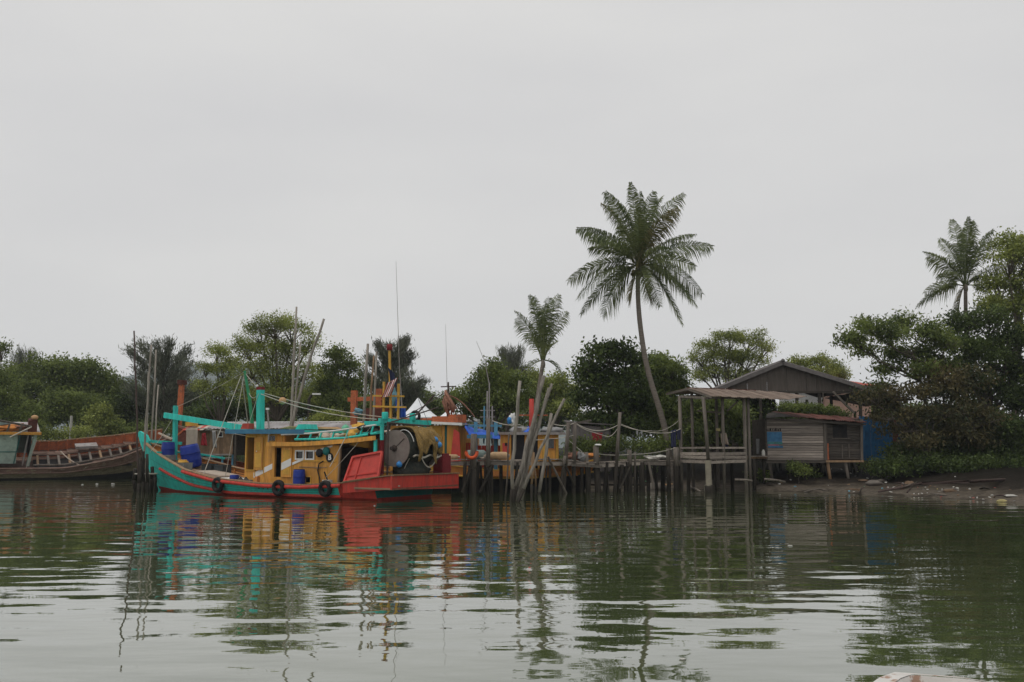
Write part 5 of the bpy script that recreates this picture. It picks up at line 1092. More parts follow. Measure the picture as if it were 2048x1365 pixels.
t = thing('life_jacket', 'red life jacket hanging inside the orange boat', 'life jacket', P(1012, 905, 51.5)); MB().box(P(1012, 896, 51.4), (.38, .12, .5)).build('vest', 'red_bright', t); MB().box(P(1012, 889, 51.3), (.12, .08, .16)).build('neck_opening', 'black', t)
# ------------------------------------------------------------------ pavilion
def corr_sheet(r0, r1, e0, e1, name, m, t, waves=6, amp=.02, seg=4, off=0):
    """corrugated sheet between ridge edge r0-r1 and eave edge e0-e1"""
    r0, r1, e0, e1 = map(Vector, (r0, r1, e0, e1)); nr = (r1-r0).cross(e0-r0).normalized()
    if nr.z < 0: nr = -nr
    n = waves*4; rows = []
    for j in range(seg+1):
        f = j/seg; rows.append([r0.lerp(r1, i/n).lerp(e0.lerp(e1, i/n), f) + nr*(amp*math.sin(i*math.pi/2)+off+.015*math.sin(f*3+i*.3)) for i in range(n+1)])
    o = MB().grid(rows).build(name, m, t); s = o.modifiers.new('thick', 'SOLIDIFY'); s.thickness = .012; return o
def pavilion():
    C0 = PZ(1418, 985.); C0.z = 0; f = R(60); lv = Vector((-math.cos(f), math.sin(f), 0)); rv = Vector((math.sin(f), math.cos(f), 0)); l, r = 2.25, 2.7; zf = 1.75
    t = thing('waterside_pavilion', 'open wooden pavilion with corrugated roof on stilts at the jetty end', 'pavilion', C0)
    A, Bc, Dc = C0+lv*l, C0+rv*r, C0+lv*l+rv*r
    for i in range(11):
        p = C0+lv*l*(i+.5)/11; q = p+rv*r; MB().bar(p+Vector((0, 0, zf)), q+Vector((0, 0, zf)), l/11-.015, .05).build('floor_plank', 'wood_h', t)
    for k, (p, q) in enumerate(((C0, A), (C0, Bc), (A, Dc), (Bc, Dc))):
        u = (q-p).normalized(); o = Vector((u.y, -u.x, 0))*(.06 if k == 1 else -.06) if k < 2 else Vector((0, 0, 0))
        for z, h in ((zf-.13, .16), (zf+.12, .15), (zf+.3, .15), (zf+.62, .1)):
            if k > 1 and z > zf+.5: continue
            tilt = random.uniform(-.03, .03); MB().bar(p+o+Vector((0, 0, z+tilt)), q+o+Vector((0, 0, z-tilt)), .045, h).build('side_board', 'wood_h', t)
    # posts: pixel x, side parameter
    def post(p, zt, r_, lean=0, m='wood', zb=None):
        b = Vector((p.x, p.y, (min(ground(p.x, p.y), 0)-.4) if zb is None else zb)); MB().tube([b, b.lerp(Vector((p.x+lean, p.y, zt)), .5)+Vector((.01, 0, 0)), Vector((p.x+lean, p.y, zt))], r_, 8, .04).build('post', m, t, smooth=True)
    e = 5.12
    post(A, e+.15, .1); post(C0+rv*.0, e, .1, -.2, zb=zf); post(C0+rv*1.1, e, .085); post(Bc, e+.1, .1); post(Bc+rv*.3, e+.1, .085); post(Dc, e+.4, .09); post(A+rv*1.0+lv*.15, e+.3, .085); post(C0+lv*1.1+rv*1.4, zf, .1, m='wood_wet_shaded'); post(A+rv*.5, zf, .1, m='wood_wet_shaded'); post(Bc+lv*1.1, zf, .1, m='wood_wet_shaded'); post(Bc+rv*.9+lv*.3, zf, .1, m='wood_wet_shaded')
    MB().tube([C0+Vector((.03, 0, -.6)), C0+Vector((.02, 0, .35)), C0+Vector((0, 0, .42)), C0+Vector((-.02, 0, zf-.05))], [.28, .27, .16, .16], 10, .08).build('concrete_pile', 'concrete', t, smooth=True); MB().tube([C0+Vector((.03, 0, -.5)), C0+Vector((.02, 0, .34)), C0+Vector((.02, 0, .4))], [.31, .3, .2], 10, .1).build('pile_foot', 'wood_wet_shaded', t, smooth=True)
    MB().bar(C0+Vector((-.1, 0, e-.05)), A+Vector((0, 0, e+.12)), .07, .12).bar(C0+Vector((-.1, 0, e-.05)), Bc+Vector((0, 0, e)), .07, .12).bar(A+Vector((0, 0, e+.12)), Dc+Vector((0, 0, e+.3)), .07, .1).build('roof_beam', 'wood', t)
    p, q = P(1395, 822, A.y+.7), P(1442, 826, Dc.y); MB().bar(p, q, .08, .09).build('tie_beam', 'wood', t); MB().bar(P(1475, 803, Bc.y), P(1455, 822, Bc.y+.5), .07, .07).build('brace', 'wood', t)
    # roof
    R_ = [P(1376, 777, 53.6), P(1511, 782, 56.5), P(1566, 786, 57.4)]; E_ = [P(1423, 793, 51.2), P(1573, 800, 53.8), P(1614, 794, 55.4)]
    def along(L_, s): return L_[0].lerp(L_[1], s/.8) if s <= .8 else L_[1].lerp(L_[2], (s-.8)/.2)
    n = 10
    for i in range(n):
        a, b = i/n, (i+1)/n+.006
        corr_sheet(along(R_, a), along(R_, min(1, b)), along(E_, a), along(E_, min(1, b)), 'roof_sheet', 'zinc_brown', t, 5, .018, 3, .012*(i % 2))
    T_ = P(1331, 787, 56.2)
    for i in range(4):
        a, b = i/4, (i+1)/4+.01; R0, R1 = along(R_, a*.7), along(R_, min(1, b)*.7); dv = T_-R_[0]
        corr_sheet(R0, R1, R0+dv, R1+dv, 'roof_sheet', 'zinc_brown', t, 5, .018, 2, .012*(i % 2))
    MB().bar(R_[0]+Vector((0, 0, .03)), R_[1]+Vector((0, 0, .03)), .12, .05).build('ridge_cap', 'rust', t); MB().bar(T_+Vector((.05, 0, -.06)), R_[0]+Vector((0, 0, -.06)), .04, .1).build('barge_board', 'wood', t); MB().bar(R_[0]+Vector((0, 0, -.06)), E_[0]+Vector((0, 0, -.06)), .04, .1).build('barge_board', 'wood', t)
    MB().bar(P(1362, 795, A.y), P(1420, 797, C0.y), .06, .12).build('eave_beam', 'wood', t)
    return C0, A, Bc, Dc
PC = pavilion()
cloth('hanging_shirt', [P(1441, 868, 54), P(1452, 866, 54), P(1457, 890, 54), P(1443, 887, 54)], 'cloth_beige', 'pale shirt hung beside a pavilion post', 'clothes', amp=.1); cloth('hanging_trousers', [P(1444, 888, 54.1), P(1456, 889, 54.1), P(1456, 899, 54.1), P(1444, 898, 54.1)], 'cloth_navy', 'dark blue cloth below the pale hung shirt', 'clothes', amp=.06)
cloth('hanging_cloth', [P(1432, 857, 54.6), P(1440, 857, 54.6), P(1440, 863, 54.6), P(1432, 862, 54.6)], 'litter_yellow', 'small yellow cloth hanging inside the pavilion', amp=.03); cloth('hanging_towel', [P(1512, 878, 56.5), P(1519, 878, 56.5), P(1518, 908, 56.5), P(1513, 908, 56.5)], 'cloth_grey', 'grey towel hanging between pavilion and plank hut', amp=.05)
# link walkway between pavilion and hut
t = thing('footbridge', 'short plank footbridge between pavilion and hut', 'footbridge', P(1500, 918, 55)); 
for i in range(9): MB().box(P(1489+i*5.2, 913, 55.2), (.14, 1.3, .05)).build('plank', 'wood_h', t)
MB().bar(P(1486, 915, 54.5), P(1534, 915, 54.9), .08, .14).build('edge_beam', 'wood_warm', t)
for x in (1500, 1512, 1527): p = P(x, 916, 55); MB().tube([Vector((p.x, p.y, ground(p.x, p.y)-.3)), p], .09, 7, .05).build('post', 'wood_wet_shaded', t, smooth=True)
o = MB().lathe([(.09, 0), (.1, .03), (.1, .24), (.05, .32), (.035, .36)], 10, Matrix.Translation(P(1527, 912, 55))).build('plastic_bottle', 'litter_pale', smooth=True); tag(o, 'white plastic bottle standing at the hut corner', 'bottle')
# ------------------------------------------------------------------ plank hut on stilts
def hut():
    Y = 55.6; t = thing('plank_hut', 'grey plank hut on stilts with rusty roof and blue poster', 'hut', P(1533, 975, Y))
    zb, zt = P(1, 921, Y).z, P(1, 838, Y).z; x0, x1, x2 = P(1533, 890, Y).x, P(1650, 890, Y).x, P(1722, 890, Y).x
    n = 17; h = (zt-zb)/n
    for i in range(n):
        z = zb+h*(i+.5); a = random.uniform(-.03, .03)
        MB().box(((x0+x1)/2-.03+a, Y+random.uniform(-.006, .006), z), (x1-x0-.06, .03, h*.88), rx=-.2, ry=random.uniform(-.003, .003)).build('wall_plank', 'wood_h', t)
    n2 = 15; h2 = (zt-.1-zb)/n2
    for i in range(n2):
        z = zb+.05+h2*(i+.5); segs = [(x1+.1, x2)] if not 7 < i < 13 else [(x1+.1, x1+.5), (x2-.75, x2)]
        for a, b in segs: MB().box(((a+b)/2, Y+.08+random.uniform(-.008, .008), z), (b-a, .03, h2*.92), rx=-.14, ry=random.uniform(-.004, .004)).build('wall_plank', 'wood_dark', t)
    wz = zb+.05+h2*10.5; MB().box((x1+.98, Y+.11, wz), (1.0, .03, h2*5)).build('window_cloth', 'tar', t); MB().box((x1+.98, Y+.05, zb+.05+h2*7.9), (1.1, .08, .05)).build('window_sill', 'wood', t)
    MB().box((x1+1.0, Y+.03, zb+.5), (.05, .04, .8)).box((x1+1.4, Y+.03, zb+.55), (.05, .04, .8)).build('batten', 'wood', t)
    for x, m, wd in ((x0-.02, 'wood_dark', .1), (x1+.02, 'wood', .2), (x2+.04, 'wood', .14)): MB().box((x, Y-.03, (zb+zt)/2), (wd, .09, zt-zb-.05), ry=.03 if x > x1 else 0).build('corner_post', m, t)
    MB().box((x1+.12, Y-.0, zb+.5), (.16, .06, .95)).build('orange_board', 'orange_red', t, label='bare orange board beside the corner post')
    MB().bar((x0-.05, Y-.02, zb-.1), (x1, Y-.02, zb-.08), .08, .14).build('sill_beam', 'wood_dark', t); MB().bar((x1, Y-.04, zb-.06), (x2+.1, Y-.04, zb-.05), .08, .12).build('sill_beam', 'wood_warm', t)
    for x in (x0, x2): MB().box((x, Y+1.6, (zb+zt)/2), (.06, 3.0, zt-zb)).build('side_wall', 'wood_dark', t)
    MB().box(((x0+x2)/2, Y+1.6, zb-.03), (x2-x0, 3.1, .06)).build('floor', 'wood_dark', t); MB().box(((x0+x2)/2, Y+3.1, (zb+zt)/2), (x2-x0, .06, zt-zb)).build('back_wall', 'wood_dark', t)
    E0, E1, B0, B1 = P(1588, 834, Y-.45), P(1733, 846, Y-.35), P(1545, 824, Y+2.6), P(1712, 836, Y+2.8)
    for i in range(7):
        a, b = i/7, (i+1)/7+.008; corr_sheet(B0.lerp(B1, a), B0.lerp(B1, b), E0.lerp(E1, a), E0.lerp(E1, b), 'roof_sheet', 'rust', t, 5, .02, 3, .014*(i % 2))
    corr_sheet(P(1534, 829, Y+2.6), B0, P(1532, 836, Y-.2), E0, 'roof_sheet', 'wood_dark', t, 6, .015, 2)
    MB().bar(E0+Vector((-1.6, .1, -.1)), E1+Vector((0, .1, -.1)), .06, .1).build('roof_beam', 'wood_dark', t)
    for px, py, lean, r, m in ((1540, 968, -.12, .1, 'wood'), (1578, 966, .0, .09, 'wood_wet_shaded'), (1608, 974, 0, .13, 'wood_wet_shaded'), (1656, 974, -.12, .1, 'wood_warm'), (1692, 966, -.15, .09, 'wood'), (1718, 960, 0, .1, 'wood_wet_shaded'), (1640, 950, 0, .1, 'wood_wet_shaded'), (1560, 950, 0, .1, 'wood_wet_shaded')):
        Yp = Y + (.1 if py > 960 else 2.4); p = P(px, 922, Yp); q = Vector((p.x-lean, Yp, ground(p.x, Yp)-.35)); MB().tube([q, q.lerp(Vector((p.x+lean*.3, Yp, zb-.05)), .5), Vector((p.x+lean*.3, Yp, zb-.05))], r, 8, .05).build('stilt', m, t, smooth=True)
    hr = random.Random(3)
    for _ in range(13):
        Yp = Y+hr.uniform(.3, 2.9); p = P(hr.uniform(1538, 1716), 922, Yp); q = Vector((p.x+hr.uniform(-.25, .25), Yp, ground(p.x, Yp)-.3)); MB().tube([q, q.lerp(Vector((p.x, Yp, zb-.06)), .5)+Vector((hr.uniform(-.04, .04), 0, 0)), Vector((p.x, Yp, zb-.06))], hr.uniform(.04, .08), 6, .06).build('stilt', 'wood_wet_shaded', t, smooth=True)
    # faded blue poster with printed bands and a row of illegible dark marks above it
    px0, px1 = P(1534, 890, Y).x, P(1564, 890, Y).x; W_ = px1-px0
    for y0, y1, m, ex in ((864, 884, 'blue_sheet', 0), (884, 889, 'teal_dark', .05), (889, 892, 'pink', -.25), (892, 896, 'blue_sheet', .15)):
        a, b = P(1, y1, Y).z, P(1, y0, Y).z; MB().box(((px0+px1)/2+ex*.3, Y-.04, (a+b)/2), (W_+(ex if ex < 0 else 0), .006, b-a-.004)).build('poster_band', {'blue_sheet': 'poster_blue', 'teal_dark': 'poster_green', 'pink': 'poster_pink'}[m], t)
    r_ = random.Random(4); x = px0+.03
    while x < px1:
        z = P(1, 860, Y).z; wd = r_.uniform(.03, .09); MB().box((x, Y-.035, z+r_.uniform(-.02, .02)), (wd, .006, r_.uniform(.06, .16))).build('painted_mark', 'black', t); x += wd+.05
defm('poster_blue', (.05, .17, .32), var=.3, scale=5, dirt=.3, dirtcol=(.1, .12, .14)); defm('poster_green', (.06, .22, .22), var=.3, scale=5); defm('poster_pink', (.35, .15, .2), var=.3, scale=5)
hut()
# ------------------------------------------------------------------ big roofed hall, houses, tents
def hall():
    Y = 66.; t = thing('gabled_hall', 'large open hall with grey gabled roof and brown panelled gable', 'building', P(1565, 905, Y)+Vector((0, 0, -.3)))
    ap, le, re = P(1565, 724, Y), P(1438, 776, Y), P(1742, 778, Y)
    bk = Vector((.6, 13, 0)); zg = P(1, 782, Y).z
    edges = [P(x, 890, Y).x for x in (1462, 1500, 1540, 1580, 1620, 1640, 1680, 1722)]
    def zr(x): return ap.z + (le.z-ap.z)*(ap.x-x)/(ap.x-le.x) if x < ap.x else ap.z+(re.z-ap.z)*(x-ap.x)/(re.x-ap.x)
    for i in range(len(edges)-1):
        a, b = edges[i]+.01, edges[i+1]-.01; pl = [(a, Y+.3, zg), (b, Y+.3, zg)]
        if a < ap.x < b: pl += [(b, Y+.3, zr(b)-.1), (ap.x, Y+.3, ap.z-.1), (a, Y+.3, max(zg+.01, zr(a)-.1))]
        else: pl += [(b, Y+.3, max(zg+.01, zr(b)-.1)), (a, Y+.3, max(zg+.01, zr(a)-.1))]
        MB().prism(pl, (0, .05, 0)).build('gable_panel', 'gable', t)
    for e, nm in ((le, 1), (re, -1)):
        n = 9
        for i in range(n):
            a, b = i/n, (i+1)/n+.004; corr_sheet(ap+bk*a, ap+bk*b, e+bk*a, e+bk*b, 'roof_sheet', 'roof_grey', t, 6, .03, 2, .02*(i % 2)+.05)
        MB().bar(ap+Vector((0, -.05, -.08)), e+Vector((0, -.05, -.08)), .07, .26).build('barge_board', 'roof_grey', t)
    MB().bar(ap+Vector((0, -.1, .06)), ap+bk+Vector((0, 0, .06)), .3, .08).build('ridge_cap', 'roof_grey', t); MB().ball(ap+Vector((0, -.1, .1)), .12, 8, 5).build('ridge_end', 'roof_grey', t)
    MB().bar(Vector((P(1450, 890, Y).x, Y+.25, zg-.08)), Vector((P(1738, 890, Y).x, Y+.25, zg-.08)), .12, .16).build('tie_beam', 'wood_dark', t)
    for px, d in ((1470, 0), (1526, 0), (1600, 0), (1646, 0), (1728, 0), (1470, 6), (1600, 6), (1728, 6), (1470, 12), (1560, 12), (1650, 12), (1728, 12)):
        p = P(px, 890, Y); MB().box((p.x, Y+.4+d, (zg+1)/2-.1), (.18, .18, zg-.8)).build('post', 'wood_dark', t)
    MB().bar(P(1666, 784, Y-.1), P(1708, 826, Y-.1), .14, .14).build('strut', 'wood', t); MB().bar(P(1597, 786, Y), P(1597, 800, Y), .06, .06).bar(P(1646, 786, Y), P(1646, 800, Y), .06, .06).build('hanger', 'wood', t)
    MB().box(((le.x+P(1640, 890, Y).x)/2, Y+12.6, 3.7), (P(1650, 890, Y).x-le.x, .1, 5.6)).build('rear_wall', 'wood_dark', t)
    # lower lean-to roof on the right side
    a, b = re+Vector((-.2, .2, -.1)), P(1830, 800, Y)
    for i in range(5):
        f, g = i/5, (i+1)/5+.01; corr_sheet(a+bk*f*.8, a+bk*g*.8, b+bk*f*.8, b+bk*g*.8, 'lean_to_sheet', 'roof_grey', t, 6, .03, 2, .02*(i % 2))
    for d in (0, 4, 8): p = P(1800, 890, Y); MB().box((p.x, Y+.4+d, 3.1), (.16, .16, 4.2)).build('post', 'wood_dark', t)
hall()
def house():
    Y = 82.; t = thing('pink_house', 'pale pink house with red tiled roof behind the hall', 'house', P(1700, 900, Y)+Vector((0, 0, -.5)))
    x0, x1 = P(1600, 890, Y).x, P(1745, 890, Y).x; z1 = P(1, 772, Y).z; xc = P(1652, 890, Y).x
    MB().box(((xc+x1)/2, Y+3, z1/2), (x1-xc, 6, z1)).build('wall', 'pink', t); MB().box(((x0+xc)/2, Y+3.2, z1/2-.2), (xc-x0, 5.4, z1-.4)).build('wall', 'white', t)
    for px in (1670, 1710): p = P(px, 890, Y); w_ = MB().box((p.x, Y-.02, 4.3), (1.1, .1, 1.2)).build('window', 'white', t); MB().box((p.x, Y-.085, 4.3), (.9, .03, 1.0)).build('pane', 'dark_glass', w_)
    p = P(1633, 890, Y); w_ = MB().box((p.x, Y+.45, 4.6), (.9, .1, 1.0)).build('window', 'wood_dark', t)
    ap = P(1716, 760, Y+3); e0, e1 = Vector((x0-.5, Y-.6, z1)), Vector((x1+.6, Y-.6, z1)); b0, b1 = e0+Vector((0, 7.4, 0)), e1+Vector((0, 7.4, 0)); r0, r1 = Vector((x0+2.2, Y+3, ap.z)), Vector((x1-1.4, Y+3, ap.z))
    MB().add([e0, e1, b1, b0, r0, r1], [(0, 1, 5, 4), (1, 2, 5), (2, 3, 4, 5), (3, 0, 4), (3, 2, 1, 0)]).build('roof', 'roof_tile', t)
house()
def blue_fence():
    Y = 61.; t = thing('sheet_metal_fence', 'tall blue sheet metal fence beside the plank hut', 'fence', P(1765, 912, Y)); xs = [1720+11*i for i in range(9)]
    for i in range(8):
        a, b = P(xs[i], 890, Y).x, P(xs[i+1], 890, Y).x; z0, z1 = 1.55, P(1, 832+i*1.0+random.uniform(-2, 2), Y).z
        rows = [[(a+(b-a)*k/16, Y+.025*math.sin(k*math.pi/2)+.01*(i % 2), z) for k in range(17)] for z in (z0, (z0+z1)/2, z1)]
        MB().grid(rows).build('metal_sheet', 'blue_sheet' if i != 6 else 'rust', t)
    for i in (0, 4, 8): p = P(xs[i], 890, Y); MB().box((p.x, Y+.1, 2.6), (.1, .1, 3.4)).build('post', 'wood_dark', t)
    MB().bar(Vector((P(xs[0], 890, Y).x, Y+.09, 3.4)), Vector((P(xs[8], 890, Y).x, Y+.09, 3.4)), .06, .1).build('rail', 'wood_dark', t)
    MB().bar(P(1778, 914, Y-.4), P(1800, 913, Y-.4), .3, .08).build('base_slab', 'concrete', t)
blue_fence()
def shack():
    Y = 60.; t = thing('grey_shack', 'dark grey shack with low roof in the trees behind the jetty', 'shed', P(1190, 900, Y)+Vector((0, 0, -.3)))
    for i in range(9):
        a = P(1142+8.6*i, 890, Y).x; b = P(1142+8.6*(i+1), 890, Y).x; z1 = P(1, 850+i*.6, Y).z; MB().box(((a+b)/2, Y, (z1+.9)/2), (b-a-.01, .04, z1-.9)).build('wall_sheet', 'roof_grey', t)
    x0, x1 = P(1138, 890, Y).x, P(1224, 890, Y).x; MB().box(((x0+x1)/2, Y+1.5, P(1, 848, Y).z+.1), (x1-x0+.3, 3.6, .06), ry=.06, rx=.05).build('roof', 'roof_grey', t); [MB().box((x, Y+1.5, 2.2), (.05, 3, 2.4)).build('side_wall', 'roof_grey', t) for x in (x0+.1, x1-.1)]
    cloth('drying_cloth', [P(1183, 866, Y-.3), P(1205, 866, Y-.3), P(1203, 886, Y-.3), P(1186, 884, Y-.3)], 'cloth_red', 'dark red cloth hung on the grey shack', amp=.04)
shack()
def tent(px, pt, x0, x1, yb, Y, label):
    t = thing('marquee_tent', label, 'tent', P((x0+x1)/2, 905, Y)+Vector((0, 0, -.5)), 'white peaked tents')
    ap = P(px, pt, Y); a, b = P(x0, yb, Y), P(x1, yb, Y); hw = (b.x-a.x)/2; cx = (a.x+b.x)/2; rows = []
    for j in range(11):
        f = j/10; w_ = hw*f; z = ap.z + (a.z-ap.z)*(1-(1-f)**1.3); ring = []
        for k in range(33):
            an = k/32*2*math.pi; sq = 1/max(abs(math.cos(an)), abs(math.sin(an))); rr = w_*(1*(1-f*.85)+sq*f*.85); ring.append((ap.x*(1-f)+cx*f+rr*math.cos(an+math.pi/4*0), Y+rr*math.sin(an), z))
        rows.append(ring)
    MB().grid(rows).build('canopy', 'canvas', t, smooth=True)
    [MB().box((cx, Y+k*hw, a.z-.12), (hw*2, .02, .26)).build('valance', 'canvas', t) for k in (-1, 1)]
    for sx in (-1, 1):
        for sy in (-1, 1): MB().box((cx+sx*hw*.97, Y+sy*hw*.97, (a.z+.8)/2), (.1, .1, a.z-.8)).build('leg', 'white', t)
tent(836, 795, 798, 880, 836, 74, 'larger white peaked tent behind the yellow boat'); tent(915, 800, 872, 958, 838, 80, 'white peaked tent partly hidden by the hung net')
# street lamp behind the boats
t = thing('street_lamp', 'dark post with pale lamp arm behind the grey roof', 'lamp', P(618, 900, 72)); MB().tube([P(618, 905, 72)+Vector((0, 0, -.8)), P(618, 800, 72), P(623, 790, 72)], .12, 7).build('post', 'wood_dark', t); MB().box(P(633, 788.5, 72), (.62, .22, .12)).build('lamp_head', 'white', t)
t = thing('white_post', 'thin pale post standing among the bushes on the far bank', 'post', P(143, 870, 84)); p = P(143, 832, 84); MB().tube([Vector((p.x, 84, .3)), p], .12, 6).build('shaft', 'litter_pale', t)
# ------------------------------------------------------------------ trees
GB = 'trees on the far left bank'
casuarina('casuarina_tree', 'thin casuarina with wispy top at the far left bank', 100, (55, 880), [(28, 712, 16), (48, 704, 14), (66, 706, 14), (38, 735, 22), (62, 735, 20), (80, 745, 18), (25, 750, 18)], 'leaf_grey', 6000, GB)
tree('broadleaf_tree', 'dark green tree under the wispy casuarina on the left bank', 97, (70, 885), [(30, 765, 50, 42), (85, 748, 42, 36), (115, 745, 32, 30), (65, 800, 65, 50), (20, 820, 45, 40), (110, 790, 45, 45)], 'leaf_mid', 17000, (.3, .17), group=GB, sig=.45)
tree('broadleaf_tree', 'rounded dark green tree left of the black mooring pole', 99, (180, 885), [(140, 752, 36, 34), (180, 752, 40, 32), (212, 775, 32, 30), (240, 795, 28, 28), (165, 800, 60, 45), (220, 820, 45, 35)], 'leaf_mid', 17000, (.3, .17), group=GB, sig=.45)
tree('broadleaf_tree', 'lighter bushy tree standing before the dark trees on the left bank', 90, (140, 885), [(125, 808, 34, 28), (160, 815, 32, 26), (140, 835, 48, 28), (180, 838, 22, 24)], 'leaf_mid', 11000, (.26, .15), group=GB, sig=.4)
tree('broadleaf_tree', 'yellow green sapling beside the lighter bush on the left bank', 88, (205, 880), [(203, 828, 14, 14), (198, 846, 22, 18), (220, 858, 18, 14)], 'leaf_light', 4500, (.26, .15), group=GB)
tree('broadleaf_tree', 'bright leaning tree crown cut by the left edge above the hulk', 86, (5, 880), [(-10, 760, 42, 40), (0, 700, 12, 18), (15, 815, 48, 34), (45, 835, 34, 28), (62, 858, 30, 18), (-30, 800, 50, 60)], 'leaf_mid', 12000, (.27, .15), group=GB, sig=.42)
tree('shrub', 'low bright green shrub on the bank above the hulk', 84.8, (75, 885), [(58, 868, 20, 10), (95, 872, 22, 8), (170, 866, 20, 10), (130, 872, 26, 8)], 'leaf_light', 4000, (.24, .13), group='shrubs on the bank', cat='shrub', trunk_r=.05)
tree('broadleaf_tree', 'dark thicket tree behind the mooring pole cluster', 98, (320, 890), [(262, 812, 38, 40), (310, 815, 45, 42), (360, 812, 45, 40), (405, 822, 38, 34), (250, 850, 30, 25), (340, 850, 60, 25)], 'leaf_dark', 17000, (.3, .17), group=GB, sig=.45)
casuarina('casuarina_tree', 'tall feathery grey casuarina behind the mooring pole cluster', 93, (325, 890), [(262, 700, 14), (268, 735, 18), (288, 690, 16), (310, 688, 18), (318, 715, 22), (344, 686, 14), (338, 720, 24), (372, 698, 16), (366, 725, 24), (385, 732, 20), (392, 765, 24), (350, 760, 30), (300, 755, 30), (262, 768, 22), (322, 785, 30), (376, 790, 26)], 'leaf_grey', 15000, GB, .2, .5, .07, .42)
GM = 'trees behind the moored boats'
tree('acacia_tree', 'small open crowned acacia left of the big acacia', 80, (452, 890), [(432, 706, 26, 17), (408, 738, 17, 13), (443, 742, 24, 17), (405, 775, 20, 14), (432, 790, 24, 15), (462, 728, 18, 18), (455, 772, 24, 18)], 'leaf_light', 9000, (.2, .075), sig=.26, per=34, group=GM)
tree('acacia_tree', 'big rounded acacia tree behind the wheelhouse, tallest of the background', 78, (560, 890), [(552, 652, 40, 24), (518, 668, 34, 24), (592, 662, 36, 26), (490, 702, 30, 28), (622, 690, 20, 26), (540, 700, 48, 30), (590, 712, 42, 32), (500, 745, 38, 30), (555, 752, 52, 34), (612, 752, 32, 30), (485, 785, 28, 24), (530, 795, 45, 30), (590, 795, 45, 30)], 'leaf_light', 30000, (.2, .075), sig=.3, per=34, group=GM, trunk_r=.26)
tree('broadleaf_tree', 'dark round topped tree right of the bent grey pole', 82, (680, 890), [(672, 716, 28, 20), (652, 745, 24, 20), (696, 738, 22, 20), (665, 775, 44, 28), (706, 780, 30, 28), (640, 800, 36, 32), (690, 815, 55, 28)], 'leaf_mid', 16000, (.24, .13), group=GM, sig=.34)
tree('broadleaf_tree', 'dark undergrowth tree filling the gap behind the grey metal roof', 88, (560, 892), [(470, 822, 45, 32), (530, 822, 50, 34), (600, 825, 55, 34), (660, 835, 45, 28), (430, 832, 40, 28), (390, 838, 35, 24)], 'leaf_dark', 17000, (.28, .16), group=GM, sig=.42)
tree('shrub', 'bright yellow green bush beside the grey metal roof', 66, (660, 890), [(645, 838, 18, 12), (668, 832, 16, 12), (640, 852, 30, 12), (682, 850, 22, 14)], 'leaf_light', 5500, (.17, .07), group='shrubs on the bank', cat='shrub', sig=.22, trunk_r=.06)
casuarina('casuarina_tree', 'feathery casuarina with spreading side branch behind the flag', 84, (782, 890), [(738, 715, 14), (724, 745, 14), (742, 752, 20), (758, 688, 12), (766, 705, 18), (780, 692, 12), (800, 684, 12), (815, 680, 12), (808, 710, 20), (822, 708, 14), (790, 738, 28), (818, 745, 20), (768, 760, 28), (845, 762, 14), (838, 785, 16), (828, 770, 16), (800, 785, 26), (750, 790, 24), (778, 800, 30)], 'leaf_grey', 16000, GM, .2, .5, .06, .4)
tree('broadleaf_tree', 'hazy green tree sloping down behind the white tents', 105, (820, 890), [(785, 785, 32, 26), (818, 785, 30, 24), (845, 800, 24, 20), (868, 815, 20, 16), (790, 820, 45, 28), (740, 820, 40, 30), (885, 825, 16, 12)], 'leaf_mid', 15000, (.28, .16), group=GM, sig=.42)
tree('broadleaf_tree', 'dark bushy tree right of the hung net', 70, (990, 895), [(985, 752, 34, 26), (962, 775, 30, 26), (1012, 770, 34, 28), (930, 798, 26, 18), (900, 802, 18, 16), (1000, 805, 52, 34), (955, 825, 45, 26), (1045, 808, 36, 34)], 'leaf_mid', 18000, (.23, .12), group=GM, sig=.32)
casuarina('casuarina_tree', 'pale feathery casuarina top behind the young palm', 88, (1012, 890), [(1005, 700, 12), (1022, 705, 14), (1040, 700, 14), (1012, 722, 18), (1035, 728, 20), (992, 735, 16), (1052, 740, 18), (1020, 755, 26)], 'leaf_grey', 8000, GM, .16, .5, .05)
tree('broadleaf_tree', 'olive green trees behind the young palm trunk', 86, (1110, 893), [(1068, 760, 22, 18), (1110, 768, 24, 18), (1130, 790, 20, 22), (1085, 795, 40, 30), (1125, 825, 32, 26), (1145, 808, 14, 16)], 'leaf_light', 13000, (.24, .13), group=GM, sig=.36)
tree('broadleaf_tree', 'dark glossy broadleaf tree left of the tall palm trunk', 61.5, (1235, 900), [(1215, 712, 40, 25), (1178, 738, 24, 22), (1255, 722, 32, 26), (1198, 765, 42, 30), (1258, 765, 38, 34), (1175, 800, 28, 30), (1225, 805, 52, 36), (1270, 815, 40, 36), (1195, 845, 36, 28), (1250, 858, 45, 26)], 'leaf_dark', 14500, (.27, .15), per=20, sig=.34, shell=(.5, 1.12), group='trees around the tall palm', trunk_r=.2)
tree('broadleaf_tree', 'drooping leaved tree behind the tall palm trunk', 64, (1320, 900), [(1318, 728, 28, 20), (1342, 745, 26, 24), (1300, 752, 30, 28), (1352, 778, 26, 26), (1320, 785, 45, 32), (1300, 830, 40, 34), (1350, 828, 34, 34), (1325, 865, 45, 26)], 'leaf_mid', 17000, (.34, .1), per=22, sig=.3, droop=.7, group='trees around the tall palm', trunk_r=.2)
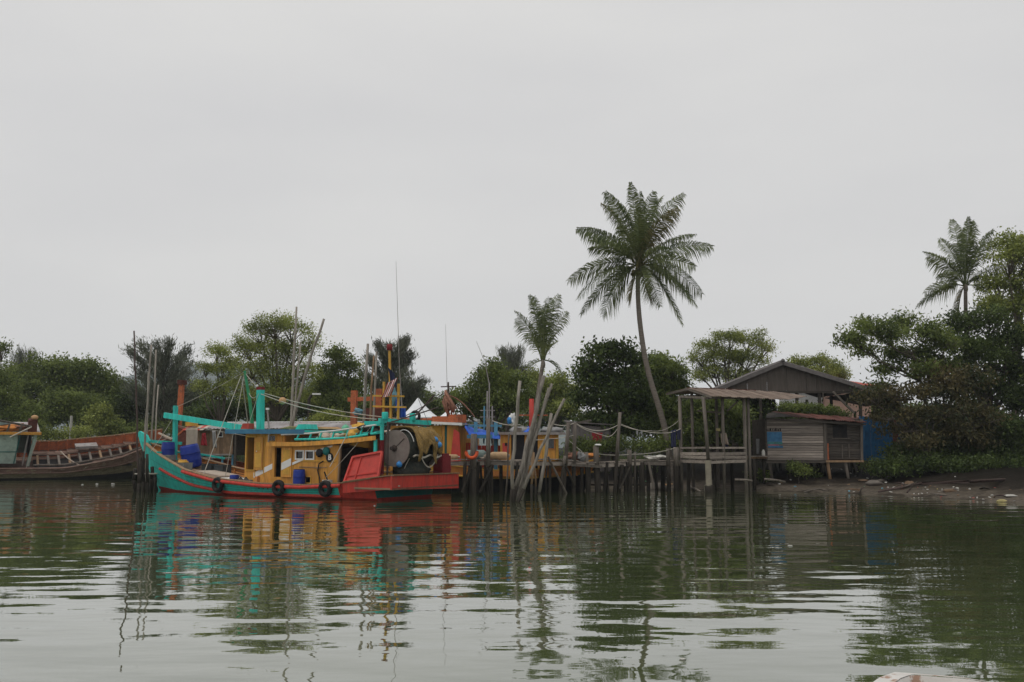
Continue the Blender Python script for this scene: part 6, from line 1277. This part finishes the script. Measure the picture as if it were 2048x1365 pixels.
tree('acacia_tree', 'rounded olive acacia behind the pavilion roof', 84, (1462, 890), [(1462, 678, 36, 18), (1420, 695, 28, 18), (1505, 685, 32, 22), (1535, 700, 16, 22), (1400, 720, 24, 16), (1450, 715, 44, 22), (1500, 725, 40, 24), (1430, 745, 38, 20), (1480, 755, 45, 22), (1400, 755, 18, 10)], 'leaf_light', 18000, (.21, .085), sig=.3, per=32, group='trees behind the hall', trunk_r=.25)
tree('broadleaf_tree', 'yellow green tree tops peeping over the hall ridge', 88, (1640, 890), [(1590, 726, 18, 10), (1612, 730, 20, 14), (1642, 724, 20, 12), (1672, 738, 20, 14), (1620, 752, 45, 18), (1668, 756, 34, 16)], 'leaf_light', 10000, (.22, .1), sig=.3, group='trees behind the hall')
tree('broadleaf_tree', 'leafy bush growing behind the pavilion posts', 60.5, (1420, 900), [(1400, 830, 26, 24), (1428, 815, 22, 22), (1452, 828, 20, 26), (1405, 868, 34, 26), (1445, 868, 30, 28), (1478, 850, 20, 30), (1500, 880, 26, 26), (1380, 890, 28, 18)], 'leaf_mid', 12000, (.3, .1), droop=.5, group='trees around the tall palm', sig=.3)
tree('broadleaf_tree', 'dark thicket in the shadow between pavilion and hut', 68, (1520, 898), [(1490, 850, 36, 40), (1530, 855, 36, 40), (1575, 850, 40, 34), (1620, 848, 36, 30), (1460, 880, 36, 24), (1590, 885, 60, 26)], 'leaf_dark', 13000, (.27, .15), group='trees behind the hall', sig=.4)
tree('creeper', 'green creeper growing over the rusty hut roof', 59.5, (1600, 900), [(1580, 818, 18, 9), (1612, 820, 24, 9), (1648, 824, 24, 10), (1680, 834, 18, 8)], 'leaf_mid', 4500, (.17, .09), cat='creeper', sig=.2, trunk_r=.05)
for i, (x, y, r, lb) in enumerate(((1594, 938, 16, 'small weed bush under the middle of the plank hut'), (1622, 948, 14, 'pale weed clump behind the hut stilts'), (1745, 935, 22, 'grey green weed clump at the foot of the blue fence'), (1515, 952, 16, 'weed clump on the mud under the footbridge'))):
    tree('weed_clump', lb, (54.6, 56.5, 56, 55.6)[i], (x, y+r), [(x, y, r, r*.8), (x+r*.6, y+r*.5, r*.7, r*.5)], 'leaf_mid', 900, (.16, .08), cat='weeds', sig=.16, trunk_r=.02, group='weed clumps on the mud', per=14)
# far tree line closing the view on both banks
def far_line():
    protos = []
    for v in range(3):
        Y = 128; c0 = P(1024, 880, Y); lob = [(1024+random.uniform(-46, 46), 862-random.uniform(0, 42), random.uniform(26, 40), random.uniform(18, 30)) for _ in range(8)]
        protos.append(tree('far_tree', 'hazy green tree in the distant row closing the view', Y, (1024, 890), lob, ('leaf_mid', 'leaf_dark', 'leaf_light')[v], 6500, (.4, .22), sig=.6, group='distant row of trees'))
    k = 0
    for X in np.arange(-118, 64, 5.6):
        src = protos[k % 3]; p = Vector((X+random.uniform(-1.5, 1.5), random.uniform(118, 140), 0)); p.z = ground(p.x, p.y)-.15; s_ = random.uniform(.85, 1.15)
        if k < 3: r = src; kids = None
        else:
            r = src.copy(); COL.objects.link(r)
            for ch in src.children: c = ch.copy(); COL.objects.link(c); c.parent = r; c.matrix_parent_inverse = ch.matrix_parent_inverse.copy()
        r['far_pos'] = list(p); r['far_s'] = s_; k += 1
    for o in [o for o in COL.objects if 'far_pos' in o.keys()]:
        o.location = o['far_pos']; o.scale = (o['far_s'],)*3; o.rotation_euler.z = random.uniform(0, 6.28); del o['far_pos']; del o['far_s']
far_line()
tree('shrub', 'low dark shrubs on the bank under the tall palm', 59, (1290, 905), [(1240, 893, 30, 14), (1290, 897, 34, 12), (1325, 890, 26, 16), (1200, 898, 30, 10), (1160, 895, 26, 14)], 'leaf_mid', 5000, (.2, .1), group='shrubs on the bank', cat='shrub', sig=.25, trunk_r=.04)
tree('shrub', 'dark shrubs on the bank behind the hulk bow', 88, (300, 890), [(230, 862, 30, 16), (290, 862, 34, 18), (360, 862, 34, 18), (420, 865, 30, 16)], 'leaf_mid', 5000, (.26, .14), group='shrubs on the bank', cat='shrub', sig=.35, trunk_r=.05)
# right-hand mass
GR = 'trees on the right bank'
tree('broadleaf_tree', 'tall light topped tree at the right edge behind the palm', 64, (2030, 930), [(2030, 488, 34, 24), (2010, 520, 30, 26), (2060, 520, 50, 45), (2045, 565, 40, 34), (2000, 572, 30, 28), (2070, 610, 55, 50), (2015, 625, 40, 36), (1985, 610, 24, 22), (2050, 680, 50, 45)], 'leaf_light', 18000, (.22, .11), sig=.3, group=GR, trunk_r=.25)
tree('broadleaf_tree', 'dense dark tree below the palm crown on the right bank', 60, (1985, 940), [(1930, 655, 42, 26), (1975, 650, 36, 30), (2010, 690, 45, 40), (1920, 700, 50, 36), (1965, 725, 55, 42), (2035, 750, 45, 50), (1905, 745, 36, 28), (1985, 790, 65, 45), (2050, 820, 40, 50)], 'leaf_dark', 24000, (.2, .11), sig=.28, group=GR, trunk_r=.24)
def pinnate(t_, C, D, m, name='leaf_spray', nl=6, ll=.27, wl=.1):
    """feather shaped compound leaves: leaflets in two rows along drooping stalks"""
    k = len(C); D = D/np.linalg.norm(D, axis=1, keepdims=True); sd = np.cross(D, np.array([0, 0, 1.])); sd /= np.linalg.norm(sd, axis=1, keepdims=True)+1e-6
    cs, ax = [], []
    for i in range(nl):
        for s in (-1, 1):
            cs.append(C + D*(i*.085) + sd*s*ll*.4 - np.array([0, 0, .012*i*i*.3])); ax.append(sd*s + D*.5 - np.array([0, 0, .35]))
    cs = np.concatenate(cs); ax = np.concatenate(ax); n = len(cs)
    return link(name, leafmesh(name, cs, ax, unit(n)*.5+np.array([0, 0, 1.]), rng.uniform(.8, 1.2, n)*ll, rng.uniform(.8, 1.2, n)*wl), m, t_)
def spray_tree(label, Y, base, lobes, n, m, stems, group, flat=.55):
    bx = P(base[0], base[1], Y); b0 = Vector((bx.x, Y, ground(bx.x, Y)-.2)); s = Y/F; t = thing('flame_tree', label, 'tree', b0, group); tr = MB(); Cs, Ds = [], []
    tot = sum(l[2]*l[3] for l in lobes); fk = b0 + Vector((random.uniform(-.2, .2), 0, 1.6))
    forks = [b0 + Vector((dx*.45, dy, h_)) for dx, dy, h_ in stems]
    for f in forks: tr.tube([b0+Vector(((f.x-b0.x)*.3, 0, 0)), b0.lerp(f, .5)+Vector((random.uniform(-.12, .12), .1, 0)), f], [.085, .07, .05], 7, .06)
    for (px, py, rx, ry) in lobes:
        c = P(px, py, Y) + Vector((0, random.uniform(-1.2, 1.2), 0)); f = min(forks, key=lambda q: (q-c).length); r3 = np.array([rx*s, rx*s*.95, ry*s*1.0])
        mid = f.lerp(c, .55)+Vector((random.uniform(-.2, .2), random.uniform(-.2, .2), random.uniform(-.35, -.05))); tr.tube([f, f.lerp(mid, .5)+Vector((0, 0, .12)), mid, c], [.07, .055, .045, .02], 6)
        k = int(n*rx*ry/tot); d = unit(k); d[:, 2] = np.where(d[:, 2] < -.2, d[:, 2]*-.5, d[:, 2]); p = np.array(c)+d*rng.uniform(.15, 1.25, (k, 1))*r3*np.array([1, 1, 1.35])
        Cs.append(p); Ds.append(d*np.array([.8, .8, .3])+unit(k)*.8-np.array([0, 0, .3]))
        for q in p[::max(1, k//12)]: tr.tube([mid.lerp(c, .6), Vector(q)], [.02, .008], 4)
    LBs = [(tuple(P(px, py, Y)+Vector((0, random.uniform(-1., 1.), 0))), (rx*s*1.05, rx*s, ry*s*1.25)) for px, py, rx, ry in lobes]
    q, d, _t = crownpts(LBs, n*5, 24, .3, (.25, 1.12)); k = len(q); ax = unit(k)*.8+d*.3; ax[:, 2] -= .55
    link('crown', leafmesh('crown', q, ax, unit(k)+np.array([0, 0, .5]), rng.uniform(.6, 1.3, k)*.27, rng.uniform(.6, 1.3, k)*.1), m, t); tr.build('trunk', 'bark', t, smooth=True); return t
spray_tree('spreading feathery leaved tree reaching out over the hall eave', 57, (1890, 940), [(1700, 685, 32, 16), (1735, 662, 34, 18), (1772, 678, 32, 20), (1815, 648, 30, 18), (1850, 672, 36, 22), (1740, 700, 26, 12), (1800, 705, 34, 16), (1850, 712, 36, 20), (1885, 690, 30, 26), (1790, 738, 30, 14), (1840, 748, 36, 18), (1890, 735, 30, 24), (1775, 775, 26, 12)], 2300, 'leaf_mid', [(-2.6, .2, 5.4), (-1.4, -.3, 6.2), (.6, .3, 6.6)], GR)
spray_tree('low spreading reddish leaved tree over the mud on the right', 56, (1860, 945), [(1742, 800, 34, 14), (1790, 812, 40, 18), (1845, 788, 44, 20), (1905, 790, 44, 24), (1770, 838, 30, 14), (1820, 838, 44, 18), (1880, 830, 48, 24), (1935, 830, 40, 30), (1850, 868, 44, 14), (1800, 865, 30, 12), (1905, 868, 44, 20), (1960, 850, 34, 30), (1780, 790, 34, 16), (1870, 760, 44, 24), (1930, 765, 40, 30), (1820, 885, 40, 12), (1940, 885, 40, 20)], 3000, 'leaf_red', [(-1.6, .1, 2.6), (-.4, -.3, 2.9), (1.0, .2, 3.0), (2.2, .3, 2.8)], GR)
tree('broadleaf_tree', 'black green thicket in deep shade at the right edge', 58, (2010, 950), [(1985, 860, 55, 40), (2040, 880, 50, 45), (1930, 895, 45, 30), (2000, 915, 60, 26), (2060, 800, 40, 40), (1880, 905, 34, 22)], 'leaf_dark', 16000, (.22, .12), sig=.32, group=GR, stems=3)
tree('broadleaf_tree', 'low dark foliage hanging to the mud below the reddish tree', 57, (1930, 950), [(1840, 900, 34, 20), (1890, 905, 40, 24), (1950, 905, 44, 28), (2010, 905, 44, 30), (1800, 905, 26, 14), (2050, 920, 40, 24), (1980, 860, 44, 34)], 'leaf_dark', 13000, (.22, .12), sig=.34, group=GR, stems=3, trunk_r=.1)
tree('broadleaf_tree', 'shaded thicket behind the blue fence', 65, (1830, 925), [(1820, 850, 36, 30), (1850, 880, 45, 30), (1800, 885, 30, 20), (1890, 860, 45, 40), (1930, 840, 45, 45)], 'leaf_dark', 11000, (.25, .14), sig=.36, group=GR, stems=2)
tree('shrub', 'low dark undergrowth along the foot of the right bank trees', 54.5, (1900, 962), [(1770, 938, 26, 12), (1815, 934, 32, 15), (1865, 932, 36, 17), (1920, 934, 36, 16), (1975, 934, 36, 18), (2030, 936, 36, 18)], 'leaf_dark', 8500, (.2, .1), group='shrubs on the bank', cat='shrub', sig=.28, trunk_r=.04, stems=3)
tree('broadleaf_tree', 'broad dark tree further along the right bank', 56, (2150, 945), [(2120, 640, 60, 50), (2170, 700, 70, 60), (2110, 760, 60, 55), (2190, 800, 70, 60), (2130, 860, 70, 50), (2200, 900, 60, 34)], 'leaf_mid', 11000, (.26, .14), sig=.36, group=GR, trunk_r=.22)
tree('broadleaf_tree', 'light green tree beyond the broad dark one along the bank', 54, (2330, 950), [(2290, 680, 60, 50), (2350, 740, 70, 60), (2290, 820, 70, 60), (2370, 860, 60, 50), (2300, 900, 60, 34)], 'leaf_light', 9000, (.26, .14), sig=.36, group=GR, trunk_r=.2)
# palms
palm('coconut_palm', 'tall curved coconut palm rising beside the pavilion', 58.5, [(1345, 905), (1334, 868), (1313, 800), (1293, 735), (1281, 660), (1275, 590), (1277, 535)], (1277, 532),
     [(1284, 375, .9, .05), (1256, 376, -1.2, .06), (1240, 395, 1.5, .08), (1208, 392, -1.0, .1), (1206, 395, 1.6, .05), (1156, 452, .6, .18), (1152, 468, -1.0, .2), (1175, 512, -2.6, .22), (1137, 560, .3, .28), (1154, 604, -1.2, .32), (1165, 622, 1.4, .3), (1202, 636, -1.0, .3), (1290, 608, -2.2, .25),
      (1369, 645, .8, .34), (1386, 616, -1.0, .34), (1408, 585, .6, .32), (1392, 590, 1.8, .32), (1422, 496, -.4, .2), (1396, 462, 1.0, .16), (1363, 392, -.6, .08), (1330, 384, 1.2, .05), (1342, 436, -2.4, .1), (1310, 378, .6, .03), (1230, 470, -2.8, .15), (1325, 520, -3.2, .2), (1225, 585, 2.6, .3), (1335, 600, 2.8, .3), (1300, 420, 2.5, .05), (1258, 602, -.5, .12), (1302, 596, .7, .12), (1185, 470, 1.8, .18), (1380, 545, -1.8, .24), (1268, 430, -2.2, .06)], .2, 1.02, 84, 1.05, True, dry=(4, 21, 28, 29))
palm('coconut_palm', 'young coconut palm with upright fronds above the leaning poles', 57, [(1062, 905), (1067, 850), (1076, 790), (1086, 724)], (1086, 722),
     [(1058, 588, .5, .02), (1068, 598, -.8, .02), (1100, 592, .8, .0), (1117, 592, -.4, .03), (1030, 622, .3, .12), (1034, 640, -.8, .15), (1136, 622, .3, .12), (1130, 650, .9, .16), (1085, 610, 1.2, .0), (1050, 668, 1.0, .18), (1118, 742, -.3, .3), (1058, 735, .6, .2), (1112, 690, -1.4, .15), (1090, 612, -1.0, 0)], .16, .85, 48, .6, False, Lm=.85, tilt=.7)
palm('coconut_palm', 'coconut palm rising out of the dark trees on the right bank', 66, [(1938, 930), (1934, 820), (1932, 700), (1931, 572)], (1931, 572),
     [(1910, 436, .5, .03), (1925, 440, -.8, .02), (1952, 438, .6, .03), (1895, 470, 1.2, .06), (1852, 502, .3, .2), (1845, 518, -.8, .22), (1862, 555, -1.4, .22), (1838, 612, .4, .3), (1868, 580, 1.5, .24), (1990, 480, .4, .14), (2015, 535, -.3, .22), (1985, 545, 1.4, .2), (1900, 640, -1.0, .3), (1975, 610, -1.5, .3), (1945, 450, 1.8, .03), (1965, 470, -1.5, .08)], .18, 1.0, 74, .9, False, Lm=.95, dry=(12,))
# ground cover on the bank top
def grass_tufts():
    C, D = [], []
    for _ in range(26000):
        x = random.uniform(-62, 34); s = shore(x); y = s + random.uniform(5, 24)
        if 9.5 < x < 34 and y < 72: continue
        C.append((x, y, ground(x, y)+.12)); D.append((random.gauss(0, .5), random.gauss(0, .5), 1))
    k = len(C); o = link('bank_grass', leafmesh('bank_grass', np.array(C), np.array(D), unit(k), rng.uniform(.25, .6, k), rng.uniform(.03, .08, k)), 'grass'); tag(o, 'tufted green grass on top of the bank', 'grass', kind='stuff')
grass_tufts()
# ------------------------------------------------------------------ litter, logs, stones on the mud
def sticks():
    r_ = random.Random(9)
    for i in range(16):
        px = r_.uniform(1500, 2040); py = r_.uniform(948, 990); a = hit(px, py); b = hit(px+r_.uniform(-40, 40), py+r_.uniform(-5, 5))
        if a.y > 70 or b.y > 70 or (a-b).length > 4: continue
        a.z = ground(a.x, a.y)+.03; b.z = ground(b.x, b.y)+r_.uniform(.03, .25); o = MB().tube([a, a.lerp(b, .5)+Vector((0, 0, r_.uniform(-.02, .06))), b], [.045, .04, .02], 5, .15).build('driftwood', r_.choice(('wood', 'wood_wet_shaded', 'pole_dark')), smooth=True); tag(o, 'thin driftwood stick lying on the littered mud bank', 'driftwood', 'driftwood sticks on the mud bank')
    for i in range(12):
        px = r_.uniform(1700, 2045); py = r_.uniform(945, 968); p = hit(px, py); g = ground(p.x, p.y)
        if p.y > 70: continue
        o = crumple((p.x, p.y, g), r_.uniform(.2, .5), r_.uniform(.15, .3), r_.uniform(.06, .16), .4, 12, 8).build('debris_heap', r_.choice(('litter_brown', 'net_dark', 'net_red', 'rock')), smooth=True); tag(o, 'small heap of dark debris on the mud under the right bank trees', 'debris', 'debris heaps on the mud bank')
sticks()
def litter():
    shapes = []
    for i in range(5):
        mb = MB(); mb.ball((0, 0, 0), 1, 7, 4, ((.12, .07, .05), (.08, .08, .04), (.16, .05, .03), (.1, .1, .02), (.06, .05, .07))[i], .3); shapes.append(mb)
    cols = ['litter_pale']*9 + ['litter_brown']*3 + ['litter_red', 'litter_green', 'litter_brown', 'litter_yellow', 'tank_blue']
    names = {'litter_pale': 'pale', 'litter_red': 'reddish', 'litter_green': 'green', 'litter_brown': 'brown', 'litter_yellow': 'yellow', 'tank_blue': 'blue'}
    base = {}
    for k in range(230):
        if k < 165: px, py = random.uniform(1490, 2050), random.uniform(935, 1000)
        else: px, py = random.uniform(1190, 1362), random.uniform(944, 976)
        if k % 3 == 0 and k < 165: px = random.gauss(1850, 90); py = random.gauss(962, 12)
        p = hit(px, py); g = ground(p.x, p.y)
        if g < .03 or p.y > 75: continue
        m = random.choice(cols); i = random.randrange(5); key = (m, i)
        if key not in base: me = shapes[i].mesh('litter'); me.materials.append(MT[m]); base[key] = me
        o = bpy.data.objects.new('litter_scrap', base[key]); COL.objects.link(o); s = random.uniform(.35, .95); o.location = (p.x, p.y, g+.01); o.scale = (s, s, s); o.rotation_euler = (random.uniform(-.3, .3), random.uniform(-.3, .3), random.uniform(0, 6))
        where = 'on the mud under the jetty' if k >= 165 else 'on the mud bank below hut and trees'
        tag(o, f'{names[m]} scrap of plastic litter lying {where}', 'litter', f'{names[m]} litter {where}')
litter()
def rockthing(px, py, sx, sy, sz, m, label, cat='rock'):
    p = hit(px, py); o = MB().ball((p.x, p.y, ground(p.x, p.y)+sz*.35), 1, 12, 7, (sx, sy, sz), .15).build('rock' if cat == 'rock' else 'plastic_sack', m, smooth=True); tag(o, label, cat)
rockthing(2003, 998, .22, .16, .09, 'litter_yellow', 'yellowish sack half sunk at the waterline', 'sack'); rockthing(1838, 915, .4, .3, .22, 'litter_pale', 'pale sack lying under the trees beside the fence', 'sack'); rockthing(1748, 955, .45, .35, .18, 'rock', 'grey boulder on the mud beside the hut'); rockthing(1310, 945, .7, .5, .35, 'rock', 'dark boulder on the mud under the jetty end'); rockthing(1870, 950, .9, .5, .2, 'rock', 'flat stone heap among litter on the right bank'); rockthing(2020, 965, .3, .18, .06, 'litter_pale', 'flattened pale sack on the mud at the right edge', 'sack')
p = [hit(1757, 988), hit(1800, 980), hit(1845, 971), hit(1940, 968), hit(2060, 961)]
o = MB().tube([q+Vector((0, 0, .1)) for q in p], [.05, .07, .08, .08, .09], 7, .06).build('fallen_pole', 'pole_dark', smooth=True); tag(o, 'long dark fallen pole lying on the mud at the right', 'pole')
for i, (x0, y0, x1, y1, lb) in enumerate(((1308, 978, 1345, 974, 'yellowish driftwood branch at the waterline under the jetty'), (1470, 962, 1505, 964, 'plank lying on the mud behind the pavilion piles'), (1530, 961, 1570, 966, 'weathered plank on the mud under the hut'), (1380, 975, 1400, 985, 'broken stick standing out of the water by the pavilion'))):
    a, b = hit(x0, y0), hit(x1, y1); a.z = max(a.z, .02)+.06; b.z = max(b.z, .0)+(.16 if i == 0 else .05); o = MB().tube([a, a.lerp(b, .6)+Vector((0, 0, .02)), b], [.06, .06, .05], 6, .1).build('driftwood', 'cork' if i == 0 else 'wood', smooth=True); tag(o, lb, 'driftwood')
for i, (x, y, s) in enumerate(((226, 969, .16), (165, 970, .1), (194, 969, .12), (749, 1012, .06), (1580, 1093, .08), (1365, 1320, .05))):
    q = PZ(x, y); o = MB().ball(q+Vector((0, 0, s*.15)), 1, 8, 5, (s*.8, s*.5, s*.25), .2).build('floating_litter', 'litter_pale', smooth=True); tag(o, 'small white scrap floating on the river', 'litter', 'scraps floating on the river')
# ------------------------------------------------------------------ bow of the boat the picture is taken from
def near_bow():
    tip = P(1790, 1349, 5.2); z = tip.z; t = thing('wooden_dinghy', 'worn white bow of a small boat at the lower edge', 'boat', (tip.x+.3, 0, 0))
    lf = [(0, 0), (-.12, -.11), (-.26, -.3), (-.42, -.75), (-.5, -1.6), (-.45, -3.5), (-.3, -5.5)]; rt = [(0, 0), (.28, -.1), (.5, -.3), (.8, -.8), (1.0, -1.6), (1.1, -3.5), (1.0, -5.5)]
    def ring(zz, k): return [Vector((tip.x+x*k+.35*(1-k), tip.y+y*(1 if y < -5 else k)-.25*(1-k), zz)) for x, y in lf[::-1]+rt[1:]]
    rows = [ring(z, 1), ring(z-.25, .95), ring(z*.4, .85), ring(-.15, .7)]; MB().grid(rows, flip=True).build('hull', 'white', t)
    a, b = ring(z+.012, 1.0), ring(z+.012, .8); MB().grid([a, b]).build('gunwale', 'worn_white', t); MB().grid([ring(z+.008, .8), ring(z-.06, .78)]).build('inner_side', 'worn_white', t)
    r2 = ring(z-.06, .78); n = len(r2)//2; MB().grid([[r2[n-i] for i in range(n+1)], [r2[n+i] for i in range(n+1)]]).build('foredeck', 'worn_white', t)
    MB().box((tip.x+.3, tip.y-5.3, .6), (1.2, .06, 1.4)).build('transom', 'white', t)
near_bow()
